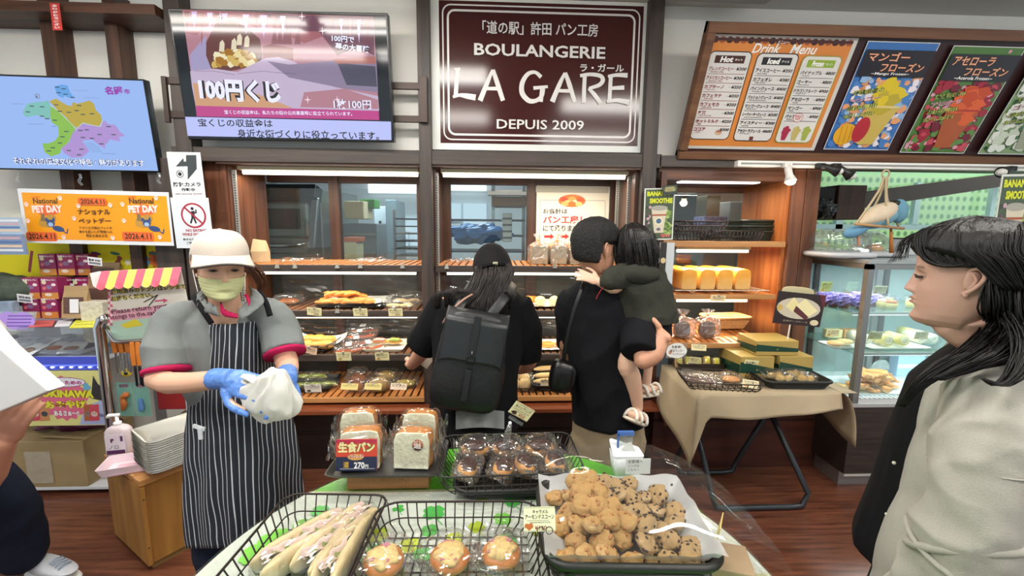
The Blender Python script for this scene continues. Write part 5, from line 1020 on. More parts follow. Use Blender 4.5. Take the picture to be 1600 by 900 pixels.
for i in range(84):
    rr_ = math.sqrt(rg.random())*(1-.5*(i//22)/3); aa = rg.uniform(0, 6.28); px = 1374+44*rr_*math.cos(aa); Y = 2.67+.14*rr_*math.sin(aa); z = .572+.026*(i//22)
    bread('sugared_pastry', 'small sugared fried pastry heaped on the tray on the case floor', inC(px, Y, z), (rg.uniform(.032, .044), .03, .038), ['twist', 'curl', 'lumpy'][i % 3], rz=rg.uniform(0, 3), mat=breadmat('#c98a4a', '#ead0a0'), group='sugared pastries on the case floor')
t = thing('cheese_bowl', 'small bowl of chopped topping left of the sugared pastries', 'bowl', inC(1328, 2.62, .562)); obj('bowl', MB().lathe([(.03, 0), (.05, .04), (.047, .04)], n=20), CLEAR, t, True); obj('topping', MB().ell((0, 0, .03), (.042, .042, .015), 16, 8, lambda v, d: lump(v, d, .5, 60)), M('#c9a45c', .6), t, True)
o = obj('food_cover', MB().grid(lambda u, v: V((u-.5)*.14, -.06*math.sin(v*math.pi)+.1*v, .13*math.sin(math.pi*min(1, v+.1))*(1-(2*u-1)**4*.5)), 12, 10), CLEAR, smooth=True, loc=inC(1385, 2.85, .57)); tag(o, 'curved clear plastic lid leaning behind the sugared pastries', 'lid')
t = thing('blue_carton_pack', 'blue and white carton at the back of the case floor', 'box', inC(1432, 2.90, .562)); obj('box', MB().b2(-.10, .10, -.02, .05, 0, .17), M('#a9c9e6', .4), t, bevel=.004); obj('stripe', MB().b2(-.10, .10, -.022, -.02, .06, .09), M('#e6f0f8', .4), t)
def case_card(px, py, Y, wp, hp, title, label, tint='#e6e2b4'):
    t, b_ = card(px, py, Y, wp, hp, title, label, tint=tint, clip=False, pic='#b9a04a', sub='cake'); h = hp*Y/F
    obj('wire_stand', MB().tube([(-.01, -h*.5, 0), (0, -h*.5-.025, -.004), (.01, -h*.5, 0)], .0012, 5), CHROME, t)
case_card(1291, 448, 2.62, 18, 17, '紅芋カップ', 'green and white card above the purple cup desserts', '#b9cf8a'); case_card(1375, 453, 2.58, 23, 13, 'カスタード', 'cream card above the custard cups')
case_card(1301, 520, 2.52, 22, 13, 'チーズケーキ', 'cream card above the flat cakes behind the side glass'); case_card(1368, 524, 2.50, 24, 14, 'ロールケーキ', 'olive card left of the swiss roll pair', '#d2cf98'); case_card(1440, 524, 2.50, 24, 14, 'フルーツロール', 'olive card right of the swiss roll pair', '#d2cf98')
# on top of the case: domes and grey tray, bird mobile
for i, (px, py, s) in enumerate(((1310, 400, 1), (1385, 402, .92))):
    c = V(W(px, py, 2.62).x, 2.62+.12*i, 1.431); t = thing('cake_dome', ['clear square acrylic cover on the grey tray over the case, left', 'clear round acrylic dome on the grey tray over the case, right'][i], 'food cover', c)
    obj('tray', MB().ell((0, 0, .018), (.165*s, .15, .02), 28, 10, None, pw=.5), M('#b4b6ba', .3), t, True)
    if i == 0: obj('cover', MB().ell((0, 0, .035), (.14, .12, .14), 28, 14, lambda v, d: v if v.z > 0 else V(v.x, v.y, 0), pw=.45), CLEAR, t, True)
    else: obj('cover', MB().ell((0, 0, .035), (.12, .11, .13), 28, 14, lambda v, d: v if v.z > 0 else V(v.x, v.y, 0)), CLEAR, t, True); obj('bun', bread_mesh('ball'), None, t, loc=(.02, 0, .03)).scale = (.05, .05, .05)
o = obj('white_box', MB().b2(-.09, .09, 0, .12, 0, .11), M('#c8ccd0', .4), loc=V(W(1428, 385, 2.9).x, 2.88, 1.431), bevel=.004); tag(o, 'pale box with dark rim standing on the case in front of the woman\'s forehead', 'box'); obj('rim', MB().b2(-.092, .092, -.002, .122, .108, .116), M('#3a3030', .5), o)
# hanging bird mobile
Yb = 2.50; P_ = lambda x, y, dy=0: W(x, y, Yb+dy); base = P_(1384, 272)
t = thing('hanging_bird_swing', 'blue and white stuffed bird on a cord swing hung from the rail', 'toy', base); L_ = lambda x, y, dy=0: P_(x, y, dy)-base
rp = M('#b8a888', .9, bump=.4, bs=200)
obj('ring', MB().tube([V(.022*math.cos(a), 0, .022*math.sin(a)) for a in [i*math.pi/8 for i in range(17)]], .005, 8), rp, t, True)
for i, (pts) in enumerate(([(1381, 277, 0), (1372, 300, -.02), (1338, 350, -.05)], [(1384, 277, 0), (1384, 310, -.03), (1388, 353, -.06)], [(1387, 277, 0), (1386, 310, .02), (1404, 354, .02)], [(1382, 277, 0), (1375, 305, .03), (1357, 338, .06)])): obj('cord', MB().tube([L_(*p) for p in pts], .006, 6, 3), rp, t, True)
obj('perch', MB().tube([L_(1336, 350, -.05), L_(1412, 357, -.02)], .008, 8), M('#a9855c', .6), t, True)
obj('tassel', MB().tube([L_(1392, 357), L_(1393, 395)], [.006, .012], 8), M('#a8672c', .8), t, True)
bc = L_(1372, 335); mt = Matrix.Rotation(R(-28), 3, 'Y')
bd = obj('bird_body', MB().ell(bc, (.115, .06, .055), 28, 16, lambda v, d: V(v.x, v.y*(1-.3*max(0, -d.x)), v.z*(1-.35*max(0, -d.x))), mat=mt), M('#cbbba4', .9, bump=.3, bs=150), t, True)
obj('blue_back', MB().ell(bc+V(.02, .01, -.02), (.115, .055, .055), 28, 16, None, mat=Matrix.Rotation(R(-20), 3, 'Y')), M('#6f9cae', .9, bump=.3, bs=150), t, True)
obj('head', MB().ell(L_(1404, 330), (.045, .045, .07), 20, 14), M('#5f8ea4', .9, bump=.3, bs=150), t, True)
obj('tail', MB().ell(L_(1340, 360), (.085, .035, .03), 20, 12, lambda v, d: V(v.x, v.y, v.z*(1+.5*(-d.x))), mat=Matrix.Rotation(R(-20), 3, 'Y')), M('#5d8bab', .9), t, True)
obj('wing_tip', MB().ell(L_(1398, 318), (.03, .03, .02), 12, 8), BLACK, t, True); obj('leg', MB().tube([L_(1341, 368), L_(1342, 384)], .008, 8), M('#b08468', .6), t)
# cake sign on a stick
cen, w, h = corners(1210, 458, 1288, 508, 2.42)
t, B = pboard('cake_sign', 'dark sign with photo of cheesecake slices on a white stick', 'sign', cen, w, h, M('#2a1c1a', .35), (.05, .0, -.10), thick=.004, part='sheet')
B.oval(w*.48, h*.48, w*.46, h*.33, M('#c4bba6', .4)); B.poly([(w*.20, h*.45), (w*.34, h*.15), (w*.5, h*.38), (w*.38, h*.62)], M('#e0d59a', .4)); B.poly([(w*.42, h*.4), (w*.58, h*.16), (w*.88, h*.5), (w*.72, h*.72)], M('#e6dcaa', .4)); B.poly([(w*.42, h*.4), (w*.72, h*.72), (w*.66, h*.82), (w*.38, h*.58)], M('#5a2c2c', .4)); B.oval(w*.86, h*.88, w*.09, h*.09, M('#d8cba8', .4)); B.oval(w*.09, h*.5, w*.06, h*.10, M('#c9aa5c', .4)); B.text('紅芋チーズケーキ', w*.2, h*.86, w*.72, h*.92, M('#a09080'), .02); B.poly([(w*.86, 0), (w, 0), (w, h*.5)], M('#5a2428', .4)); B.done('cake_picture')
obj('lid_picture', MB().ell((-.02, h*.52, -.012), (w*.34, h*.16, .006), 24, 6, pw=.7), M('#b9b08a', .3), t); obj('stick', MB().tube([(-.035, -h*.4, -.006), (-.03, -h*.9-.14, -.006)], .004, 8), M('#d8d4cc', .4), t)
# folding table with brown paper
zt = .735; TX0, TX1, TY0, TY1 = 1.09, 1.86, 2.16, 2.66
t = thing('folding_table', 'folding table on looped black steel legs left of the display case', 'table', ((TX0+TX1)/2, (TY0+TY1)/2, 0)); hw, hd = (TX1-TX0)/2, (TY1-TY0)/2
obj('tabletop', MB().b2(-hw, hw, -hd, hd, zt-.03, zt-.003), M('#b98a56', .4), t, bevel=.003)
LEG = M('#35383c', .35, .4)
def leg_loop(x0, x1, yf, xt0, xt1, yt): return MB().tube([(xt0, yt, zt-.04), (x0, yf, .10), (x0+.03, yf-.0, .025), (x0+.10, yf, .018), (x1-.10, yf, .018), (x1-.03, yf, .025), (x1, yf, .10), (xt1, yt, zt-.04)], .016, 10, 1)
cxm, cym = (TX0+TX1)/2, (TY0+TY1)/2
obj('leg', leg_loop(1.245-cxm, 1.81-cxm, 2.235-cym, 1.17-cxm, 1.60-cxm, 2.50-cym), LEG, t, True); obj('leg', leg_loop(1.19-cxm, 1.60-cxm, 2.60-cym, 1.23-cxm, 1.66-cxm, 2.32-cym), LEG, t, True)
pm = M('#a8987c', .75, bump=.12, bs=6, var=.06)
mb = MB()
def clothz(x, y):   # sheet laid over the top, sides hang with a deeper corner at front left
    return None
top_ = lambda x, y: V(x, y, zt)
mb.grid(lambda u, v: V(TX0-.01+(TX1+.10-TX0)*u, TY0-.012+(TY1-TY0)*v, zt+(.0 if True else 0)), 10, 8)
def front(u, v): dz = .115+.02*math.sin(u*4)-.02*u+.265*max(0, 1-u*12); return V(TX0-.01-.03*v*max(0, 1-u*6)+(TX1-TX0+.01)*u, TY0-.012-.03*v+.008*math.sin(u*14)*v, zt-v*dz)
mb.grid(front, 40, 8)
def left(u, v): dz = .25+.15*(1-u)**1.5; return V(TX0-.012-.03*v+.012*math.sin(u*7)*v, TY0-.012-.03*v*max(0, 1-u*5)+(TY1-TY0)*u, zt-v*dz)
mb.grid(left, 24, 8)
def rightc(u, v):
    a = v*1.6; return V(TX1+.0+.10*math.sin(min(a, 1.5)), TY0-.03*v+(TY1-TY0)*u, zt-.30*v*v*(1-.45*u)-.01*math.sin(u*9)*v)
mb.grid(rightc, 16, 12)
o = obj('brown_paper_cover', mb, pm, smooth=True); so = o.modifiers.new('thickness', 'SOLIDIFY'); so.thickness = .0015; tag(o, 'brown kraft paper draped over the folding table, hanging low at its left corner', 'table cover')
zt += .002
FT = lambda px, Y, z=0: V(W(px, 590, Y).x, Y, zt+z)
tray('clear lidded tray at the back left of the paper covered table', FT(1088, 2.58), .30, .17, .05, M('#2a2422', .3), name='tray', r=.02)
for i, px in enumerate((1060, 1074, 1090, 1103, 1118)):
    t = thing('yellow_packet', ['small yellow packet of cake, far left in the dark tray', 'small yellow packet of cake, second in the dark tray', 'small yellow and brown packet, middle of the dark tray', 'small yellow packet of cake, fourth in the dark tray', 'small yellow packet of cake, far right in the dark tray'][i], 'packet', FT(px, 2.54+.03*(i % 2), .012), rot=(-.3, 0, 0))
    obj('cake', MB().box((0, 0, .03), (.045, .02, .055)), M(['#c9a470', '#c9a470', '#8a6a5a', '#caa06a', '#c9a470'][i], .6), t, bevel=.005); obj('label', MB().box((0, -.012, .04), (.032, .002, .04)), M(['#d9d24a', '#e2dc5a', '#c9c04a', '#e6d838', '#dcd640'][i], .5), t); obj('wrapper', wrap_mesh(.055, .03, .065, 60+i, False, False), None, t)
cen, w, h = corners(1041, 536, 1073, 560, 2.50); t, B = pboard('oval_sign', 'white scalloped sign with handwriting at the left end of the folding table', 'sign', cen, w, h, film(), (0, .05), thick=.001, part='holder')
B.oval(w/2, h/2, w*.5, h*.5, WHITE, 26, .06); B.text('乳酸菌!', w*.25, h*.16, w*.72, h*.34, INK, .02); B.text('宮古マンゴー', w*.2, h*.4, w*.85, h*.58, INK, .02); B.text('フィナンシェ', w*.3, h*.64, w*.9, h*.8, INK, .02); B.oval(w*.2, h*.6, w*.08, h*.14, M('#c99a7a')); B.done('print')
card(1085, 563, 2.48, 18, 13, '宮古マンゴー', 'pale card in front of the yellow packets', tint='#eae4b4', sub='¥250', lean=.4, rot=-.15, clip=False)
wire_basket('dark wire basket of bread wedges at the front of the paper covered table', FT(1122, 2.29), .40, .24, .045, -.15, 12, 8, .86)
for i, (px, Y, rz) in enumerate(((1090, 2.34, -.5), (1098, 2.27, -.6), (1142, 2.30, .2))):
    if i < 2: pack('bagged_pastry', ['bagged dark pastry at the back left of the wire basket', 'bagged dark pastry at the front left of the wire basket'][i], 'pastry', FT(px, Y, .012), (.17, .08, .045), 'long', n=2, rz=rz, mat=breadmat('#7a5a52', '#a48a7c'), seed=70+i, wing=False)
    else: pack('bread_wedge', 'pale crusty bread wedge wrapped in film in the wire basket', 'bread', FT(px, Y, .008), (.11, .10, .05), 'flat', mat=breadmat('#c98a4a', '#dfae74'), seed=73, wing=False)
def gbox(label, px, Y, z, w, d, h, rz=0):
    t = thing('gift_box', label, 'gift box', FT(px, Y, z), (0, 0, rz)); GB = M('#a8904e', .45, bump=.1, bs=20); GG = M('#0e3a2c', .4)
    obj('carton', MB().b2(-w/2, w/2, -d/2, d/2, 0, h), GB, t, bevel=.002)
    obj('green_band', MB().add([V(-w/2, -d/2-.0015, h*.78), V(-w/2, -d/2-.0015, h*.30), V(w/2, -d/2-.0015, h*.24), V(w/2, -d/2-.0015, h*.48)], [(0, 1, 2, 3)]).add([V(-w/2-.0015, -d/2, h*.66), V(-w/2-.0015, d/2, h*.5), V(-w/2-.0015, d/2, h*.1), V(-w/2-.0015, -d/2, h*.18)], [(0, 3, 2, 1)][::1]), GG, t)
    obj('seal', MB().box((0, -d/2-.002, h*.42), (.006, .002, .008)), M('#c9a85c', .3, .6), t)
gbox('lower gold gift box with green diagonal band, left of the pair on the table', 1162, 2.48, 0, .20, .24, .135)
gbox('lower gold gift box with green diagonal band, right of the pair beside the post', 1220, 2.48, 0, .20, .24, .135)
gbox('small gold gift box with green band on top of the other two', 1193, 2.48, .137, .25, .20, .085)
card(1173, 570, 2.36, 24, 17, 'お土産に', 'tilted card with a price before the gold gift boxes', tint='#e9e2b0', sub='ボックス', price='¥900', rot=-.12, clip=False, pic='#b9a050')
card(1173, 600, 2.20, 28, 13, 'サクサク塩パン', 'pale card on the wire basket at the front of the folding table', tint='#efe2b8', sub='¥200', rot=-.15, lean=-.3, clip=False, pic='#c9904a')
woven_basket('long black woven tray of bagged cookies at the right front of the table', FT(1232, 2.30), .36, .22, .042, -.05)
for i, (px, Y, rz) in enumerate(((1208, 2.33, .1), (1224, 2.28, -.1), (1243, 2.33, .2), (1258, 2.27, -.1), (1234, 2.36, .3))):
    pack('bagged_cookies', 'clear bag of pale lumpy cookies, %s placed in the black woven tray' % NTH[i], 'cookies', FT(px, Y, .02), (.10, .08, .05), 'lumpy', n=2, rz=rz, mat=breadmat('#c9a45c', '#ecdca8'), group='bags of pale cookies in the woven tray', seed=80+i, wing=i % 2 == 0)
# ============================================================ LEFT: souvenir stand
St = M('#c9ccd2', .4); Yd = 2.46
t = thing('souvenir_stand', 'white souvenir display stand with a blue lit edge at the left', 'display stand', (-2.75, Yd, 0)); zD = W(70, 557, Yd).z
obj('deck', MB().b2(-.62, .56, 0, .48, zD-.03, zD), M('#b9bcc8', .35), t, bevel=.003)
obj('edge_board', MB().b2(-.62, .56, -.012, 0, W(70, 577, Yd).z, zD), M('#4a5ad0', .3), t); obj('light_strip', MB().b2(-.62, .54, -.016, -.012, W(70, 571, Yd).z, W(70, 569, Yd).z), M('#6a7aff', .3, e=1.2), t)
mb = MB()
for i in range(24): mb.ell((-.6+i*.05, -.018, W(70, 572.5, Yd).z), (.009, .004, .004), 8, 6)
o = obj('light_dots', mb, M('#e6f0ff', .3, e=8), t); o['kind'] = 'stuff'
obj('base_shelf', MB().b2(-.62, .56, .04, .48, .03, .05), M('#dfe2e6', .3), t, bevel=.003); obj('back_panel', MB().b2(-.62, .56, .46, .48, .05, zD), M('#3a2a2a', .6), t)
for x in (-.6, .5): obj('support', MB().b2(x, x+.04, .4, .44, .0, zD), M('#8a8c90', .4, .4), t)
# cloth backdrop
cen, w, h = corners(-60, 352, 288, 470, 2.82)
t, B = pboard('flower_backdrop', 'bright yellow floral cloth behind the souvenir boxes', 'cloth', cen, w, h, M('#d9cf1c', .8), thick=.004, part='cloth')
f_ = lambda x, y: (x, y)
B.oval(*B.q(223, 408), .045, .045, M('#4f9ac4', .7)); B.star(*B.q(223, 408), .006, .036, 5, M('#e4eef0', .7)); B.star(*B.q(247, 405), .05, .066, 12, M('#cf6a2c', .7)); B.oval(*B.q(247, 405), .035, .035, M('#a84a24', .7), 10, .2)
B.star(*B.q(200, 410), .012, .024, 6, M('#e4e4d4', .7)); 
for pts in (((190, 402), (180, 412), (172, 425)), ((50, 392), (46, 425)), ((185, 400), (188, 420))): B.line([B.q(*p) for p in pts], .018, M('#8a3a3a', .7))
for i in range(9): q_ = B.q(268+(i % 3)*7, 400+(i//3)*11); B.line([q_, (q_[0]+.03, q_[1]-.03)], .006, M('#2f6a5a', .7))
for i in range(5): q_ = B.q(150+i*30, 396); B.oval(q_[0], q_[1], .03, .01, M(['#5a3a6a', '#3a6a5a'][i % 2], .7), rot=.2)
B.done('cloth_print')
# magenta cartons
CT = [(48, 467, 2.63, 0), (77, 467, 2.63, 0), (48, 497, 2.63, 1), (77, 497, 2.63, 1), (74, 430, 2.74, 2), (103, 430, 2.74, 2), (127, 430, 2.76, 2), (106, 467, 2.74, 2), (126, 467, 2.74, 2)]
def magenta_box(px, py, Y, label, wpx=26, hp=33):
    cen, w, h = corners(px-wpx/2, py-hp, px+wpx/2, py, Y)
    t, B = pboard('snack_carton', label, 'carton', cen, w, h, M('#8f2458', .4), thick=.06, part='carton')
    B.rect(0, h*.7, w, h, M('#c9863a', .4)); B.oval(w*.5, h*.45, w*.2, h*.1, M('#8a6a90', .4)); B.oval(w*.78, h*.33, w*.14, h*.07, M('#efe0e4', .4)); B.oval(w*.4, h*.8, w*.22, h*.08, M('#e0d0c0', .4)); B.oval(w*.2, h*.5, w*.1, h*.08, M('#d96a6a', .4))
    B.text('軟骨せんべい', w*.08, h*.06, w*.92, h*.15, WHITE, .03); B.oval(w*.22, h*.22, w*.14, h*.09, M('#d9d2a8', .4)); B.done('print')
nm = ['magenta snack carton, front row left above the purple card', 'magenta snack carton, front row right beside the kraft pouch', 'magenta snack carton, lowest left behind the white price tag', 'magenta snack carton, lowest right behind the purple card', 'magenta snack carton, top row left under the orange poster', 'magenta snack carton, top row second under the orange poster', 'magenta snack carton, top row right half hidden', 'magenta snack carton, second row behind the kraft pouch', 'magenta snack carton, second row furthest right']
for i, (px, py, Y, _) in enumerate(CT): magenta_box(px, py, Y, nm[i])
for i in range(3):   # risers under the cartons
    a, b_ = [(32, 95), (58, 140), (120, 190)][i]; Y = [2.63, 2.74, 2.72][i]; zt_ = [W(60, 497, 2.63).z, W(100, 467, 2.74).z, W(150, 480, 2.72).z][i]
    o = obj('riser', MB().b2(W(a, 500, Y).x, W(b_, 500, Y).x, Y-.01, Y+.10, zD, zt_-.002), M('#8f8a98', .4)); tag(o, ['grey riser block under the front magenta cartons', 'grey riser block under the rear magenta cartons', 'grey riser block under the kraft pouches'][i], 'riser')
def pouch(px0, py0, px1, py1, Y, label, col='#a58a62', win=True, tag_=True):
    cen, w, h = corners(px0, py0, px1, py1, Y); t = thing('pouch', label, 'pouch', V(cen.x, Y, cen.z-h/2), (-.12, 0, 0))
    obj('bag', MB().loft([[V(-w/2, -.02, 0), V(w/2, -.02, 0), V(w/2, .02, 0), V(-w/2, .02, 0)], [V(-w*.5, -.018, h*.5), V(w*.5, -.018, h*.5), V(w*.5, .018, h*.5), V(-w*.5, .018, h*.5)], [V(-w*.5, -.003, h*.85), V(w*.5, -.003, h*.85), V(w*.5, .003, h*.85), V(-w*.5, .003, h*.85)], [V(-w*.5, -.001, h), V(w*.5, -.001, h), V(w*.5, .001, h), V(-w*.5, .001, h)]]), M(col, .6, bump=.2, bs=15), t)
    if win: obj('window', MB().box((0, -.0215, h*.4), (w*.8, .002, h*.5)), M('#5d4238', .2, bump=.6, bs=60), t)
    if tag_: obj('label', MB().box((w*.05, -.0235, h*.38), (w*.36, .002, h*.42)), M('#dfe0e6', .5), t)
pouch(98, 447, 136, 497, 2.60, 'kraft pouch with clear window and white label beside the magenta cartons'); pouch(136, 435, 175, 480, 2.72, 'brown glossy kraft pouch behind the awning sign', '#8a6648', True, False); pouch(140, 410, 186, 437, 2.78, 'flat brown kraft pouch at the back under the white tag', '#9a8062', True, False)
cen, w, h = corners(137, 470, 172, 533, 2.62); o = obj('patterned_box', MB().box((0, 0, 0), (w, .08, h)), M('#c9c4b4', .5, var=.2, bs=60), loc=cen, bevel=.003); tag(o, 'grey white patterned box behind the tongs stand', 'box')
for (x0, y0, x1, y1, Y, s, lb) in ((137, 402, 159, 415, 2.68, '軟骨 ¥780', 'white price tag clipped near the yellow cloth'), (27, 460, 50, 473, 2.58, '¥540', 'white price tag before the lowest magenta carton'), (-5, 470, 14, 481, 2.58, '¥480', 'white price tag at the very left edge')):
    cen, w, h = corners(x0, y0, x1, y1, Y); t, B = pboard('price_tag', lb, 'price tag', cen, w, h, M('#e6e8ec', .4), (0, .1, -.12), thick=.002, part='tag'); B.text(s, w*.1, h*.2, w*.9, h*.5, INK, .03); B.rect(w*.1, h*.6, w*.9, h*.85, M('#7a7c86', .5)); B.done('print')
# hanging packs, plush, cards on deck
for i, (x0, y0, x1, y1, cl) in enumerate(((-8, 340, 34, 366, '#a8bcd0'), (-8, 366, 38, 398, '#7f93b4'))):
    cen, w, h = corners(x0, y0, x1, y1, 2.55); t, B = pboard('hanging_packet', ['pale blue hanging packet with pictures at the left edge', 'blue grey hanging packet below the pale one'][i], 'packet', cen, w, h, M(cl, .25), (0, .1), thick=.012, part='packet')
    for k in range(4): B.rect(w*.08, h*(.12+.2*k), w*.92, h*(.24+.2*k), M(['#dfe6ee', '#c9a8b4', '#5a7ab0', '#e0c8b0'][(k+i) % 4], .4))
    B.done('print')
o = obj('plush_toy', MB().ell((0, 0, 0), (.13, .10, .10), 26, 16, lambda v, d: lump(v, d, .5, 12)), M('#3f4a40', .95, var=.4, bs=20, bump=.8), loc=V(W(8, 445, 2.66).x, 2.66, W(8, 450, 2.66).z), smooth=True); tag(o, 'mottled dark green soft toy heaped at the left edge', 'soft toy')
cen, w, h = corners(-12, 470, 26, 505, 2.58); o = obj('paw_packet', MB().box((0, 0, 0), (w, .05, h)), M('#8a9cb0', .3, var=.2, bs=30), loc=cen, bevel=.006); tag(o, 'blue grey packet under the soft toy at the left edge', 'packet')
cen, w, h = corners(-6, 487, 55, 517, 2.50); t, B = pboard('cloud_card', 'purple cloud shaped card with dark writing on the stand', 'card', cen, w, h, CLEAR, (0, -.3), thick=.001, part='holder')
B.oval(w*.25, h*.42, w*.25, h*.42, M('#a98ad8', .4)); B.oval(w*.62, h*.5, w*.37, h*.46, M('#a98ad8', .4), 20, .06)
for k in range(4): B.rect(w*.28, h*(.2+.17*k), w*.9, h*(.25+.17*k), M('#5a3a94', .4))
B.done('print')
o = obj('clear_riser', MB().b2(W(34, 505, 2.5).x, W(165, 505, 2.5).x, 2.47, 2.62, zD+.0, 1.025), CLEAR); tag(o, 'clear acrylic riser under the small leaflets on the souvenir stand', 'riser')
def flatcard(name, pts, zc, col, lines, label, cat='card'):
    q = [G(x, y, zc) for x, y in pts]; c = sum(q, V(0, 0, 0))/4; mb = MB().prism([(p.x-c.x, p.y-c.y) for p in q][::-1], 0, .004); o = obj(name, mb, M(col, .4), loc=c); tag(o, label, cat)
    for k in range(lines): a = q[0].lerp(q[3], (k+1)/(lines+1))-c; b2 = q[1].lerp(q[2], (k+1)/(lines+1))-c; e = (b2-a); m = MB().tube([a+e*.12+V(0, 0, .005), a+e*.85+V(0, 0, .005)], .0022, 4, flat=.3); obj('text_line', m, M('#5a3a4a', .5), o)
    return o
flatcard('red_card', [(62, 495), (92, 492), (82, 510), (44, 512)], 1.028, '#d0605c', 3, 'red leaflet lying beside the purple cloud card')
flatcard('white_card', [(95, 497), (118, 496), (108, 510), (85, 511)], 1.028, '#dfe0e8', 2, 'small white leaflet with red print on the stand')
flatcard('yellow_card', [(125, 494), (156, 490), (150, 512), (108, 513)], 1.034, '#dcdc3c', 4, 'bright yellow leaflet beside the chrome tongs stand')
mb = MB(); c = G(85, 540, zD+.01)
tray('white shallow tray of silver pouches on the souvenir stand', V(W(82, 548, 2.56).x, 2.575, zD+.002), .50, .20, .03, M('#c4c8d4', .3), name='tray', r=.02)
for i, (x, Y, rz, cl) in enumerate(((12, 2.60, .3, '#c9ccd2'), (52, 2.58, .25, '#b9c0cc'), (74, 2.60, .1, '#d9dce2'), (95, 2.56, .25, '#c4c8d0'), (120, 2.55, .3, '#b4b8c2'), (62, 2.52, -.2, '#cfd2da'), (110, 2.62, .1, '#e2e4ea'))):
    t = thing('silver_pouch', ['silver foil pouch lying outside the tray at the far left', 'pale blue foil pouch, left end of the white tray', 'silver foil pouch with dark dots, second in the tray', 'silver foil pouch with round brown window, middle of the tray', 'silver pouch with dried fish, right end of the tray', 'small silver pouch across the front of the tray', 'white pouch lying at the back of the tray'][i], 'pouch', V(W(x, 545, Y).x, Y, zD+.045), (.35, 0, rz))
    obj('foil', MB().grid(lambda u, v: V((u-.5)*.11, (v-.5)*.17, .012*math.sin(u*math.pi)*math.sin(v*math.pi)+.004*noise.noise(V(u*9, v*9, i))), 12, 12), M(cl, .4), t)
    obj('window', MB().ell((.0, -.05, .008), (.035, .025, .004), 14, 6), M(['#7a6258', '#8a7468', '#6a5a54', '#8a4e34', '#7a5a4c', '#7a6a60', '#c9b8a0'][i], .4), t); obj('print', MB().box((0, .03, .013), (.07, .04, .001)), M('#8a92a8', .5), t)
# promotion banner
cen, w, h = corners(26, 580, 166, 665, 2.44)
t, B = pboard('souvenir_banner', 'pink and yellow banner for pet souvenirs below the blue light strip', 'banner', cen, w, h, M('#dcd98c', .4), thick=.004, part='sheet'); s4 = lambda x, y: (x/4.5, 480+y/4.5)
B.PP([s4(600, 700), s4(745, 640), s4(745, 825), s4(560, 825)], M('#a8b4dc', .5))
q_ = B.q(*s4(450, 640)); B.star(*q_, .118, .135, 16, M('#d96a8a', .4)); B.oval(*B.q(*s4(450, 528)), .118, .03, M('#8a4a7a', .4)); B.oval(*B.q(*s4(450, 528)), .113, .026, M('#e6e4f0', .4))
MG = M('#a8247a', .4); B.T('ペットの', *s4(318, 532), *s4(440, 532), 8, MG, .05); B.T('ための', *s4(455, 530), *s4(575, 530), 6, MG, .05); B.T('OKINAWA', *s4(290, 605), *s4(660, 612), 12, M('#dfe03c', .4), .06, edge=M('#8a5a1c', .4)); B.T('おみやげ', *s4(318, 688), *s4(610, 680), 13, M('#dfe03c', .4), .06, edge=M('#8a5a1c', .4)); B.T('あるさぁ〜!!', *s4(380, 745), *s4(558, 745), 8.5, WHITE, .05, edge=M('#a8245a', .4))
B.PP([s4(640, 640), s4(655, 480), s4(690, 540), s4(720, 560), s4(735, 660)], M('#2f2e30', .5))
for x, c_, c2_ in ((250, '#c94a5a', '#e0d8d0'), (315, '#c98a5a', '#4a4a50'), (625, '#a8603a', '#8a7a70'), (665, '#c94a5a', '#d9c0b0')): B.PP([s4(x-35, 690), s4(x+30, 680), s4(x+38, 795), s4(x-30, 800)], M(c_, .5)); B.oval(*B.q(*s4(x, 750)), .018, .016, M(c2_, .5)); B.oval(*B.q(*s4(x-8, 745)), .003, .003, INK); B.oval(*B.q(*s4(x+8, 745)), .003, .003, INK)
B.T('さかな', *s4(700, 755), *s4(742, 765), 5, M('#2a3a6a'), .03); B.oval(*B.q(*s4(610, 560)), .02, .02, M('#6ab0d0', .5), wob=.3); B.done('banner_print')
# cardboard box and things over it
zb_ = .051; a, b_ = W(-40, 725, 2.50).x, W(133, 725, 2.50).x; ht = W(60, 690, 2.5).z
t = thing('cardboard_box', 'large brown cardboard box with a silvery tape patch on the low shelf', 'box', ((a+b_)/2, 2.50, zb_)); w = b_-a; KR = M('#a58f66', .75, bump=.1, bs=12, var=.05)
obj('carton', MB().b2(-w/2, w/2, 0, .36, 0, ht-zb_), KR, t, bevel=.004); obj('flap', MB().box((w*.3, .16, ht-zb_+.012), (.26, .28, .005), mat=Matrix.Rotation(R(4), 3, 'Y')), M('#b59d72', .75), t)
p0, p1 = W(35, 707, 2.49), W(83, 756, 2.49); obj('tape_patch', MB().grid(lambda u, v: V(p0.x+(p1.x-p0.x)*u-(a+b_)/2, -.003-.002*noise.noise(V(u*6, v*6, 0)), p1.z+(p0.z-p1.z)*v-zb_), 12, 10), M('#b4aa94', .3, bump=.3, bs=20), t)
o = obj('purple_cloth', MB().ell((0, 0, 0), (.22, .1, .035), 26, 12, lambda v, d: lump(v, d, .6, 16)), M('#5d1240', .6, bump=.5, bs=20), loc=V(W(100, 675, 2.6).x, 2.66, ht+.05), smooth=True); tag(o, 'dark magenta cloth lying on the cardboard box', 'cloth')
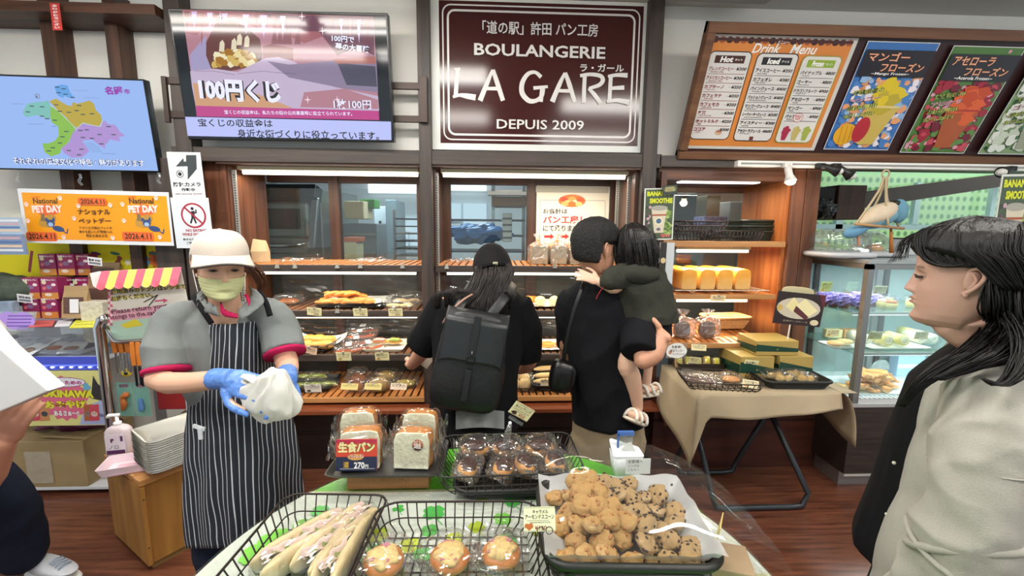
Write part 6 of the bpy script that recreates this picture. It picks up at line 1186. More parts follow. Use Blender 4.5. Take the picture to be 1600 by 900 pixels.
# ---------- tongs stand
Ys = 2.2; X_ = lambda x, y: W(x, y, Ys); b0 = X_(158, 690); t = thing('tongs_stand', 'chrome rack with hanging orange handled tongs behind the woman in the apron', 'rack', (b0.x, Ys, 0)); o0 = V(b0.x, Ys, 0)
L_ = lambda x, y, dy=0: W(x, y, Ys+dy)-o0
fz = L_(160, 503).z
obj('upright', MB().tube([(L_(158, 535).x, 0, .0), (L_(158, 535).x, 0, .5), (L_(158, 535).x, 0, L_(157, 512).z), L_(160, 500), L_(167, 497)], .024, 12), CHROME, t, True); obj('upright', MB().tube([(L_(285, 560).x, .02, 0), (L_(285, 560).x, .02, L_(285, 512).z)], .018, 12), CHROME, t, True)
r1 = [L_(166, 512, 0), L_(176, 528, -.06), L_(190, 534, -.08), L_(262, 528, -.08), L_(285, 522, -.04)]; r2 = [L_(172, 515, .02), L_(200, 514, .03), L_(262, 508, .03), L_(285, 506, .03)]
obj('front_rail', MB().tube(r1, .010, 10, 3), CHROME, t, True); obj('rear_rail', MB().tube(r2, .009, 10, 3), CHROME, t, True)
def tong(px, py, dy, label, grp, hl=.115, lean=0):
    c = W(px, py, Ys+dy); u = thing('tongs', label, 'tongs', c, (0, R(lean), 0), grp)
    for s in (-1, 1):
        obj('handle', MB().loft([rrect(.020, .010, .004, 0), rrect(.026, .014, .005, -hl*.5), rrect(.020, .012, .004, -hl)]).xf(Matrix.Translation((s*.004, s*.010, 0))), M('#c9772c', .45), u, bevel=.001)
        obj('arm', MB().box((s*.003, s*.009, -hl-.05), (.012, .002, .11)), CHROME, u)
    return u
for i, px in enumerate((180, 190, 200, 208, 216, 224, 232)): tong(px, 516, .03, 'orange handled tongs, %s from left on the rear rail of the chrome rack' % NTH[i], 'tongs on the rear rail')
for i, px in enumerate((210, 219, 228, 237)): tong(px, 534, -.08, 'orange handled tongs, %s from left on the front rail of the chrome rack' % NTH[i], 'tongs on the front rail')
cen, w, h = corners(172, 420, 292, 512, 2.16)
t, B = pboard('tongs_return_sign', 'hand lettered return your tongs sign under a small striped awning', 'sign', cen, w, h, M('#d8d6cc', .4), (0, .08, .06), thick=.004, part='sheet'); s5 = lambda x, y: (x/5, 380+y/5)
B.PP([s5(850, 590), s5(1480, 520), s5(1480, 720), s5(870, 760)], M('#a8c8b8', .5)); B.PP([s5(940, 640), s5(1060, 590), s5(1120, 640), s5(990, 665)], M('#d9cc3a', .5))
B.PP([s5(862, 530), s5(1300, 480), s5(1300, 570), s5(870, 610)], M('#d8a4b4', .5))
for i in range(13): 
    for j in range(2):
        q_ = B.q(*s5(856+j*16, 345+i*24)); B.rect(q_[0]-.006, q_[1]-.006, q_[0]+.006, q_[1]+.006, M('#c9507a' if (i+j) % 2 else '#e8d8d8', .5))
B.T('使用済みのトングはレジまで', *s5(868, 380), *s5(1455, 335), 8, INK, .02, edge=M('#d9cc5a', .5)); B.T('お持ちください。', *s5(870, 435), *s5(1195, 400), 8, INK, .02, edge=M('#d9cc5a', .5))
B.line([B.q(*s5(*p)) for p in ((1125, 460), (1235, 402), (1165, 488))], .004, INK); B.line([B.q(*s5(*p)) for p in ((1210, 452), (1280, 444))], .007, M('#c9507a')); B.PP([s5(1275, 430), s5(1315, 445), s5(1280, 465)], M('#c9507a'))
B.T('Please return your', *s5(880, 540), *s5(1310, 488), 9, INK, .01, edge=M('#e0a0b8', .5)); B.T('tongs to the cashier', *s5(882, 582), *s5(1300, 535), 9, INK, .01, edge=M('#e0a0b8', .5)); B.done('sign_print')
aw = [(s, M('#d8576c' if i % 2 == 0 else '#e3c85c', .5)) for i, s in enumerate(range(9))]
for i, (s, m_) in enumerate(aw):
    x0_, x1_ = -w*.52+w*1.04*i/9, -w*.52+w*1.04*(i+1)/9
    obj('awning_stripe', MB().grid(lambda u, v: V(x0_+(x1_-x0_)*u, h*.5-.0-.07*v-(.012*math.sin(u*math.pi) if v > .99 else 0)-.0, .0+.05*v), 6, 4), m_, t)
obj('awning_end', MB().prism([(-w*.52, h*.5), (-w*.52, h*.5-.07), (-w*.55, h*.5-.06), (-w*.55, h*.5)], 0, .05), WHITE, t)
# mint hanging cards with small toys
for i, px in enumerate((196, 222)):
    cen, w, h = corners(px-12, 598, px+12, 650, 2.32)
    t, B = pboard('toy_card', ['mint green card with an orange dinosaur toy under the tongs', 'mint green card with a blue toy under the tongs'][i], 'toy', cen, w, h, M('#7fb8ac', .5), thick=.003, part='card'); B.text('めだか', w*.2, h*.04, w*.8, h*.14, M('#a8246a'), .04); B.done('print')
    cl = M(['#d07a3c', '#5a8fd0'][i], .5); obj('toy_body', MB().tube([(-.01, -.05, .01), (.0, -.02, .012), (-.005, .015, .012), (.015, .03, .012)] if i == 0 else [(0, -.05, .01), (0, 0, .012)], [.01, .016, .012, .016] if i == 0 else [.014, .010], 8, 3, rnd=True), cl, t, True)
t = thing('yellow_toy', 'small yellow chick toy hanging below the tongs', 'toy', W(198, 582, 2.25)); obj('body', MB().ell((0, 0, 0), (.025, .02, .022)), M('#dcc83c', .6), t, True); obj('ribbon', MB().ell((.01, -.018, .0), (.01, .006, .008)), BLACK, t, True)
for x0, x1, y0, y1 in ((245, 290, 600, 640),): o = obj('red_box', fb(MB(), x0, x1, y0, y1, 2.45, 2.7), M('#8f1f24', .5), bevel=.004); tag(o, 'dark red box behind the stack of paper trays', 'box')
# ---------- wooden low cabinet, trays, dispenser
cc = V(-1.585, 1.88, 0); th = R(56)
t = thing('wooden_cabinet', 'low light wooden cabinet holding white paper trays beside the apron', 'cabinet', cc, (0, 0, th)); ex, ey = .36, .42; HB = .455
# local +x runs to the right face, +y to the left face
obj('body', MB().b2(.01, ex, .01, ey, .03, HB-.03), OAKZ, t, bevel=.002); obj('top', MB().b2(0, ex+.02, 0, ey+.01, HB-.03, HB), OAK, t, bevel=.003); obj('plinth', MB().b2(.02, ex-.01, .02, ey-.01, 0, .03), M('#8a6a3c', .6), t)
obj('end_panel', MB().b2(0, .018, .0, ey, .03, HB-.035), OAKZ, t, bevel=.001)
for z in (.12, .36): obj('screw_cap', MB().tube([(.009, -.001, z), (.009, .002, z)], .004, 8), M('#5a3a1c'), t)
mt = Matrix.Translation(cc) @ Matrix.Rotation(th, 4, 'Z')
pt_ = tray('translucent pink plastic tray holding the soap dispenser', G(204, 724, HB+.02)-V(0, 0, .019), .21, .15, .04, M('#e6d2da', .3), rz=R(20), name='plastic_tray', flare=1.15, r=.012)
obj('pink_cloth', MB().box((.02, -.02, .007), (.14, .10, .006)), M('#dcb4c0', .7, bump=.3, bs=30), pt_)
t = thing('pump_dispenser', 'clear pump bottle with purple label standing in the pink tray', 'bottle', G(190, 712, HB+.006), (0, 0, R(10))); t.scale = (1.18,)*3
obj('bottle', MB().loft([rrect(.085, .05, .018, 0), rrect(.09, .055, .02, .01), rrect(.088, .054, .02, .115), rrect(.07, .045, .018, .128), rrect(.03, .03, .012, .138)]), M('#cdbfc4', .25), t, True)
obj('pump', MB().lathe([(.014, .138), (.014, .150), (.006, .152), (.006, .178)], n=14), WHITE, t, True); obj('nozzle', MB().tube([(.01, 0, .180), (-.028, 0, .180), (-.034, 0, .172)], .007, 8), WHITE, t, True)
lb = obj('label', MB().box((0, -.0285, .065), (.07, .001, .08)), M('#ddd4dc', .4), t)
m_ = M('#5a2f5c', .5); obj('label_bar', MB().box((0, -.0295, .032), (.064, .001, .016)), m_, lb); obj('label_mark', MB().box((-.012, -.0295, .082), (.006, .001, .016)).box((-.006, -.0295, .086), (.005, .001, .008)).box((.024, -.0295, .088), (.009, .001, .022)), m_, lb)
B = Board(lb, .07, .08, 100, 100, .001)
t_ = bpy.data.curves.new('lettering', 'FONT'); t_.body = 'ノロ'; t_.size = .02; t_.materials.append(INK); o = bpy.data.objects.new('lettering', t_); COL.objects.link(o); o.parent = lb; o.location = (-.026, -.0296, .046); o.rotation_euler = (R(90), 0, 0)
def paper_tray_rings(w, d, h, lift):
    def wav(p): return V(p.x, p.y, p.z+lift(p.x/w, p.y/d))
    return [[wav(p) for p in rrect(w*s, d*s, .05, z)] for s, z in ((1, h), (.97, h*.92), (.78, .004), (.76, .006), (.95, h*.95))]
lf = lambda u, v: .022*math.cos(u*2*math.pi*1.0)*(1 if v < 0 else .5)
tm = mesh_of('paper_tray', MB().loft(paper_tray_rings(.25, .36, .03, lf), True), M('#e4e1d6', .6), True)
for i in range(15):
    o = bpy.data.objects.new('paper_tray', tm); COL.objects.link(o); o.location = G(290, 708, HB+.02)+V(0, 0, i*.0105); o.rotation_euler = (0, 0, R(-38)+.01*math.sin(i*2)); tag(o, 'white paper tray, '+('uppermost' if i == 14 else 'lowest' if i == 0 else 'inner one')+' in the nested stack on the wooden cabinet', 'tray', 'stacked white paper trays')
# ============================================================ ROUND TABLE
TZ = .74; TC = V(-.02, .9, 0); TR = .72
GRN = M('#5fb02e', .32, var=.04, bs=6)
t = thing('round_table', 'round display table with a bright green top in the foreground', 'table', TC)
obj('tabletop', MB().lathe([(TR-.01, TZ-.03), (TR, TZ-.026), (TR, TZ-.004), (TR-.004, TZ)], n=96), GRN, t); obj('pedestal', MB().lathe([(.05, .04), (.05, TZ-.03)], n=20), STEEL, t, True); obj('foot', MB().lathe([(.3, 0), (.28, .03), (.06, .05)], n=32), STEEL, t, True)
# clover runner
t = thing('clover_cloth', 'white quilted table runner printed with green clover leaves across the round table', 'table cover', (TC.x, TC.y, TZ+.0006))
ya, yb = .945-TC.y, 1.335-TC.y
def arc(y0, y1, n=14, r=TR-.002):
    ys = [y0+(y1-y0)*i/n for i in range(n+1)]; return [(math.sqrt(r*r-y*y), y) for y in ys]+[(-math.sqrt(r*r-y*y), y) for y in ys[::-1]]
WC = M('#d2d4ce', .45, bump=.0)
qm = bpy.data.materials.new('quilted_vinyl'); qm.use_nodes = True; nt = qm.node_tree; b = nt.nodes['Principled BSDF']; b.inputs['Base Color'].default_value = lin('#cfd1cb'); b.inputs['Roughness'].default_value = .3
tc = nt.nodes.new('ShaderNodeTexCoord'); mp = nt.nodes.new('ShaderNodeMapping'); mp.inputs['Rotation'].default_value = (0, 0, R(45)); mp.inputs['Scale'].default_value = (60, 60, 60); ck = nt.nodes.new('ShaderNodeTexVoronoi'); ck.inputs['Randomness'].default_value = 0; ck.inputs['Scale'].default_value = 1
nt.links.new(tc.outputs['Object'], mp.inputs[0]); nt.links.new(mp.outputs[0], ck.inputs['Vector']); bp = nt.nodes.new('ShaderNodeBump'); bp.inputs['Strength'].default_value = .5; bp.inputs['Distance'].default_value = .004; nt.links.new(ck.outputs['Distance'], bp.inputs['Height']); nt.links.new(bp.outputs[0], b.inputs['Normal'])
obj('runner', MB().prism(arc(ya, yb), 0, .0012), qm, t)
for y in (ya, yb-.012): obj('border_stripe', MB().prism(arc(y, y+.012, 2), .0012, .0016), M('#c9c4a0', .4), t)
B = Board(t, 1, 1, 1, 1, .0018); B.p = lambda x, y: (x, y)
G1, G2, G3 = M('#4aa84a', .35), M('#a8b82c', .35), M('#74b84a', .35)
def clover(x, y, s, m, rot=0, n=4, stem=True):
    for k in range(n):
        a = rot+2*math.pi*(k+.5)/n; cx, cy = x+math.cos(a)*s*.5, y+math.sin(a)*s*.5; pts = []
        for j in range(22):
            u = 2*math.pi*j/22; r_ = s*.46*(1-.28*math.exp(-((u if u < math.pi else u-2*math.pi)/.45)**2)); pts.append((cx+r_*math.cos(u+a), cy+r_*math.sin(u+a)))
        B.poly(pts, m)
    if stem: B.line([(x, y), (x+s*.5, y-s*1.0), (x+s*.8, y-s*1.4)], s*.09, m)
def cl(px, py, s, m, rot=0, n=4, stem=True): p = G(px, py, TZ); clover(p.x-TC.x, p.y-TC.y, s, m, rot, n, stem)
for a in ((623, 796, .022, G1, .3, 3), (678, 802, .04, G1, .1), (672, 830, .03, G1, .4), (753, 780, .022, G2, .0, 4), (745, 825, .028, G2, .4), (785, 812, .032, G3, .2), (800, 785, .032, G1, .6), (828, 775, .03, G3, 0), (480, 825, .05, G3, .3), (430, 845, .05, G3, .8), (545, 825, .035, G2, .0), (560, 808, .03, G1, .4), (590, 838, .035, G2, .2), (500, 800, .03, G1, .0), (640, 855, .035, G2, .5), (710, 845, .03, G2, .1), (580, 868, .04, G3, .6), (400, 868, .045, G3, .2), (840, 830, .03, G2, .6), (1075, 800, .04, G3, .2), (660, 870, .03, G1, .2), (790, 850, .035, G1, .9)): cl(*a)
B.done('clover_print'); [o for o in COL.objects if o.name.startswith('clover_print')][0]['kind'] = 'stuff'
# clear vinyl sheet with drooping rim
mb = MB(); n = 96
rings = [[V((TR+dr)*math.cos(2*math.pi*j/n), (TR+dr)*math.sin(2*math.pi*j/n), z-(.018*math.sin(j*.9)**2 if dr > .02 else 0)) for j in range(n)] for dr, z in ((-.45, .0), (-.02, .0), (.006, -.002), (.014, -.02), (.016, -.04))]
mb.loft(rings, False); mb.add([v for v in rings[0]], [tuple(range(n))])
o = obj('clear_vinyl_cover', mb, film('#f6faf6', .025, .05, .01, 'vinyl', .10), loc=(TC.x, TC.y, TZ+.0045), smooth=True); tag(o, 'clear vinyl sheet covering the round table and drooping over its rim', 'table cover')
TS = TZ+.006
# ---- front left wire baskets
bk1 = wire_basket('black wire basket holding three long wrapped sandwiches, front left of the round table', V(-.465, .985, TS), .30, .44, .07, R(-3), 9, 13, .80, .0021, rim_r=.0034)
bk2 = wire_basket('black wire basket with three bagged cheese buns, front middle of the round table', V(-.098, .935, TS), .455, .45, .07, R(-1), 16, 12, .84, .0021, rim_r=.0034)
bm = breadmat('#cbb98e', '#e4dcc0', bs=40)
for i, (x0, y0, x1, y1, w) in enumerate(((545, 812, 402, 900, .062), (578, 800, 470, 900, .066), (562, 822, 512, 905, .055))):
    a, b_ = G(x0, y0, TZ+.035), G(x1, y1, TZ+.035); c = (a+b_)/2; L = (b_-a).length; ang = math.atan2(a.y-b_.y, a.x-b_.x)
    t = thing('long_sandwich', ['long wrapped ham sandwich lying leftmost in the wire basket', 'long wrapped ham sandwich in the middle of the wire basket', 'long wrapped ham sandwich lying rightmost in the wire basket'][i], 'sandwich', V(c.x, c.y, TS+.012), (0, 0, ang)); L = max(L, .24)
    for s in (-1, 1):
        obj('baguette_half', MB().ell((0, s*w*.42, .028), (L*.52, w*.24, .032), 34, 14, lambda v, d: v*(1+.10*noise.noise(v*32)), pw=.75), breadmat('#d2bf92', '#f0ead6', bs=50, bump=.5), t, True)
    obj('ham', MB().grid(lambda u, v: V((u-.5)*L*.86, (v-.5)*w*.55+.005*math.sin(u*30), .052+.008*math.sin(v*7+u*14)), 36, 10), M('#d0b8ae', .4, var=.25, bs=40), t, True); obj('lettuce', MB().grid(lambda u, v: V((u-.5)*L*.84, (v-.5)*w*.75, .046+.008*math.sin(u*50+v*4)), 40, 6), M('#7c8a4a', .5), t)
    def wfn(v, d, i=i): k = 1+.06*noise.noise(v*22+V(i, 0, 0))+.05*noise.noise(v*60); return V(v.x*(1+.03*noise.noise(v*9)), v.y*k, v.z*k)
    mb = MB().ell((0, 0, .028), (L*.56, w*.72, .042), 44, 18, wfn, pw=.75); mb.grid(lambda u, v: V(L*.52+u*.05, (v-.5)*w*(1+.5*u), .028+.012*math.sin(v*14)*u), 6, 14); obj('wrapper', mb, FILM, t)
top = M('#c98a6a', .5)
for i, (px, py) in enumerate(((600, 882), (703, 876), (783, 870))):
    c = G(px, py, TZ+.03); t = thing('cheese_bun', ['bagged round cheese and ham bun, leftmost of three', 'bagged round cheese and ham bun, middle of three', 'bagged round cheese and ham bun, rightmost of three'][i], 'bread', V(c.x, c.y, TS+.008), (0, 0, i*.7))
    obj('bun', MB().ell((0, 0, .024), (.050, .050, .026), 30, 16, lambda v, d: v*(1+.06*noise.noise(v*30+V(i, 0, 0)))), breadmat('#b9702c', '#d9a65c', bs=30), t, True)
    obj('cheese', MB().ell((0, 0, .040), (.040, .040, .013), 26, 10, lambda v, d: v*(1+.35*noise.noise(v*45+V(i, 3, 0)))), M('#d6b878', .45, var=.3, bs=70, bump=.4), t, True)
    rg = random.Random(i); mb = MB()
    for k in range(22): a = rg.uniform(0, 6.3); r_ = rg.uniform(.005, .032); mb.box((r_*math.cos(a), r_*math.sin(a), .051-r_*.18), (.016, .010, .004), rg.uniform(0, 3))
    obj('ham_pieces', mb, M('#b5707a', .4), t, bevel=.001)
    obj('wrapper', wrap_mesh(.12, .125, .062, 100+i, False, True), None, t)
# ---- scone basket
sb = V(.335, 1.04, TS); woven_basket('black woven basket heaped with unwrapped scones and cookies, right of the table', sb, .41, .335, .095, R(-3), M('#20211f', .4), rimr=.010)
mb = MB().grid(lambda u, v: V((u-.5)*.415, (v-.5)*.325, .035+.085*max(abs(2*u-1)**3, abs(2*v-1)**3)+.014*noise.noise(V(u*6, v*6, 1))), 26, 24); o = obj('parchment_liner', mb, film('#eef2f2', .04, .4, .45, 'parchment'), loc=sb, rot=(0, 0, R(-3)), smooth=True); tag(o, 'whitish translucent paper lining the woven scone basket, its corners sticking up', 'paper')
def cookie_mesh(kind, seed):
    rg = random.Random(seed); s = V(seed*2.3, seed, 0)
    def fn(v, d): return v*(1+.22*noise.noise(v*42+s)+.16*noise.noise(v*95+s)+.09*noise.noise(v*190+s))
    mb = MB().ell((0, 0, 0), (.036, .032, .022), 24, 16, fn); me = mesh_of('cookie', mb, breadmat('#a5824c' if kind == 'nut' else '#9a7f55', '#cfb07c' if kind == 'nut' else '#c6b08a', bs=90, bump=.9, r=.75), True)
    mc = MB()
    for k in range(16 if kind == 'choc' else 9):
        th, z = rg.uniform(0, 6.28), rg.uniform(-.2, 1); r_ = math.sqrt(1-z*z); d = V(r_*math.cos(th), r_*math.sin(th), z); v = fn(V(d.x*.036, d.y*.032, d.z*.022), d)
        mc.ell(v*1.0, (.0055, .0038, .0028) if kind == 'choc' else (.006, .005, .003), 7, 5, mat=d.to_track_quat('Z', 'Y').to_matrix())
    return me, mesh_of('chips', mc, M('#2c1a14', .4) if kind == 'choc' else M('#a06c3a', .5), True)
KM = {'nut': [cookie_mesh('nut', i) for i in range(4)], 'choc': [cookie_mesh('choc', i+9) for i in range(4)]}
rg = random.Random(11); k = 0
rows = [(.915, 7, 0), (.968, 6, .012), (1.022, 7, .02), (1.076, 6, .03), (1.130, 7, .035)]
for ri, (yy, n_, dz) in enumerate(rows):
    for i in range(n_):
        for lay in range(2):
            if lay and (ri in (0,) or i in (0, n_-1)): continue
            x = .175+(.50-.175)*(i+.5*(ri % 2))/(n_-.5) if not lay else .19+(.46-.19)*(i+.3)/(n_); kind = 'nut' if x+(yy-1)*.3+rg.uniform(-.02, .02) < .33 else 'choc'
            me, mc = KM[kind][k % 4]; sc = rg.uniform(.80, .98)
            o = bpy.data.objects.new('scone', me); COL.objects.link(o); o.location = V(x, yy+(.02 if lay else 0)+rg.uniform(-.01, .01), TS+.075+dz*.5+lay*.034+.01*math.sin(i)); o.rotation_euler = (rg.uniform(-.7, .7), rg.uniform(-.7, .7), rg.uniform(0, 6)); o.scale = (sc,)*3
            tag(o, 'lumpy golden caramel almond scone in the left half of the heap' if kind == 'nut' else 'chocolate chip scone in the right half of the heap', 'scone', 'caramel almond scones' if kind == 'nut' else 'chocolate chip scones')
            c = bpy.data.objects.new('nut_pieces' if kind == 'nut' else 'chocolate_chips', mc); COL.objects.link(c); c.parent = o; c['kind'] = 'stuff'; k += 1
# clear film over scones
def cov(u, v):
    x = -.215+.52*u+.06*(1-v); y = -.17+.40*v; z = .160+.05*math.sin(u*2.6)*math.sin(v*2.2+.5)-.10*max(0, u-.72)*2.2-.05*(1-v)**3+.006*noise.noise(V(u*5, v*5, 2)); return V(x, y, z)
o = obj('film_cover', MB().grid(cov, 26, 22), film('#ffffff', .02, .03, .012, 'cover_film', .16), loc=sb, smooth=True); tag(o, 'clear plastic sheet laid over the heap of scones', 'plastic cover')
o = obj('kraft_box', MB().box((0, 0, .03), (.12, .10, .06)), M('#a58e70', .7), loc=G(1128, 905, TZ)+V(0, 0, .005), rot=(0, 0, -.3), bevel=.003); tag(o, 'small kraft paper box at the table edge right of the scone basket', 'box')
# ---- chocolate bread baskets
wbk = V(.055, 1.385, TS); woven_basket('flat black woven basket under the wire basket of chocolate buns', wbk+V(.01, -.0, 0), .37, .25, .035, R(1), M('#1c1c1c', .4))
wire_basket('black wire basket of chocolate whipped buns at the back middle of the table', wbk+V(0, -.01, .03), .46, .27, .07, R(2), 15, 9, .84, .0018, M('#1d1a19', .35), rim_r=.003)
for i, (px, py, Y, rz, nm) in enumerate(((743, 696, 1.47, .2, 'back row left'), (791, 696, 1.47, -.1, 'back row middle beneath the tilted card'), (842, 692, 1.47, .1, 'back row right'), (728, 732, 1.34, 1.4, 'front row first from left'), (784, 729, 1.34, 1.2, 'front row second from left'), (817, 727, 1.35, 1.8, 'front row third from left'), (864, 721, 1.36, 1.7, 'front row rightmost'))):
    c = V(W(px, py, Y).x, Y, TS+.045); t = thing('chocolate_bun', 'chocolate topped bun in clear film, '+nm, 'bread', c, (.25, 0, rz))
    obj('bun', MB().ell((0, 0, .024), (.052, .032, .026), 24, 14), breadmat('#c98f4c', '#d9ab6a'), t, True); obj('chocolate', MB().ell((0, 0, .031), (.046, .029, .022), 24, 14, lambda v, d: v*(1+.05*noise.noise(v*60))), M('#3a1d14', .3), t, True)
    obj('wrapper', wrap_mesh(.11, .085, .062, 120+i, False, True), None, t)
# ---- wooden block, dark tray, bread loaves
t = thing('wooden_block', 'oak block with faint stamped letters raising the tray of loaves', 'block', V(-.342, 1.335, TS)); bw = .262; bh = .062
obj('block', MB().b2(-bw/2, bw/2, 0, .13, 0, bh), wood('#8a5c30', '#b07e4a', 'X', 7, .5), t, bevel=.002)
B = Board(t, bw, bh, 100, 24, 0); B.p = lambda x, y: (x, y)
c_ = bpy.data.curves.new('stamped_lettering', 'FONT'); c_.body = 'IMURGUNI'; c_.size = .03; c_.materials.append(M('#8a6236', .6)); c_.align_x = 'CENTER'; o = bpy.data.objects.new('stamped_lettering', c_); COL.objects.link(o); o.parent = t; o.location = (0, -.0006, .02); o.rotation_euler = (R(90), 0, 0)
tray('dark slate tray on the wooden block carrying the bagged loaves', V(-.345, 1.405, TS+bh+.001), .37, .24, .014, M('#2b2b2c', .35, var=.2), R(-1), name='slate_tray', r=.02)
LZ = TS+bh+.008
def loaf(label, cx, Y, w, h, d, rz, seed, face=True):
    t = thing('bagged_bread_loaf', label, 'bread', V(cx, Y, LZ), (R(-8), 0, rz))
    pr = [(-w/2, 0), (w/2, 0), (w/2+.002, h*.75), (w*.46, h*.95), (w*.3, h), (-w*.3, h), (-w*.46, h*.95), (-w/2-.002, h*.75)]
    obj('crust', MB().loft([[V(x, y, z) for x, z in pr] for y in (.004, d)]), breadmat('#b9762e', '#cf9650', bs=25), t, bevel=.006)
    obj('crumb', MB().loft([[V(x*.98, y, z*.985+.001) for x, z in pr] for y in (-.004, .006)]), M('#dadac2', .85, bump=.6, bs=70, var=.05), t, bevel=.002)
    mm = wrap_mesh(w*1.14, d*1.2, h*1.05, seed, False, True, film('#fdfdfb', .045, .08, .015, fr=.3)); obj('wrapper', mm, None, t, loc=(0, d/2, 0)); return t
def badge(t, x, z, r_, y=-.007):
    mb = MB().lathe([(r_, 0), (r_, .001)], n=24).xf(Matrix.Translation((x, y, z)) @ Matrix.Rotation(R(90), 4, 'X')); o = obj('round_sticker', mb, M('#b85a24', .4), t)
    mb = MB().lathe([(r_, 0), (r_, .0012)], n=24); mb.v = [(a*1, min(b2, -.25*r_), c) for a, b2, c in mb.v]; mb.xf(Matrix.Translation((x, y, z)) @ Matrix.Rotation(R(90), 4, 'X')); obj('sticker_dark', mb, M('#4a1814', .4), t)
    c = bpy.data.curves.new('lettering', 'FONT'); c.body = '道'; c.size = r_*1.5; c.offset = .0005; c.align_x = 'CENTER'; c.align_y = 'CENTER'; c.materials.append(WHITE); o = bpy.data.objects.new('lettering', c); COL.objects.link(o); o.parent = t; o.location = (x, y-.0022, z); o.rotation_euler = (R(90), 0, 0)
loaf('bagged loaf standing behind the labelled one at the left', W(560, 680, 1.47).x, 1.455, .115, .135, .06, R(4), 141)
l1 = loaf('bagged loaf with red and navy price label at the left of the slate tray', W(560, 700, 1.33).x, 1.335, .125, .125, .065, R(6), 142); badge(l1, .035, .085, .017)
loaf('bagged loaf standing behind the round stickered one at the right', W(655, 680, 1.47).x, 1.455, .115, .13, .055, R(-3), 143)
l2 = loaf('bagged white loaf with a round sticker at the right of the slate tray', W(641, 700, 1.33).x, 1.335, .115, .118, .07, R(-5), 144); badge(l2, .022, .08, .018)
cen, w, h = corners(525, 688, 589, 734, 1.315)
t, B = pboard('bread_price_label', 'red and navy label priced 270 yen standing against the left loaf', 'label', cen, w, h, M('#c8432f', .35), (0, -.14), thick=.003, part='card')
B.rect(0, h*.55, w, h, M('#232a48', .35)); B.rect(0, 0, w, h*.12, M('#b02a44', .35)); B.text('生食パン', w*.05, h*.07, w*.95, h*.42, M('#e6dca0', .4), .05, edge=M('#6a5a2a', .4)); B.oval(w*.48, h*.56, w*.2, h*.1, M('#d9a24c', .4)); B.text('ふわっと', w*.3, h*.46, w*.68, h*.6, M('#8a3a5a'), .02, edge=M('#efdcc8')); B.text('道', w*.18, h*.70, w*.32, h*.9, M('#c9a03c'), .02); B.text('270', w*.44, h*.72, w*.70, h*.92, WHITE, .03); B.text('円', w*.71, h*.8, w*.79, h*.92, WHITE, .02); B.line([(w*.1, h*.93), (w*.95, h*.93)], .001, WHITE); B.done('label_print')
# ---- cards and the tongs box
card(843, 811, .93, 54, 38, '', 'cream card for caramel almond scones with price, between the front baskets', tint='#e4e6c0', clip=False, lean=-.45)[1]
t = [o for o in COL.objects if o.get('label', '').startswith('cream card for caramel almond scones')][0]; w, h = 54*.93/F, 38*.93/F
B = Board(t, w, h, 100, 70, .001); TK = M('#3a2a1c', .5)
B.rect(0, 0, 100, 70, M('#e4e6c0', .5)); B.text('キャラメル', 28, 8, 78, 20, TK, .03); B.text('アーモンドスコーン', 4, 22, 97, 35, TK, .03); B.line([(10, 39), (80, 39)], 1, TK); B.text('caramel almond scone', 18, 41, 84, 46, TK, .01); B.text('¥120', 34, 53, 72, 65, M('#8a4a1c', .5), .02); B.oval(16, 55, 14, 9, M('#b8682c', .5), wob=.25)
for i in range(20): B.oval(3+i*5, 2.5, 1.2, 1.2, TK); B.oval(3+i*5, 67.5, 1.2, 1.2, TK)
B.done('card_print')
obj('wire_stand', MB().tube([(.0, -h*.45, -.004), (-.004, -h*.5-.05, -.01), (-.02, -h*.5-.09, -.02)], .0018, 6).tube([(.0, -h*.45, -.004), (.008, -h*.5-.05, -.01), (.02, -h*.5-.09, -.02)], .0018, 6).tube([V(.008*math.cos(a)+.002, -h*.46+.008*math.sin(a), .002) for a in [i*.6 for i in range(12)]], .0009, 5).tube([V(.008*math.cos(a)+.022, -h*.46+.008*math.sin(a), .002) for a in [i*.6 for i in range(12)]], .0009, 5), WIRE, t)
t, B = card(815, 643, 1.42, 37, 25, 'ホイップリンド', 'cream card tilted steeply on a clear clip stand above the chocolate buns', tint='#e6e0b0', rot=-R(33), clip=False, price='¥220', pic='#3a2420', sub='choco', scal=True, price_col=M('#b04a2c'))
st = W(789, 668, 1.42); base = W(789, 700, 1.43)
t2 = thing('clip_stand', 'clear plastic clip stand with white ball joint holding the tilted card', 'stand', base); obj('clamp', MB().box(W(806, 657, 1.42)-base, (.055, .01, .010), mat=Matrix.Rotation(R(33), 3, 'Y')), CLEAR, t2); obj('ball', MB().ell(W(797, 661, 1.42)-base, (.006, .006, .006)), WHITE, t2, True); obj('grip', MB().tube([W(797, 663, 1.42)-base, W(793, 678, 1.42)-base, W(790, 700, 1.43)-base], [.008, .012, .010], 8, flat=.4), CLEAR, t2, True)
cen, w, h = corners(1111, 808, 1134, 858, .98)
t, B = pboard('price_card', 'yellow card seen nearly edge on at the right of the scone basket', 'price card', cen, .055, h, M('#e0c878', .5), (R(58), .15, .2), thick=.002, part='card'); B.text('チョコチップ', .008, h*.2, .048, h*.4, M('#7a2c1c'), .03); B.text('¥120', .012, h*.6, .042, h*.8, M('#7a2c1c'), .03); B.done('print')
c = V(W(977, 735, 1.40).x, 1.40, TS)
t = thing('tongs_box', 'white plastic box holding a blue edged clear bag behind the scones', 'container', c)
mb = MB(); bw_ = .105; mb.loft([rrect(bw_*.8, .06, .01, 0), rrect(bw_, .07, .012, .082), rrect(bw_-.006, .064, .010, .082), rrect(bw_*.8-.006, .054, .008, .004)]); obj('box', mb, M('#d4dadc', .35), t, True)
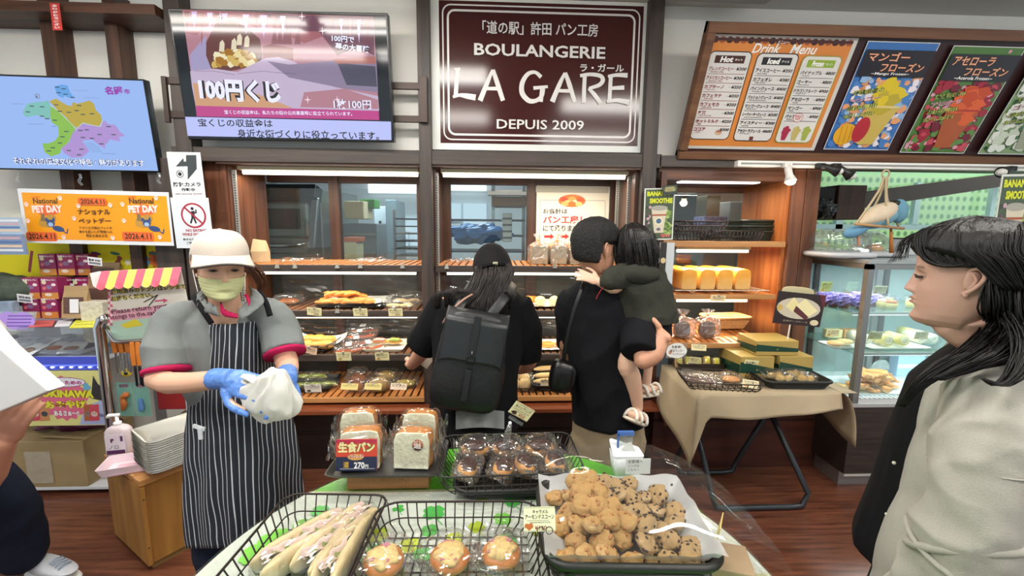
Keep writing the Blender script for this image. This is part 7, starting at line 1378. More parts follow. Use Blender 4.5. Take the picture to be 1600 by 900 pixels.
mb = MB().loft([[V(v.x, v.y, v.z+(.03 if v.x < 0 and v.y > 0 else 0)) for v in rrect(bw_+.002, .072, .012, z)] for z in (.080, .085)]); obj('rim', mb, M('#e6eaea', .3), t)
obj('notice', MB().box((.028, -.045, .055), (.085, .002, .055)), M('#d8dcdc', .4), t)
for i, s_ in enumerate(('お客様へ', 'トングは', 'こちらへ')):
    c_ = bpy.data.curves.new('lettering', 'FONT'); c_.body = s_; c_.size = .013 if i == 0 else .010; c_.materials.append(INK); o = bpy.data.objects.new('lettering', c_); COL.objects.link(o); o.parent = t; o.location = (-.008, -.0464, .068-.014*i); o.rotation_euler = (R(90), 0, 0)
bg = MB().grid(lambda u, v: V(-.028+.05*u, .0+.01*math.sin(u*3), .03+.115*v), 10, 14); obj('clear_bag', bg, film('#dfe8e8', .10, .1, .25, 'bag_plastic'), t)
obj('blue_edge', MB().box((-.003, .004, .150), (.056, .012, .014)).box((-.030, .002, .12), (.006, .008, .06)), film('#5a8ad8', .08, .2, .6, 'blue_plastic'), t)
obj('white_flap', MB().prism([(-.02, 0), (.035, 0), (.03, .04), (.012, .075), (-.004, .07), (-.02, .05)], -.001, .001).xf(Matrix.Translation((0, -.012, .05)) @ Matrix.Rotation(R(90), 4, 'X')), film('#f4f6f4', .06, .3, .6, 'white_plastic'), t)
# ============================================================ PEOPLE
def baked(mb, voxel, smooth=4, mat=None, name='mesh'):
    me = mesh_of(name, mb, mat or WHITE, True); o = bpy.data.objects.new('tmp', me); sc = bpy.data.scenes.get('bake') or bpy.data.scenes.new('bake'); sc.collection.objects.link(o)
    r = o.modifiers.new('r', 'REMESH'); r.mode = 'VOXEL'; r.voxel_size = voxel; r.use_smooth_shade = True
    if smooth: s = o.modifiers.new('s', 'SMOOTH'); s.iterations = smooth; s.factor = .5
    vl = sc.view_layers[0]; vl.update(); out = bpy.data.meshes.new_from_object(o.evaluated_get(vl.depsgraph)); out.name = name
    bpy.data.objects.remove(o); bpy.data.meshes.remove(me); out.materials.clear(); out.materials.append(mat or WHITE); return out
def folds(me, amp, sc, seed=0, fine=.3, where=None):
    me.update(); s = V(seed*5.3, seed*2.1, seed); m = len(me.vertices); C_ = np.empty(m*3); N_ = np.empty(m*3); me.vertices.foreach_get('co', C_); me.vertices.foreach_get('normal', N_); C_ = C_.reshape(m, 3); N_ = N_.reshape(m, 3)
    F_ = np.empty(m)
    for i, c in enumerate(C_.tolist()): q = V(c[0]*sc[0], c[1]*sc[1], c[2]*sc[2])+s; F_[i] = (1-abs(noise.noise(q))*2.6)*amp+noise.noise(q*3)*amp*fine
    me.vertices.foreach_set('co', (C_+N_*F_[:, None]).ravel()); me.update(); return me
Zs_ = [-.119, -.116, -.108, -.096, -.080, -.062, -.045, -.028, -.01, .01, .03, .05, .07, .09, .105, .114, .118]
Fr = [-.02, -.048, -.073, -.081, -.078, -.080, -.080, -.079, -.079, -.080, -.085, -.087, -.082, -.066, -.043, -.018, 0]
Bk = [.0, .005, .012, .022, .040, .058, .072, .083, .090, .095, .098, .097, .09, .074, .05, .022, 0]
Wd = [.006, .022, .036, .048, .056, .061, .065, .068, .070, .072, .0735, .0735, .070, .059, .041, .019, 0]
g = lambda x, m, s: math.exp(-((x-m)/s)**2)
def headpt(z, a):
    f, b, w = np.interp(z, Zs_, Fr), np.interp(z, Zs_, Bk), np.interp(z, Zs_, Wd); c, s = math.cos(a), math.sin(a)
    x = w*math.copysign(abs(s)**.9, s); y = (f if c > 0 else b)*abs(c)**.88; return x, y
def facepush(x, z, nose=1):
    d = 0; ax = abs(x)
    t = max(0, min(1, (.012-z)/.042))
    d += nose*(.006+.016*t)*g(x, 0, .0078+.0065*t)*(1 if z > -.031 else g(z, -.031, .0085))*(1 if z < .012 else g(z, .012, .012))
    d += .0065*nose*g(ax, .0135, .006)*g(z, -.033, .007)
    d -= .0105*g(ax, .032, .015)*g(z, .003, .011); d += .0045*g(ax, .032, .013)*g(z, .001, .0065); d += .003*g(ax, .03, .018)*g(z, .021, .007)
    d += .0035*g(ax, .045, .015)*g(z, -.028, .018)
    d += (.0088*g(z, -.0515, .0045)+.0088*g(z, -.0605, .0048))*g(x, 0, .018)-.004*g(z, -.0560, .0020)*g(x, 0, .020); d -= .003*g(z, -.072, .006)*g(x, 0, .02); d += .004*g(z, -.096, .012)*g(x, 0, .02)
    return d
def make_head(mat4, skin='#d9a988', lips='#b06a5e', brow='#3a2a24', nose=1, warm=.12, res=(84, 76), ears=True, female=True):
    nz, na = res; vs, fs, cs_ = [], [], []; sk = np.array(lin(skin)[:3]); lp = np.array(lin(lips)[:3]); br_ = np.array(lin(brow)[:3]); wm = np.array([1.0, .55, .45])*sk[0]
    zz = np.concatenate([np.linspace(-.119, .108, nz-8), .118-.010*(1-np.linspace(0, 1, 9)[1:])**2])
    for z in zz:
        for j in range(na):
            a = -math.pi+2*math.pi*j/na; a = a*(.78+.22*(abs(a)/math.pi)) if True else a; x, y = headpt(z, a)
            if math.cos(a) > 0: y -= facepush(x, z, nose)*min(1, math.cos(a)*2)
            c = sk.copy(); fr = max(0, math.cos(a))
            if fr > .1:
                c = c*(1-warm*g(abs(x), .04, .02)*g(z, -.03, .025))+wm*warm*g(abs(x), .04, .02)*g(z, -.03, .025)
                li = min(1, (g(z, -.0515, .0045)+g(z, -.0605, .005)))*g(x, 0, .019)**.7; li = max(0, min(1, (li-.35)*2.2)); c = c*(1-li)+lp*li
                bb = g(z, .0235+.004*math.sin(min(1, abs(x)/.05)*2.4)-.003, .0028)*(1 if .014 < abs(x) < .050 else 0); c = c*(1-.7*bb)+br_*.7*bb
                ey = g(z, .0025, .0016)*(1 if .021 < abs(x) < .044 else 0)*fr; c = c*(1-.9*ey)+br_*.6*ey
            vs.append(mat4 @ V(x, y, z)); cs_.append((*c, 1))
    n = len(zz)
    for i in range(n-1):
        for j in range(na): k = (j+1) % na; fs.append((i*na+j, i*na+k, (i+1)*na+k, (i+1)*na+j))
    fs.append(tuple(range(na-1, -1, -1)))
    mb = MB()
    if ears:
        for s in (-1, 1):
            pts = [V(s*.069, .004, -.026), V(s*.074, .010, -.020), V(s*.082, .024, -.002), V(s*.085, .030, .018), V(s*.082, .020, .031), V(s*.076, .006, .026), V(s*.072, .001, .010)]
            mb.tube(pts, [.006, .0058, .0042, .0042, .0042, .004, .003], 8, 4, rnd=True); mb.ell((s*.074, .013, .004), (.005, .015, .024), 14, 10, mat=Matrix.Rotation(s*R(22), 3, 'Z')); mb.tube([V(s*.074, .004, -.012), V(s*.078, .012, -.010), V(s*.081, .018, .006), V(s*.080, .012, .018)], .0032, 7, 3, rnd=True); mb.ell((s*.072, .006, -.026), (.005, .006, .008), 10, 8)
        b0 = len(vs); vs += [mat4 @ Vector(v) for v in mb.v]; fs += [tuple(b0+i for i in f) for f in mb.f]; ec = sk*.85+wm*.12; cs_ += [(*ec, 1)]*len(mb.v)
    return vs, fs, cs_
def skin_obj(name, parent, off, body, heads, skin, extra=None):
    vs = [v.co.copy() for v in body.vertices]; fs = [tuple(p.vertices) for p in body.polygons]; cs_ = [lin(skin)]*len(vs)
    if extra: cs_ = [extra(v, c) for v, c in zip(vs, cs_)]
    for hv, hf, hc in heads: b0 = len(vs); vs += hv; fs += [tuple(b0+i for i in f) for f in hf]; cs_ += hc
    me = bpy.data.meshes.new(name); me.from_pydata([tuple(v) for v in vs], [], fs); me.materials.append(vcol('skin', .5, .12)); me.polygons.foreach_set('use_smooth', [True]*len(fs))
    a = me.attributes.new('col', 'FLOAT_COLOR', 'POINT'); a.data.foreach_set('color', [x for c in cs_ for x in c]); me.update()
    return obj(name, me, None, parent, loc=off)
def hair_shell(mat4, line, off=.012, noise_a=.003, name='hair', mat=None, seed=0, vol=None, res=(70, 90)):
    """shell over the scalp; line(y, x) gives the hairline height"""
    nz, na = res; vs = []; rows = []
    for i in range(nz):
        z = -.10+.2199*(i/(nz-1))**.8*.99; row = []
        for j in range(na):
            a = 2*math.pi*j/na; x, y = headpt(z, a); n_ = V(x/.0052, y/.0085, z*70).normalized() if True else 0
            h = z-line(y, x); k = max(0, min(1, h/.012+.5)); o_ = (off+(vol(x, y, z) if vol else 0)+noise_a*noise.noise(V(a*14, z*14+seed, seed)))*k-.010*(1-k)
            row.append(mat4 @ (V(x, y, z)+V(x, y, max(0, z)*1.0).normalized()*o_))
        rows.append(row)
    return MB().loft(rows, True)
def bundle(mb, path, n, r0=.0022, seed=1, taper=.35, wob=.15, sub=4, nseg=5):
    """path: list of (point, spread radius)"""
    rg = random.Random(seed)
    for k in range(n):
        a, q = rg.uniform(0, 6.283), math.sqrt(rg.random()); pts = []
        for i, (p, s) in enumerate(path):
            j = V(rg.gauss(0, 1), rg.gauss(0, 1), rg.gauss(0, 1))*s*wob; pts.append(Vector(p)+V(math.cos(a)*s*q, math.sin(a)*s*q*.8, math.sin(a*2)*s*.15)+j)
        m = len(pts); mb.tube(pts, [r0*(1-(1-taper)*i/(m-1)) for i in range(m)], nseg, sub)
    return mb
def hand(mb, w, fwd, back, side=1, curl=.5, s=1.0, spread=.1):
    fwd = fwd.normalized(); back = (back-fwd*back.dot(fwd)).normalized(); sd = fwd.cross(back)*side
    mt = Matrix((sd, fwd, back)).transposed(); mb.ell(w+fwd*.045*s, (.038*s, .052*s, .015*s), 18, 12, mat=mt); mb.tube([w-fwd*.03*s, w+fwd*.03*s], [.024*s, .026*s], 12, flat=.75, rnd=True, up=back)
    for k, (o_, L) in enumerate(((-.028, .078), (-.010, .088), (.010, .082), (.027, .064))):
        p = w+fwd*.084*s+sd*o_*s; pts = [p-fwd*.02*s, p]; d = (fwd+sd*o_*spread*20).normalized(); a = 0
        for seg in (.42, .32, .26): a += curl*(.9 if seg > .4 else 1.0); e = (d*math.cos(a)-back*math.sin(a)); p = p+e*L*seg*s; pts.append(p)
        mb.tube(pts, [.0098*s, .0095*s, .0088*s, .0080*s, .0070*s], 9, 2, rnd=True)
    p = w+fwd*.02*s-sd*.03*s; d = (fwd*.8-sd*.8-back*curl*.5).normalized(); mb.tube([p, p+d*.035*s, p+d*.05*s+fwd*.02*s, p+d*.055*s+fwd*.045*s-back*.01*s], [.013*s, .0115*s, .0100*s, .0080*s], 9, 2, rnd=True); return mb
def hm(px, py, Y, yaw, pitch=0, roll=0, s=1.0): return Matrix.Translation(W(px, py, Y)) @ Matrix.Rotation(R(yaw), 4, 'Z') @ Matrix.Rotation(R(pitch), 4, 'X') @ Matrix.Rotation(R(roll), 4, 'Y') @ Matrix.Scale(s, 4)
def person(label, px, py, Y): p = W(px, py, Y); b = V(p.x, p.y, 0); return thing('person', label, 'person', b), -b
def oval(c, rx, ry, yaw=0, n=28, pw=1.0):
    r_ = []; co_, si = math.cos(R(yaw)), math.sin(R(yaw))
    for j in range(n): a = 2*math.pi*j/n; q = lambda t: math.copysign(abs(t)**pw, t); x, y = rx*q(math.cos(a)), ry*q(math.sin(a)); r_.append(c+V(x*co_-y*si, x*si+y*co_, 0))
    return r_
def pob(name, parent, off, mb, mat, vox=0, fold=None, smooth=True, sm=3):
    if vox: me = baked(mb, vox, sm, mat, name)
    else: me = mesh_of(name, mb, mat, smooth)
    if fold: folds(me, *fold)
    return obj(name, me, None, parent, loc=off)
def cloth(h, r=.85, sc=250, var=.0): return M(h, r, bump=.15, bs=sc, var=var, spec=.2)
BLK = cloth('#16171a', .85); HAIRK = M('#0e0b0b', .32, bump=.3, bs=60, stretch=(1, 1, .15)); SK = '#d6a688'
def feet(mb, x0, y0, x1, y1, yaw):
    for x, y in ((x0, y0), (x1, y1)): mb.ell(V(x, y, .045)+V(math.sin(R(yaw))*.05, -math.cos(R(yaw))*.05, 0), (.045, .125, .045), 16, 10, mat=Matrix.Rotation(R(yaw), 3, 'Z'))
    return mb
# ------------------------------------------------------------ woman in striped apron
t, off = person('woman in cream cap, grey polo and navy striped apron holding a white cloth', 352, 480, 1.62)
YW = 1.60; H1 = hm(345, 417, 1.58, 38, 7, 2, .98)
P = W
shL, shR = P(276, 499, 1.60), P(425, 495, 1.66)
elL, wrL = P(247, 592, 1.50), P(352, 592, 1.36); elR, wrR = P(448, 565, 1.60), P(449, 590, 1.47)
mb = MB(); mb.tube([P(355, 500, 1.64), P(352, 478, 1.63), P(348, 440, 1.62)], [.065, .052, .050], 18, 3)
mb.tube([shL+V(0, 0, -.015), elL, wrL], [.036, .040, .028], 14, 4, rnd=True); mb.tube([shR+V(0, 0, -.015), elR, wrR], [.036, .040, .028], 14, 4, rnd=True)
tc_ = [oval(P(352, 484, 1.66), .07, .04, 20), oval(P(352, 506, 1.66), .12, .07, 20), oval(P(352, 560, 1.66), .15, .10, 20), oval(P(362, 620, 1.66), .13, .10, 20), oval(P(372, 690, 1.66), .16, .11, 20)]
mb.loft(tc_)
hand(mb, wrL, P(392, 604, 1.33)-wrL, V(.1, -.8, .5), -1, .35); hand(mb, wrR, P(440, 615, 1.36)-wrR, V(.6, -.5, .3), 1, .4)
body = baked(mb, .004, 3)
skin_obj('body', t, off, body, [make_head(H1, '#dcae92', brow='#4a3a34')], '#dcae92')
gm = M('#5a86d0', .35, bump=.25, bs=60)
g_ = MB(); hand(g_, wrL+(wrL-elL).normalized()*-.0, P(392, 604, 1.33)-wrL, V(.1, -.8, .5), -1, .35, 1.14, .05); g_.tube([wrL-(wrL-elL).normalized()*.055, wrL+(wrL-elL).normalized()*.03], [.034, .031], 16, rnd=False); pob('glove', t, off, g_, gm, .004, (.0012, (60, 60, 60), 1))
g_ = MB(); hand(g_, wrR, P(440, 615, 1.36)-wrR, V(.6, -.5, .3), 1, .4, 1.14, .05); g_.tube([wrR-(wrR-elR).normalized()*.045, wrR+(wrR-elR).normalized()*.03], [.034, .031], 16); pob('glove', t, off, g_, gm, .004, (.0012, (60, 60, 60), 2))
GRY = cloth('#787d7c', .85)
mb = MB(); mb.loft([oval(P(353, 476, 1.67), .065, .05, 20), oval(P(353, 484, 1.67), .13, .065, 20), oval(P(352, 496, 1.67), .185, .085, 20), oval(P(352, 530, 1.67), .175, .115, 20), oval(P(354, 575, 1.67), .16, .12, 20), oval(P(364, 625, 1.67), .135, .110, 20), oval(P(374, 690, 1.67), .14, .11, 20)])
mb.tube([P(305, 492, 1.64), shL, P(262, 535, 1.57), P(262, 578, 1.53)], [.05, .060, .071, .074], 18, 3); mb.tube([P(405, 486, 1.68), shR, P(438, 518, 1.66), P(445, 550, 1.62)], [.05, .060, .070, .072], 18, 3)
pob('polo_shirt', t, off, mb, GRY, .006, (.007, (9, 9, 6), 3))
PKM = cloth('#b01e50')
for pc, r_, dr in ((P(262, 578, 1.53), .0755, P(262, 578, 1.53)-P(262, 535, 1.57)), (P(445, 550, 1.62), .0735, P(445, 550, 1.62)-P(438, 515, 1.66))):
    dr = dr.normalized(); pob('sleeve_trim', t, off, MB().tube([pc-dr*.002, pc+dr*.012], r_, 24), PKM)
# collar
def collar(pts, mat, nm='collar'):
    mb = MB(); mb.grid(lambda u, v: (lambda a, b: a.lerp(b, v)+V(0, -.006*math.sin(v*math.pi), 0))(*[smooth_path([Vector(q) for q in pp], [0]*len(pp), 6)[0][min(int(u*(len(pp)-1)*6), (len(pp)-1)*6)] for pp in pts]), 18, 4)
    o = pob(nm, t, off, mb, mat); s = o.modifiers.new('s', 'SOLIDIFY'); s.thickness = .004; return o
collar(([P(318, 450, 1.60), P(318, 466, 1.57), P(340, 480, 1.52)], [P(309, 460, 1.58), P(312, 482, 1.54), P(345, 494, 1.505)]), GRY); collar(([P(388, 446, 1.62), P(392, 462, 1.59), P(372, 484, 1.53)], [P(400, 452, 1.60), P(412, 472, 1.57), P(378, 500, 1.515)]), GRY)
collar(([P(344, 472, 1.535), P(352, 484, 1.52), P(372, 492, 1.505)], [P(347, 486, 1.515), P(352, 493, 1.51), P(372, 496, 1.50)]), PKM, 'inner_placket'); collar(([P(382, 462, 1.56), P(386, 470, 1.55), P(388, 478, 1.54)], [P(385, 458, 1.56), P(391, 468, 1.55), P(390, 476, 1.54)]), PKM, 'inner_placket')
# apron
am = bpy.data.materials.new('striped_apron'); am.use_nodes = True; nt = am.node_tree; b = nt.nodes['Principled BSDF']; b.inputs['Roughness'].default_value = .85
a_ = nt.nodes.new('ShaderNodeAttribute'); a_.attribute_name = 'st'; m1 = nt.nodes.new('ShaderNodeSeparateXYZ'); fr_ = nt.nodes.new('ShaderNodeMath'); fr_.operation = 'FRACT'; mu = nt.nodes.new('ShaderNodeMath'); mu.operation = 'MULTIPLY'; mu.inputs[1].default_value = 1/.0215
lt = nt.nodes.new('ShaderNodeMath'); lt.operation = 'LESS_THAN'; lt.inputs[1].default_value = .17; mx = nt.nodes.new('ShaderNodeMix'); mx.data_type = 'RGBA'; mx.inputs[6].default_value = lin('#20262f'); mx.inputs[7].default_value = lin('#c3c7cc')
for x, y in ((a_.outputs['Vector'], m1.inputs[0]), (m1.outputs[0], mu.inputs[0]), (mu.outputs[0], fr_.inputs[0]), (fr_.outputs[0], lt.inputs[0]), (lt.outputs[0], mx.inputs[0]), (mx.outputs[2], b.inputs['Base Color'])): nt.links.new(x, y)
rowsA = [(502, 329, 424, .112), (520, 325, 425, .125), (545, 321, 428, .135), (580, 314, 433, .135), (610, 304, 440, .135), (640, 294, 454, .145), (680, 289, 464, .16), (720, 288, 470, .17), (760, 287, 474, .18), (800, 287, 478, .185), (840, 289, 480, .19), (856, 292, 482, .19)]
nu, nv = 70, 64; vs, st, fs = [], [], []
ry_ = [r[0] for r in rowsA]
for j in range(nv+1):
    yy = 502+(856-502)*j/nv; xl, xr, dp = [np.interp(yy, ry_, [r[k] for r in rowsA]) for k in (1, 2, 3)]
    prev = None; s_ = 0; row = []
    for i in range(nu+1):
        u = i/nu*2-1; ca = math.cos(u*math.pi/2*.94); Y = YW+.06-.02*u*-1-dp*ca*(1 if yy > 590 else .95); Y -= u*-.05; low = max(0, (yy-600)/250)
        Y += low*.010*math.sin(u*17+math.sin(yy*.01)*2)+.006*noise.noise(V(u*5, yy*.02, 3)); ybot = yy+(6*math.sin(u*5)+(-8 if u > .3 else 0))*low*0
        xx = xl+(xr-xl)*(u+1)/2+low*1.6*math.sin(u*13+yy*.015); yo = yy+(3-8*u if j == 0 else 0)
        if 636 < yy < 660: Y += .004*math.sin((yy-636)*.8)
        row.append(P(xx, yo-8*u*(1-low)*0, Y))
    L = [0]
    for i in range(1, nu+1): L.append(L[-1]+(row[i]-row[i-1]).length)
    for i in range(nu+1): vs.append(row[i]); st.append((L[i]-L[nu//2])/(1+.12*max(0, (yy-600)/250))+5)
fs = [(j*(nu+1)+i, j*(nu+1)+i+1, (j+1)*(nu+1)+i+1, (j+1)*(nu+1)+i) for j in range(nv) for i in range(nu)]
me = bpy.data.meshes.new('apron'); me.from_pydata([tuple(v) for v in vs], [], fs); me.materials.append(am); me.polygons.foreach_set('use_smooth', [True]*len(fs)); at = me.attributes.new('st', 'FLOAT_VECTOR', 'POINT'); at.data.foreach_set('vector', [q for s_ in st for q in (s_, 0, 0)])
o = obj('apron', me, None, t, loc=off); s = o.modifiers.new('s', 'SOLIDIFY'); s.thickness = .003; s.offset = -1
for pts in ([(331, 506, 1.545), (316, 484, 1.545), (303, 464, 1.60), (302, 458, 1.66)], [(422, 494, 1.585), (415, 472, 1.60), (404, 456, 1.65)]):
    pob('apron_strap', t, off, MB().tube([P(x, y, Y-.014) for x, y, Y in pts], .011, 8, 4, flat=.25, up=V(0, -1, 0)), BLK)
cl_ = P(311, 668, 1.43); o = pob('clip_badge', t, off, MB().box(cl_, (.04, .006, .012), mat=Matrix.Rotation(R(20), 3, 'Y')).box(cl_+V(.006, -.004, -.02), (.012, .006, .04)), M('#d8dde2', .3), smooth=False)
# legs, shoes
NVY = cloth('#1d2536')
mb = MB(); mb.tube([P(350, 700, 1.70), P(340, 860, 1.66), V(-1.06, 1.66, .09)], [.115, .085, .06], 16, 3, rnd=True); mb.tube([P(410, 700, 1.74), P(405, 860, 1.72), V(-.86, 1.74, .09)], [.115, .085, .06], 16, 3, rnd=True); pob('trousers', t, off, mb, NVY, .01, (.004, (10, 10, 4), 4))
pob('shoes', t, off, feet(MB(), -1.06, 1.64, -.86, 1.72, 20), M('#1b1b1d', .5))
# mask, cap, hair
def facegrid(z0, z1, amax, off_, bulge=0):
    return MB().grid(lambda u, v: (lambda a, z: (lambda x, y: H1 @ (V(x, y-facepush(x, z, .55)*max(0, math.cos(a)), z)+V(x*1.0, y, 0).normalized()*(off_+bulge*math.sin(v*math.pi)*math.cos(a)+.0012*math.sin(v*40))))(*headpt(z, a)))((u*2-1)*amax, z0+(z1-z0)*v-.010*(1-v)*0+(.012*abs(2*u-1)*(1-v) if True else 0)), 40, 18)
o = pob('face_mask', t, off, facegrid(-.114, -.026, 1.32, .006, .006), M('#cdcf9a', .7, bump=.1)); s = o.modifiers.new('s', 'SOLIDIFY'); s.thickness = .0015
for sg in (-1, 1): pob('mask_loop', t, off, MB().tube([H1 @ V(sg*.074, -.02, -.03), H1 @ V(sg*.080, .02, .0), H1 @ V(sg*.080, .026, -.02), H1 @ V(sg*.072, -.018, -.085)], .0014, 5, 4), WHITE)
CAPM = cloth('#cfc4b8', .8, 150)
mb = MB(); rws = []
for i in range(24):
    z = .046+.088*math.sin(i/23*math.pi/2); sc = math.cos(i/23*math.pi/2)**.62; row = []
    for j in range(48):
        a = 2*math.pi*j/48; puff = 1+.03*math.cos(a*6)*math.sin(i/23*math.pi)*.4; row.append(H1 @ V(.091*sc*math.sin(a)*puff, .008-.108*sc*math.cos(a)*puff+.0, z-(.018 if math.cos(a) < 0 else .0)*(1-i/23)))
    rws.append(row)
mb.loft(rws, True); pob('cap', t, off, mb, CAPM)
def brim(u, v): a = (u*2-1)*1.15; r_ = 1+.50*v; return H1 @ V(.090*math.sin(a)*(1+.12*v), .008-.106*math.cos(a)-.066*v*math.cos(a)**.6, .054-.012*v-.030*(math.sin(a)**2)*v-.006*math.sin(a)**2)
o = pob('cap_brim', t, off, MB().grid(brim, 30, 8), CAPM); s = o.modifiers.new('s', 'SOLIDIFY'); s.thickness = .004
pob('brim_piping', t, off, MB().tube([brim(i/20, 1.0)+V(0, 0, -.002) for i in range(21)], .0028, 6), M('#3a2f34', .6)); pob('cap_button', t, off, MB().ell(H1 @ V(0, .008, .133), (.008, .008, .005)), CAPM)
HB_ = M('#5a3524', .4, bump=.3, bs=60)
mb = hair_shell(H1, lambda y, x: (.05 if y < -.05 else (.02 if y < .0 else -.05)), .010, .002); mb = MB().add(mb.v, mb.f)
bundle(mb, [(H1 @ V(.01, .10, .02), .02), (H1 @ V(.03, .14, -.02), .03), (H1 @ V(.05, .15, -.07), .028), (H1 @ V(.06, .13, -.13), .012)], 60, .003, 3)
bundle(mb, [(P(374, 408, 1.66), .014), (P(389, 415, 1.69), .02), (P(402, 428, 1.71), .024), (P(409, 444, 1.72), .016), (P(404, 456, 1.72), .006)], 90, .0022, 8)
for sg in (-1, 1): bundle(mb, [(H1 @ V(sg*.068, -.035, .035), .008), (H1 @ V(sg*.076, -.022, .005), .007), (H1 @ V(sg*.077, -.012, -.02), .004)], 16, .0014, 5+sg)
pob('hair', t, off, mb, HB_)
for sg in (-1, 1): pob('eye', t, off, MB().ell(H1 @ V(sg*.032, -.0755, .0005), (.010, .004, .0035), 12, 8), M('#2a211f', .2)); 
for sg in (-1, 1): pob('eyelid', t, off, MB().tube([H1 @ V(sg*x, -.0835+.35*(x-.02)**1.2*.6, z) for x, z in ((.020, .001), (.027, .0055), (.036, .0055), (.045, .001))], [.0012, .0018, .0018, .0012], 6, 3), M('#4a332c', .5))
# cloth in her hands
cc_ = P(425, 612, 1.33); WCL = M('#d4d3cd', .85, bump=.2, bs=30)
def rag(v, d): q = V(d.x*1.1+4, d.y*1.1, d.z*.8); a_ = math.atan2(d.y, d.x); r_ = 1+.30*noise.noise(q*1.3)+.13*(1-abs(noise.noise(V(a_*2.2, d.z*.9, 2)))*3)*(1-.5*d.z)+.05*noise.noise(V(a_*6, d.z*2, 5)); return V(v.x*r_*(1-.25*d.z), v.y*r_, v.z*(1+.2*noise.noise(q*2)))
rg_ = MB().ell((0, 0, -.01), (.076, .038, .085), 72, 50, rag, mat=Matrix.Rotation(R(18), 3, 'Y')); 
rg_.grid(lambda u, v: V(-.03-.05*u, -.01+.012*math.sin(v*8+u*3), .05-.05*v*(1-.6*u)+.01*u), 10, 16); rg_.grid(lambda u, v: V(-.03-.035*u, -.012, -.055+.006*v-.0*u), 6, 3)
o = obj('white_cloth', rg_, WCL, loc=cc_, smooth=True); tag(o, 'crumpled white cloth held between the blue gloves', 'cloth')
# ------------------------------------------------------------ woman at the right, in profile
t, off = person('woman in profile with black hair, beige knit jacket and black top at the right edge', 1540, 560, .93)
base = -off; YR = -140; H2 = hm(1508, 437, .91, YR, -1, 0, .97)
def L2(x, y, z): return base+V(x*math.cos(R(YR))-y*math.sin(R(YR)), x*math.sin(R(YR))+y*math.cos(R(YR)), z)
mb = MB(); nk0 = H2 @ V(0, .022, -.06); nk1 = L2(0, .02, 1.32)
mb.tube([nk0, nk0.lerp(nk1, .5)+V(0, 0, 0), nk1, L2(0, .02, 1.26)], [.055, .049, .056, .09], 22, 4, flat=1.0); mb.tube([H2 @ V(0, -.035, -.090), H2 @ V(0, .004, -.124), L2(0, .01, 1.34)], [.022, .028, .045], 16, 3, rnd=True)
mb.loft([oval(L2(0, .02, 1.36), .06, .05, YR), oval(L2(0, .02, 1.32), .13, .07, YR), oval(L2(0, .01, 1.2), .15, .095, YR), oval(L2(0, .0, 1.0), .13, .10, YR), oval(L2(0, .0, .85), .15, .11, YR)])
sh, el, wr = L2(.17, .02, 1.28), L2(.22, .03, .98), L2(.22, -.03, .76); mb.tube([sh, el, wr], [.05, .04, .028], 14, 4, rnd=True); hand(mb, wr, L2(.21, -.06, .66)-wr, V(.9, -.2, .2), 1, .4)
sh2, el2, wr2 = L2(-.17, .02, 1.28), L2(-.21, 0.02, 1.0), L2(-.20, -.05, .76); mb.tube([sh2, el2, wr2], [.05, .04, .028], 14, 4, rnd=True); hand(mb, wr2, L2(-.19, -.07, .66)-wr2, V(-1, 0, .1), -1, .4)
body = baked(mb, .0045, 4); skin_obj('body', t, off, body, [make_head(H2, '#c89f8d', '#9a5550', '#2a1e1c', 1.0, .14, (120, 110))], '#c89f8d')
for sg in (-1, 1):
    pob('eyeball', t, off, MB().ell(H2 @ V(sg*.031, -.0745, .0005), (.009, .0065, .0032), 16, 12), M('#2a2020', .2))
    pob('eyelid', t, off, MB().tube([H2 @ V(sg*x, y, z) for x, y, z in ((.018, -.0795, -.001), (.025, -.0835, .0045), (.034, -.0815, .0055), (.044, -.073, .0015), (.048, -.068, .0))], [.0009, .0012, .0013, .0011, .0007], 6, 3), M('#2a1a18', .5))
# hair: shell with side swept fringe
def l2(y, x):
    if y < -.045: return .052
    if y < .0: return .052-.010*(y+.045)/.045
    if y < .036: return .042
    return -.09
HR = M('#0c0a0b', .45, bump=.5, bs=90, stretch=(1, 1, .12), spec=.35)
mb = hair_shell(H2, l2, .017, .004, seed=2, vol=lambda x, y, z: .010*max(0, y)/.1+.006*max(0, z)/.1+.0015*math.sin(30*math.atan2(x, y)))
q = lambda x, y, z: H2 @ V(x, y, z)
for k in range(7):
    f_ = k/6; bundle(mb, [(q(.005, .01-.03*f_, .132), .010), (q(.030+.006*f_, -.075+.01*k, .110-.0*k), .012), (q(.050+.010*f_, -.080+.012*k, .074+.004*k), .010), (q(.068+.006*f_, -.064+.012*k, .044+.003*k), .008), (q(.082, -.032+.008*k, .032+.001*k), .006), (q(.086, .010+.006*k, .040), .005), (q(.088, .045+.004*k, .026), .005)], 44, .0015, 20+k, .5, .10)
for k in range(6): bundle(mb, [(q(-.01, -.02+.02*k, .130), .012), (q(.05, -.02+.022*k, .112), .014), (q(.080, -.01+.02*k, .07), .012), (q(.090, .014+.018*k, .046), .010), (q(.090, .062+.010*k, -.005), .010)], 40, .0016, 40+k, .5, .1)
for k in range(5): bundle(mb, [(q(.0, -.05, .124), .008), (q(.012-.006*k, -.098-.004*k, .088), .006), (q(.014-.008*k, -.104-.006*k, .060-.004*k), .006), (q(.018-.006*k, -.104-.008*k, .042-.004*k), .005)], 7, .0009, 60+k, .3, .2)
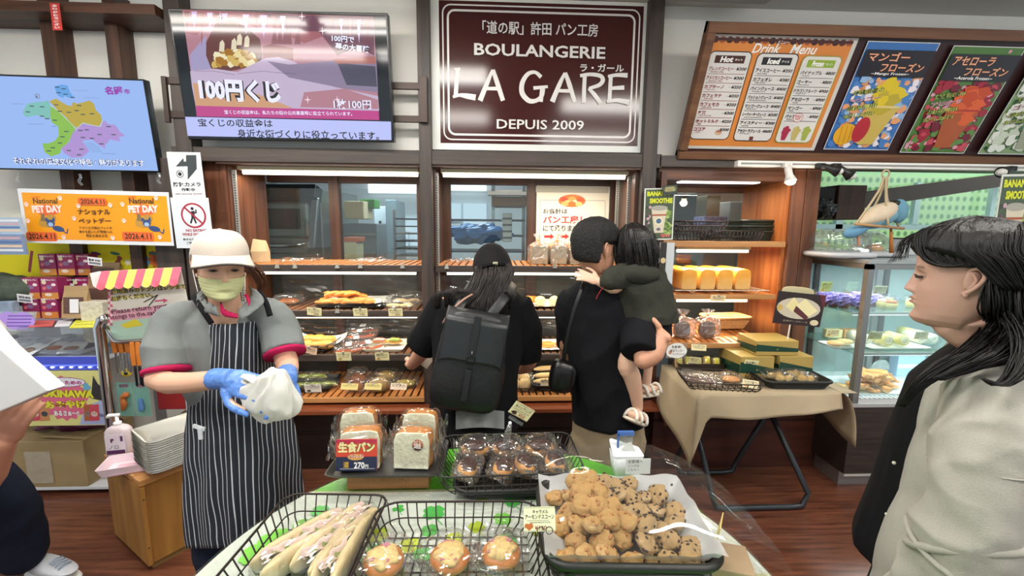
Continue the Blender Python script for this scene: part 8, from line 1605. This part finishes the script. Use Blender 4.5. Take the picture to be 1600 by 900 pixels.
for i, (n_, r0_, pts) in enumerate((
    (330, .0021, [(q(.055, .05, .03), .028), (q(.062, .065, -.05), .034), (W(1568, 505, .85), .032), (W(1528, 545, .83), .028), (W(1482, 568, .83), .022), (W(1440, 598, .84), .013), (W(1408, 634, .86), .006)]),
    (150, .0021, [(q(.04, .08, .0), .035), (q(.06, .10, -.07), .04), (W(1592, 530, .80), .03), (W(1556, 556, .77), .024), (W(1508, 575, .785), .017), (W(1466, 592, .80), .008)]),
    (60, .0016, [(q(.05, .08, -.05), .03), (W(1600, 530, .76), .022), (W(1590, 575, .725), .016), (W(1564, 600, .715), .010), (W(1538, 592, .715), .005)]),
    (170, .0024, [(q(.05, .09, .03), .035), (q(.06, .12, -.08), .045), (L2(.07, .15, 1.36), .03), (L2(.08, .18, 1.28), .025), (L2(.08, .20, 1.16), .012)]),
    (150, .0024, [(q(-.02, .10, .03), .04), (q(-.02, .13, -.08), .05), (L2(-.02, .16, 1.34), .04), (L2(-.02, .20, 1.22), .03), (L2(-.02, .20, 1.12), .015)]))): bundle(mb, pts, n_, r0_, 70+i, .35, .12)
pob('hair', t, off, mb, HR)
# black top, jacket
mb = MB().loft([oval(L2(0, .02, 1.345), .07, .06, YR), oval(L2(0, .01, 1.31), .13, .085, YR), oval(L2(0, -.01, 1.24), .155, .115, YR), oval(L2(0, -.015, 1.1), .16, .135, YR), oval(L2(0, -.01, .95), .165, .160, YR), oval(L2(0, -.02, .80), .18, .18, YR), oval(L2(0, -.02, .765), .178, .178, YR)]); pob('black_top', t, off, mb, cloth('#0f1013'), .008, (.004, (8, 8, 3), 5))
JK = cloth('#a8a69c', .95, 320, .04)
def jring(z, cy, rx, ry, a0=52):
    r_ = []
    for j in range(45):
        a = R(a0+(360-2*a0)*j/44); r_.append(L2(rx*math.sin(a), cy-ry*math.cos(a), z))
    return r_
jr = [(1.375, .045, .075, .065, 40), (1.355, .035, .115, .08, 40), (1.325, .02, .165, .105, 42), (1.27, .01, .19, .125, 46), (1.18, .0, .195, .15, 52), (1.05, .0, .20, .17, 54), (.92, -.0, .21, .19, 52), (.80, -.0, .22, .205, 50), (.70, 0, .22, .21, 50)]
nr = 40; rr = []
for i in range(nr+1):
    f = i/nr*(len(jr)-1); k_ = min(int(f), len(jr)-2); w_ = f-k_; pr_ = [jr[k_][m_]*(1-w_)+jr[k_+1][m_]*w_ for m_ in range(5)]; rr.append(jring(*pr_))
mb = MB().loft(rr, False, False); me = mesh_of('jacket', mb, JK, True); folds(me, .010, (6, 6, 4), 8, .4); o = obj('jacket', me, None, t, loc=off); s = o.modifiers.new('s', 'SOLIDIFY'); s.thickness = .006
mb = MB(); a1, a2, a3, a4 = L2(.14, .03, 1.30), L2(.235, .025, 1.18), L2(.275, .015, .98), L2(.255, -.035, .78)
mb.tube([a1, a2, a3, L2(.256, -.0, .88), a4], [.075, .084, .086, .082, .070], 26, 6, rnd=True); pob('jacket_sleeve', t, off, mb, JK, .005, (.012, (8, 8, 9), 9, .4))
for cz, cx_, cy_, rr_, tk, tl in ((1.15, .247, .024, .089, .0015, .02), (.99, .274, .012, .086, .009, .05), (.965, .274, .010, .087, .006, -.03)): pob('sleeve_seam', t, off, MB().tube([L2(cx_+rr_*math.cos(a), cy_+rr_*math.sin(a), cz+tl*math.sin(a+.5)) for a in [i*math.pi/16 for i in range(33)]], tk, 8), JK)
mb = MB().tube([L2(-.14, .03, 1.30), L2(-.22, .01, 1.18), L2(-.24, -.0, .98), L2(-.21, -.05, .80)], [.07, .08, .075, .055], 20, 5, rnd=True); pob('jacket_sleeve', t, off, mb, JK, .008)
mb = MB().tube([L2(*p) for p in ((.17, .06, 1.335), (.215, .02, 1.27), (.26, -.02, 1.22))], .0025, 6, 4); 
for k, (x, z) in enumerate(((.168, .93), (.166, 1.06))): pob('button', t, off, MB().ell(L2(x, -.118-.0*k, z), (.004, .004, .004)), M('#c9c8bc', .3))
SKT = cloth('#1a1b20'); mb = MB().loft([oval(L2(0, 0, .86), .15, .12, YR), oval(L2(0, 0, .6), .19, .16, YR), oval(L2(0, 0, .35), .20, .18, YR)]); pob('skirt', t, off, mb, SKT)
mb = MB().tube([L2(.08, 0, .4), L2(.08, .02, .08)], [.055, .036], 12, rnd=True).tube([L2(-.08, 0, .4), L2(-.08, .02, .08)], [.055, .036], 12, rnd=True); a, b_ = L2(.08, 0, 0), L2(-.08, 0, 0); feet(mb, a.x, a.y, b_.x, b_.y, YR); pob('tights_and_shoes', t, off, mb, BLK)
# ------------------------------------------------------------ man carrying a child
YM = 1.92
t, off = person('man in black shirt and khaki trousers seen from behind carrying a child', 940, 620, YM); base = -off
H3 = hm(930, 391, 1.90, 122, 4, 0, 1.02)
mb = MB(); mb.tube([P(940, 405, 1.90), P(935, 432, 1.92), P(938, 455, 1.93)], [.055, .058, .08], 18, 3, rnd=True)
mb.loft([oval(P(940, 445, YM), .10, .06, -8), oval(P(942, 470, YM), .17, .09, -8), oval(P(945, 540, YM), .16, .10, -8), oval(P(950, 640, YM), .15, .10, -8)])
shr, elr, wrr = P(998, 486, 1.90), P(1006, 562, 1.70), P(1028, 535, 1.70)
mb.tube([shr, P(1004, 525, 1.78), elr], [.055, .045, .04], 14, 3, rnd=True); mb.tube([elr, P(1024, 553, 1.69), P(1034, 526, 1.71)], [.040, .035, .027], 14, 3, rnd=True)
hand(mb, P(1035, 522, 1.72), V(-.25, .9, .25), V(.8, .2, .3), 1, .5, .95)
shl, ell_, wrl = P(892, 482, 1.93), P(890, 560, 2.05), P(920, 560, 2.22); mb.tube([shl, ell_, wrl], [.055, .045, .03], 14, 3, rnd=True); hand(mb, wrl, V(.8, .5, 0), V(0, 0, 1), 1, .5)
body = baked(mb, .005, 3); skin_obj('body', t, off, body, [make_head(H3, '#c99478', '#a8645a', '#1a1412', 1.1)], '#c99478')
def l3(y, x):
    if y < -.04: return .058
    if y < .0: return .03
    if y < .032: return .028
    return -.052
pob('hair', t, off, hair_shell(H3, l3, .017, .006, seed=5, vol=lambda x, y, z: .008*max(0, z)/.1+.003*noise.noise(V(x*180, y*180, z*120))), M('#0b0a0b', .55, bump=.8, bs=220))
mb = MB(); mb.loft([oval(P(938, 433, YM), .068, .055, -8), oval(P(939, 443, YM), .10, .07, -8), oval(P(941, 460, YM), .175, .095, -8), oval(P(943, 485, YM), .185, .11, -8), oval(P(945, 550, YM), .168, .12, -8), oval(P(947, 610, YM), .160, .122, -8), oval(P(950, 658, YM), .165, .125, -8)])
mb.tube([P(985, 468, 1.94), P(996, 486, 1.90), P(1000, 524, 1.78), P(999, 552, 1.71)], [.07, .076, .076, .072], 18, 3); mb.tube([P(900, 465, 1.94), P(892, 485, 1.95), P(891, 540, 2.02)], [.065, .07, .066], 18, 3)
pob('black_shirt', t, off, mb, cloth('#121317', .9), .006, (.007, (7, 7, 4.5), 11, .4))
KH = cloth('#8d7f66', .9)
mb = MB(); mb.loft([oval(P(950, 640, YM), .158, .115, -8), oval(P(950, 680, YM), .165, .125, -8), oval(P(950, 712, YM), .16, .12, -8)])
gl, gr = V(base.x-.09+.02, YM, 0), V(base.x+.09, YM, 0)
mb.tube([P(922, 690, YM), gl+V(0, 0, .45), gl+V(0, 0, .1)], [.095, .085, .075], 16, 3, rnd=True); mb.tube([P(978, 690, YM), gr+V(0, 0, .45), gr+V(0, 0, .1)], [.095, .085, .075], 16, 3, rnd=True)
mb.box(P(992, 692, YM-.04), (.03, .10, .12)); pob('trousers', t, off, mb, KH, .008, (.006, (9, 9, 5), 13)); pob('shoes', t, off, feet(MB(), gl.x, gl.y, gr.x, gr.y, 172), M('#2a2a2c', .5))
# shoulder bag
mb = MB().ell((0, 0, 0), (.058, .045, .072), 24, 16, lambda v, d: V(v.x, v.y, v.z*(1-.1*d.x)), pw=.6); o = obj('shoulder_bag', mb, M('#0d0d0f', .3, bump=.1), loc=P(879, 588, 1.83), smooth=True, rot=(0, R(10), 0)); tag(o, 'small black leather shoulder bag hanging at the man\'s left hip', 'bag')
c0 = P(879, 588, 1.83); pth = [P(880, 568, 1.83), P(884, 540, 1.80), P(896, 490, 1.79), P(908, 455, 1.81), P(915, 438, 1.87), P(925, 436, 1.95)]; mi = Matrix.Rotation(R(-10), 3, 'Y'); obj('strap', MB().tube([mi @ (p-c0) for p in pth], .010, 8, 4, flat=.3, up=V(0, -1, 0)), M('#0d0d0f', .4), o, True)
# ------------------------------------------------------------ child on his arm
t, off = person('small child in olive jacket, black shorts and white sandals carried on the man\'s arm', 1000, 470, 1.84)
H4 = hm(992, 388, 1.86, 205, 10, 4, .80)
mb = MB(); mb.tube([P(994, 400, 1.86), P(998, 425, 1.86)], [.035, .04], 14, rnd=True); mb.loft([oval(P(996, 422, 1.85), .06, .04, 0), oval(P(998, 440, 1.85), .10, .06, 0), oval(P(1005, 480, 1.84), .095, .07, 0), oval(P(1008, 515, 1.84), .10, .075, 0)])
wr = P(935, 440, 1.80); mb.tube([P(975, 437, 1.84), P(960, 450, 1.80), P(948, 446, 1.79), wr], [.032, .026, .022, .018], 12, 3, rnd=True); hand(mb, wr, P(915, 432, 1.80)-wr, V(0, -.9, .5), -1, .2, .62, .35)
mb.tube([P(1025, 440, 1.86), P(1035, 480, 1.90), P(1020, 500, 1.95)], [.03, .026, .018], 12, 3, rnd=True)
mb.tube([P(1002, 520, 1.84), P(980, 566, 1.80), P(988, 590, 1.80), P(995, 632, 1.82), P(994, 642, 1.81)], [.056, .042, .038, .027, .023], 16, 4, rnd=True); mb.tube([P(1020, 520, 1.88), P(1008, 560, 1.92), P(1008, 600, 1.93)], [.058, .042, .026], 16, 3, rnd=True)
f1 = P(994, 645, 1.81); mb.ell(f1+V(-.005, -.02, -.008), (.024, .062, .020), 16, 10, mat=Matrix.Rotation(R(-60), 3, 'Z') @ Matrix.Rotation(R(-28), 3, 'X')); f2 = P(1010, 604, 1.92); mb.ell(f2+V(.01, -.01, -.01), (.022, .055, .018), 16, 10, mat=Matrix.Rotation(R(-70), 3, 'Z'))
body = baked(mb, .004, 3); skin_obj('body', t, off, body, [make_head(H4, '#d9ac92', '#b8786a', '#1a1412', .8)], '#dab096')
pob('wrist_cord', t, off, MB().tube([P(943, 442, 1.795)+V(.004, .022*math.cos(a), .022*math.sin(a)) for a in [i*.4 for i in range(17)]], .0022, 6).tube([P(943, 448, 1.77), P(936, 458, 1.775), P(931, 468, 1.78)], .0018, 5, 3), M('#a8202a', .5))
hr = hair_shell(H4, lambda y, x: (.05 if y < -.05 else -.03 if y > -.01 else .01), .014, .004, seed=9)
q = lambda x, y, z: H4 @ V(x, y, z)
for k in range(10): a = R(-115+25.5*k); x, y = .088*math.sin(a), .098*math.cos(a); bundle(hr, [(q(x*.2, y*.2, .13), .014), (q(x*.85, y*.85, .08), .016), (q(x*1.08, y*1.08, .0), .018), (q(x*1.05, y*1.05, -.07), .018), (q(x*1.0, y*1.0, -.12), .012)], 42, .0022, 90+k, .4, .14)
pob('hair', t, off, hr, M('#120e0e', .4, bump=.4, bs=90))
OL = cloth('#34352e', .95)
mb = MB().loft([oval(P(995, 414, 1.86), .06, .05, 0), oval(P(996, 424, 1.86), .10, .065, 0), oval(P(1002, 445, 1.85), .125, .085, 0), oval(P(1010, 475, 1.85), .125, .10, 0), oval(P(1016, 502, 1.84), .115, .10, 0)]); mb.tube([P(980, 430, 1.83), P(962, 434, 1.80), P(952, 440, 1.79)], [.055, .048, .040], 16, 3, rnd=True); mb.tube([P(1022, 430, 1.87), P(1036, 470, 1.88), P(1036, 500, 1.86)], [.05, .045, .04], 16, 3, rnd=True)
pob('olive_jacket', t, off, mb, OL, .005, (.007, (12, 12, 8), 15, .5)); pob('hood', t, off, MB().ell(P(1000, 428, 1.79), (.085, .045, .045), 24, 14, lambda v, d: v*(1+.12*noise.noise(v*30))), OL)
mb = MB().loft([oval(P(1012, 496, 1.84), .10, .085, 0), oval(P(1010, 520, 1.84), .108, .09, 0), oval(P(1006, 532, 1.84), .095, .085, 0)]); mb.tube([P(1004, 518, 1.84), P(988, 548, 1.81)], [.07, .068], 18); mb.tube([P(1022, 518, 1.88), P(1014, 545, 1.90)], [.065, .06], 18); pob('black_shorts', t, off, mb, cloth('#101114'), .006, (.004, (14, 14, 8), 17)); pob('white_tag', t, off, MB().box(P(1032, 508, 1.76), (.03, .004, .02), rz=.5), WHITE, smooth=False)
SW = M('#ddd8cc', .6)
for fc, r1, an in ((f1+V(-.005, -.02, -.008), -60, -28), (f2+V(.01, -.01, -.01), -70, 0)):
    mt = Matrix.Rotation(R(r1), 3, 'Z') @ Matrix.Rotation(R(an), 3, 'X'); o = pob('sandal', t, off, MB().ell(fc+mt @ V(0, 0, -.022), (.030, .074, .010), 18, 8, mat=mt, pw=.8), M('#cdc4b0', .6))
    for yy in (-.035, .0, .04):
        st_ = MB().tube([fc+mt @ V(.029*math.cos(a), yy+.006*math.cos(a), -.018+.042*math.sin(a)) for a in [i*math.pi/8 for i in range(9)]], .008, 6, flat=.4); pob('sandal_strap', t, off, st_, SW)
# ------------------------------------------------------------ bending customer with backpack
YG = 1.98
t, off = person('customer in black shirt and black cap with long hair bending over the shelves', 750, 640, 1.90); base = -off
H5 = hm(771, 425, 2.06, 178, 32, 8, .97)
mb = MB(); mb.tube([H5 @ V(0, .03, -.05), P(762, 455, 2.04)], [.055, .06], 16, rnd=True); mb.loft([oval(P(760, 462, 2.04), .10, .06, 0), oval(P(755, 490, 2.02), .17, .10, 0), oval(P(750, 560, 1.98), .15, .11, 0), oval(P(748, 650, 1.90), .15, .12, 0)])
mb.tube([P(690, 480, 2.06), P(662, 545, 2.16), P(643, 570, 2.34)], [.05, .042, .03], 14, 4, rnd=True); hand(mb, P(643, 566, 2.34), V(.25, .85, .05), V(0, 0, 1), 1, .35)
mb.tube([P(818, 490, 2.06), P(826, 565, 2.12), P(800, 575, 2.32)], [.05, .042, .03], 14, 4, rnd=True); hand(mb, P(800, 575, 2.32), V(-.3, .85, .0), V(0, 0, 1), 1, .4)
body = baked(mb, .005, 3); skin_obj('body', t, off, body, [make_head(H5, '#cf9f86')], '#cf9f86')
mb = MB(); mb.loft([oval(P(762, 448, 2.06), .075, .055, 0), oval(P(759, 458, 2.05), .15, .085, 0), oval(P(752, 478, 2.04), .225, .115, 0), oval(P(748, 520, 2.01), .215, .13, 0), oval(P(744, 580, 1.97), .20, .14, 0), oval(P(740, 640, 1.93), .20, .15, 0), oval(P(738, 668, 1.91), .205, .15, 0)])
mb.tube([P(700, 472, 2.05), P(682, 505, 2.07), P(662, 540, 2.12)], [.075, .085, .085], 20, 3); mb.tube([P(805, 475, 2.05), P(818, 510, 2.06), P(820, 560, 2.08)], [.075, .082, .085], 20, 3); pob('black_shirt', t, off, mb, cloth('#0f1013', .9), .006, (.008, (6, 6, 4), 21, .4))
pob('grey_hem', t, off, MB().grid(lambda u, v: P(712+76*u, 643+28*v-3*math.sin(u*3), 1.755-.012*math.sin(u*math.pi)+.008*math.sin(u*18)*v), 24, 8), cloth('#8a8d90'))
mb = MB(); a, b_ = V(base.x-.12, 2.0, 0), V(base.x+.10, 2.02, 0); mb.loft([oval(P(742, 640, 1.95), .16, .13, 0), oval(P(745, 690, 1.98), .17, .13, 0)]); mb.tube([P(722, 680, 1.98), a+V(0, 0, .4), a+V(0, 0, .1)], [.11, .08, .06], 16, 3, rnd=True); mb.tube([P(772, 680, 1.98), b_+V(0, 0, .4), b_+V(0, 0, .1)], [.11, .08, .06], 16, 3, rnd=True); pob('trousers', t, off, mb, cloth('#15161a'), .01); pob('shoes', t, off, feet(MB(), a.x, a.y, b_.x, b_.y, 180), M('#202022', .5))
mb = MB(); rws = []
for i in range(20):
    k_ = i/19; rws.append([H5 @ V(.098*math.cos(k_*math.pi/2)**.6*math.sin(a_), .006-.116*math.cos(k_*math.pi/2)**.6*math.cos(a_), .010+.130*math.sin(k_*math.pi/2)-(.030*(1-k_) if math.cos(a_) < 0 else 0)) for a_ in [2*math.pi*j/44 for j in range(44)]])
CPB = cloth('#131214', .8, 120); mb.loft(rws, True); pob('black_cap', t, off, mb, CPB); o = pob('cap_brim', t, off, MB().grid(lambda u, v: H5 @ V(.088*math.sin((u*2-1)*1.1), -.104*math.cos((u*2-1)*1.1)-.07*v, .02-.01*v), 20, 6), CPB); o.modifiers.new('s', 'SOLIDIFY').thickness = .004
pob('cap_strap', t, off, MB().tube([H5 @ V(.096*math.sin(a_), .120*math.cos(a_)+.004, -.022) for a_ in [-.6+.1*i for i in range(13)]], .009, 8, flat=.3, up=V(0, 0, 1)), CPB); pob('cap_buckle', t, off, MB().box(H5 @ V(-.01, .128, -.02), (.022, .004, .014)), M('#cfc9a8', .3, .4), smooth=False)
HG = M('#1d1715', .42, bump=.5, bs=90, stretch=(1, 1, .15)); hr = hair_shell(H5, lambda y, x: (.05 if y < -.04 else -.06), .008, .003, seed=4); q = lambda x, y, z: H5 @ V(x, y, z)
for i, (x, ex, ey, sp) in enumerate(((-.07, 800, 470, .02), (-.05, 785, 490, .025), (-.03, 770, 500, .03), (-.01, 755, 505, .03), (.01, 742, 500, .03), (.03, 730, 490, .03), (.05, 718, 478, .03), (.07, 705, 468, .025), (.078, 690, 470, .02))):
    bundle(hr, [(q(x*.9, .10-.3*abs(x), .0), .012), (q(x*1.05, .125-.3*abs(x), -.06), .018), (W((771+ex)/2, 455, 1.90), .02), (W(ex, ey-12, 1.87), sp), (W(ex-6, ey+12, 1.87), sp*.5)], 70, .0022, 110+i, .3, .14)
pob('hair', t, off, hr, HG)
# backpack
bp_c = W(735, 565, 1.74); t = thing('backpack', 'matte black flap backpack with buckle strap on the bending customer', 'backpack', bp_c, (R(-4), R(10), 0)); BM = M('#17191c', .42, bump=.15, bs=60); Y_ = 1.74
hw, hh = 57*Y_/F, 82*Y_/F
def bpf(v, d): return V(v.x*(1+.10*(-d.z)), v.y, v.z)
obj('bag_body', MB().ell((0, .02, -.0), (hw*.98, .065, hh), 40, 30, bpf, pw=.42), BM, t, True)
def flap(u, v): x = (u*2-1)*hw*.88; return V(x, -.052+.02*abs(2*u-1)**3-.006*v+(.06*(1-v*5) if v < .2 else 0), hh*1.0-(v*.20 if v > .0 else 0)-.012*math.cos((2*u-1)*1.5)*0-(.02*abs(2*u-1)**6 if v > .9 else 0))
o = obj('flap', MB().grid(flap, 24, 20), M('#1c1f22', .40, bump=.1), t, True); o.modifiers.new('s', 'SOLIDIFY').thickness = .004
obj('strap', MB().b2(-.014, .014, -.066, -.060, hh*.25-.04, hh*.95), BM, t, bevel=.002); obj('strap_end', MB().b2(-.013, .013, -.062, -.056, -.15, -.02), BM, t, bevel=.002)
obj('buckle', MB().tube([(-.016, -.066, .0), (.016, -.066, .0), (.016, -.066, .03), (-.016, -.066, .03), (-.016, -.066, .0)], .003, 6), M('#3a3d40', .25, .9), t); obj('hook', MB().tube([(0, -.068, .03), (0, -.074, .045), (0, -.068, .058)], .004, 8, 3), M('#55585c', .25, .9), t)
obj('side_pocket', MB().ell((hw*.9, .02, -.05), (.02, .05, .08), 16, 10), BM, t, True)
iv = (Matrix.Translation(bp_c) @ Matrix.Rotation(R(10), 4, 'Y') @ Matrix.Rotation(R(-4), 4, 'X')).inverted()
for pts in ([(762, 500, 1.80), (785, 470, 1.84), (800, 448, 1.95), (800, 442, 2.05)], [(705, 500, 1.80), (722, 472, 1.85), (735, 450, 1.95), (738, 444, 2.05)]): obj('shoulder_strap', MB().tube([iv @ P(*p) for p in pts], .024, 8, 4, flat=.22, up=V(0, -1, .3)), BM, t, True)
o = pob('bag_cord', None, (0, 0, 0), MB().tube([P(692, 505, 1.80), P(703, 488, 1.79), P(722, 470, 1.82), P(738, 460, 1.86)], .0045, 8, 4), M('#a8826e', .5)); tag(o, 'thin pinkish strap running over the bending customer\'s left shoulder', 'strap')
pl = [P(x, y, 2.30) for x, y in ((644, 560), (672, 540), (690, 545), (667, 576))]; o = obj('paper_bag', MB().loft([[p+V(0, -.006, 0) for p in pl], [p+V(0, .006, .0) for p in pl]]), M('#e6dcc4', .7), smooth=False); tag(o, 'cream paper sheet with a bun picture in the bending customer\'s hand', 'paper'); obj('bun_print', MB().ell(P(668, 546, 2.285), (.035, .004, .012), 14, 6), M('#b98a54', .6), o)
# ------------------------------------------------------------ passer-by at the left edge
t, off = person('passer-by mostly outside the left edge with a white paper bag, navy trousers and white sneaker', -110, 650, 1.62); base = -off
H6 = Matrix.Translation(base+V(0, 0, 1.55)) @ Matrix.Rotation(R(60), 4, 'Z'); mb = MB()
mb.tube([base+V(0, 0, 1.48), base+V(0, 0, 1.36)], [.05, .07], 14, rnd=True); mb.loft([oval(base+V(0, 0, 1.38), .10, .06, 60), oval(base+V(0, 0, 1.3), .18, .09, 60), oval(base+V(0, 0, 1.0), .15, .11, 60)])
e_, w_ = P(-55, 760, 1.56), P(5, 690, 1.52); mb.tube([base+V(-.02, -.17, 1.28), e_, w_], [.05, .052, .038], 16, 4, rnd=True); hand(mb, w_, P(30, 640, 1.50)-w_, V(.4, -.8, .2), 1, .35, 1.25)
mb.tube([base+V(-.05, .17, 1.28), base+V(.0, .22, 1.0), base+V(.2, .18, .95)], [.05, .04, .03], 14, 3, rnd=True)
body = baked(mb, .005, 3); skin_obj('body', t, off, body, [make_head(H6, '#c08a70')], '#c08a70')
pob('hair', t, off, hair_shell(H6, l3, .014, .005, seed=7), M('#151213', .5, bump=.5))
mb = MB().loft([oval(base+V(0, 0, 1.42), .07, .06, 60), oval(base+V(0, 0, 1.36), .16, .09, 60), oval(base+V(0, 0, 1.1), .19, .13, 60), oval(base+V(0, 0, .82), .19, .14, 60)]).tube([base+V(-.02, -.12, 1.3), base+V(0, -.2, 1.12)], [.08, .085], 18).tube([base+V(-.04, .12, 1.3), base+V(0, .2, 1.12)], [.08, .085], 18); pob('white_shirt', t, off, mb, cloth('#d4d2cc', .9), .008, (.005, (8, 8, 4), 31))
sf = G(82, 888, .05); sb_ = base+V(-.5, .05, 0)
mb = MB().loft([oval(base+V(0, 0, .90), .16, .12, 60), oval(base+V(0, 0, .74), .17, .13, 60)]).tube([base+V(0, -.03, .78), base.lerp(sf, .55)+V(0, 0, .43), sf+V(-.10, -.02, .10)], [.11, .095, .088], 18, 4, rnd=True).tube([base+V(0, .08, .78), base+V(-.2, .08, .42), sb_+V(0, 0, .12)], [.11, .09, .075], 18, 4, rnd=True); pob('navy_trousers', t, off, mb, cloth('#1b2233', .9), .01, (.006, (9, 9, 5), 33))
for c_, yw in ((sf+V(.0, 0, -.005), 75), (sb_+V(0, 0, .05), 75)):
    m_ = Matrix.Rotation(R(yw), 3, 'Z'); o = pob('sneaker', t, off, MB().ell(c_+V(0, 0, .015), (.046, .135, .05), 24, 14, lambda v, d: V(v.x, v.y, v.z*(.6+.5*d.y)), mat=m_, pw=.85), M('#c9ccd2', .6)); pob('sneaker_sole', t, off, MB().ell(c_+V(0, 0, -.028), (.050, .142, .016), 24, 8, mat=m_, pw=.7), WHITE)
    for k in range(4): pob('lace', t, off, MB().tube([c_+m_ @ V(x_, -.03-.016*k, .060-.006*k-abs(x_)*.3) for x_ in (-.025, 0, .025)], .003, 5), M('#8aa0b8', .6))
pts = [P(x, y, 1.42) for x, y in ((-40, 500), (0, 545), (76, 611), (29, 631), (-2, 644), (-60, 655))]
o = obj('white_paper_bag', MB().loft([[p+V(0, 0, 0) for p in pts], [p+V(.01, .05, 0) for p in pts]]), M('#dfe1e0', .6, bump=.15, bs=8), bevel=.004); tag(o, 'white paper bag sticking in from the left edge, held by the passer-by', 'bag')
finish_texts()
if 'bake' in bpy.data.scenes: bpy.data.scenes.remove(bpy.data.scenes['bake'])
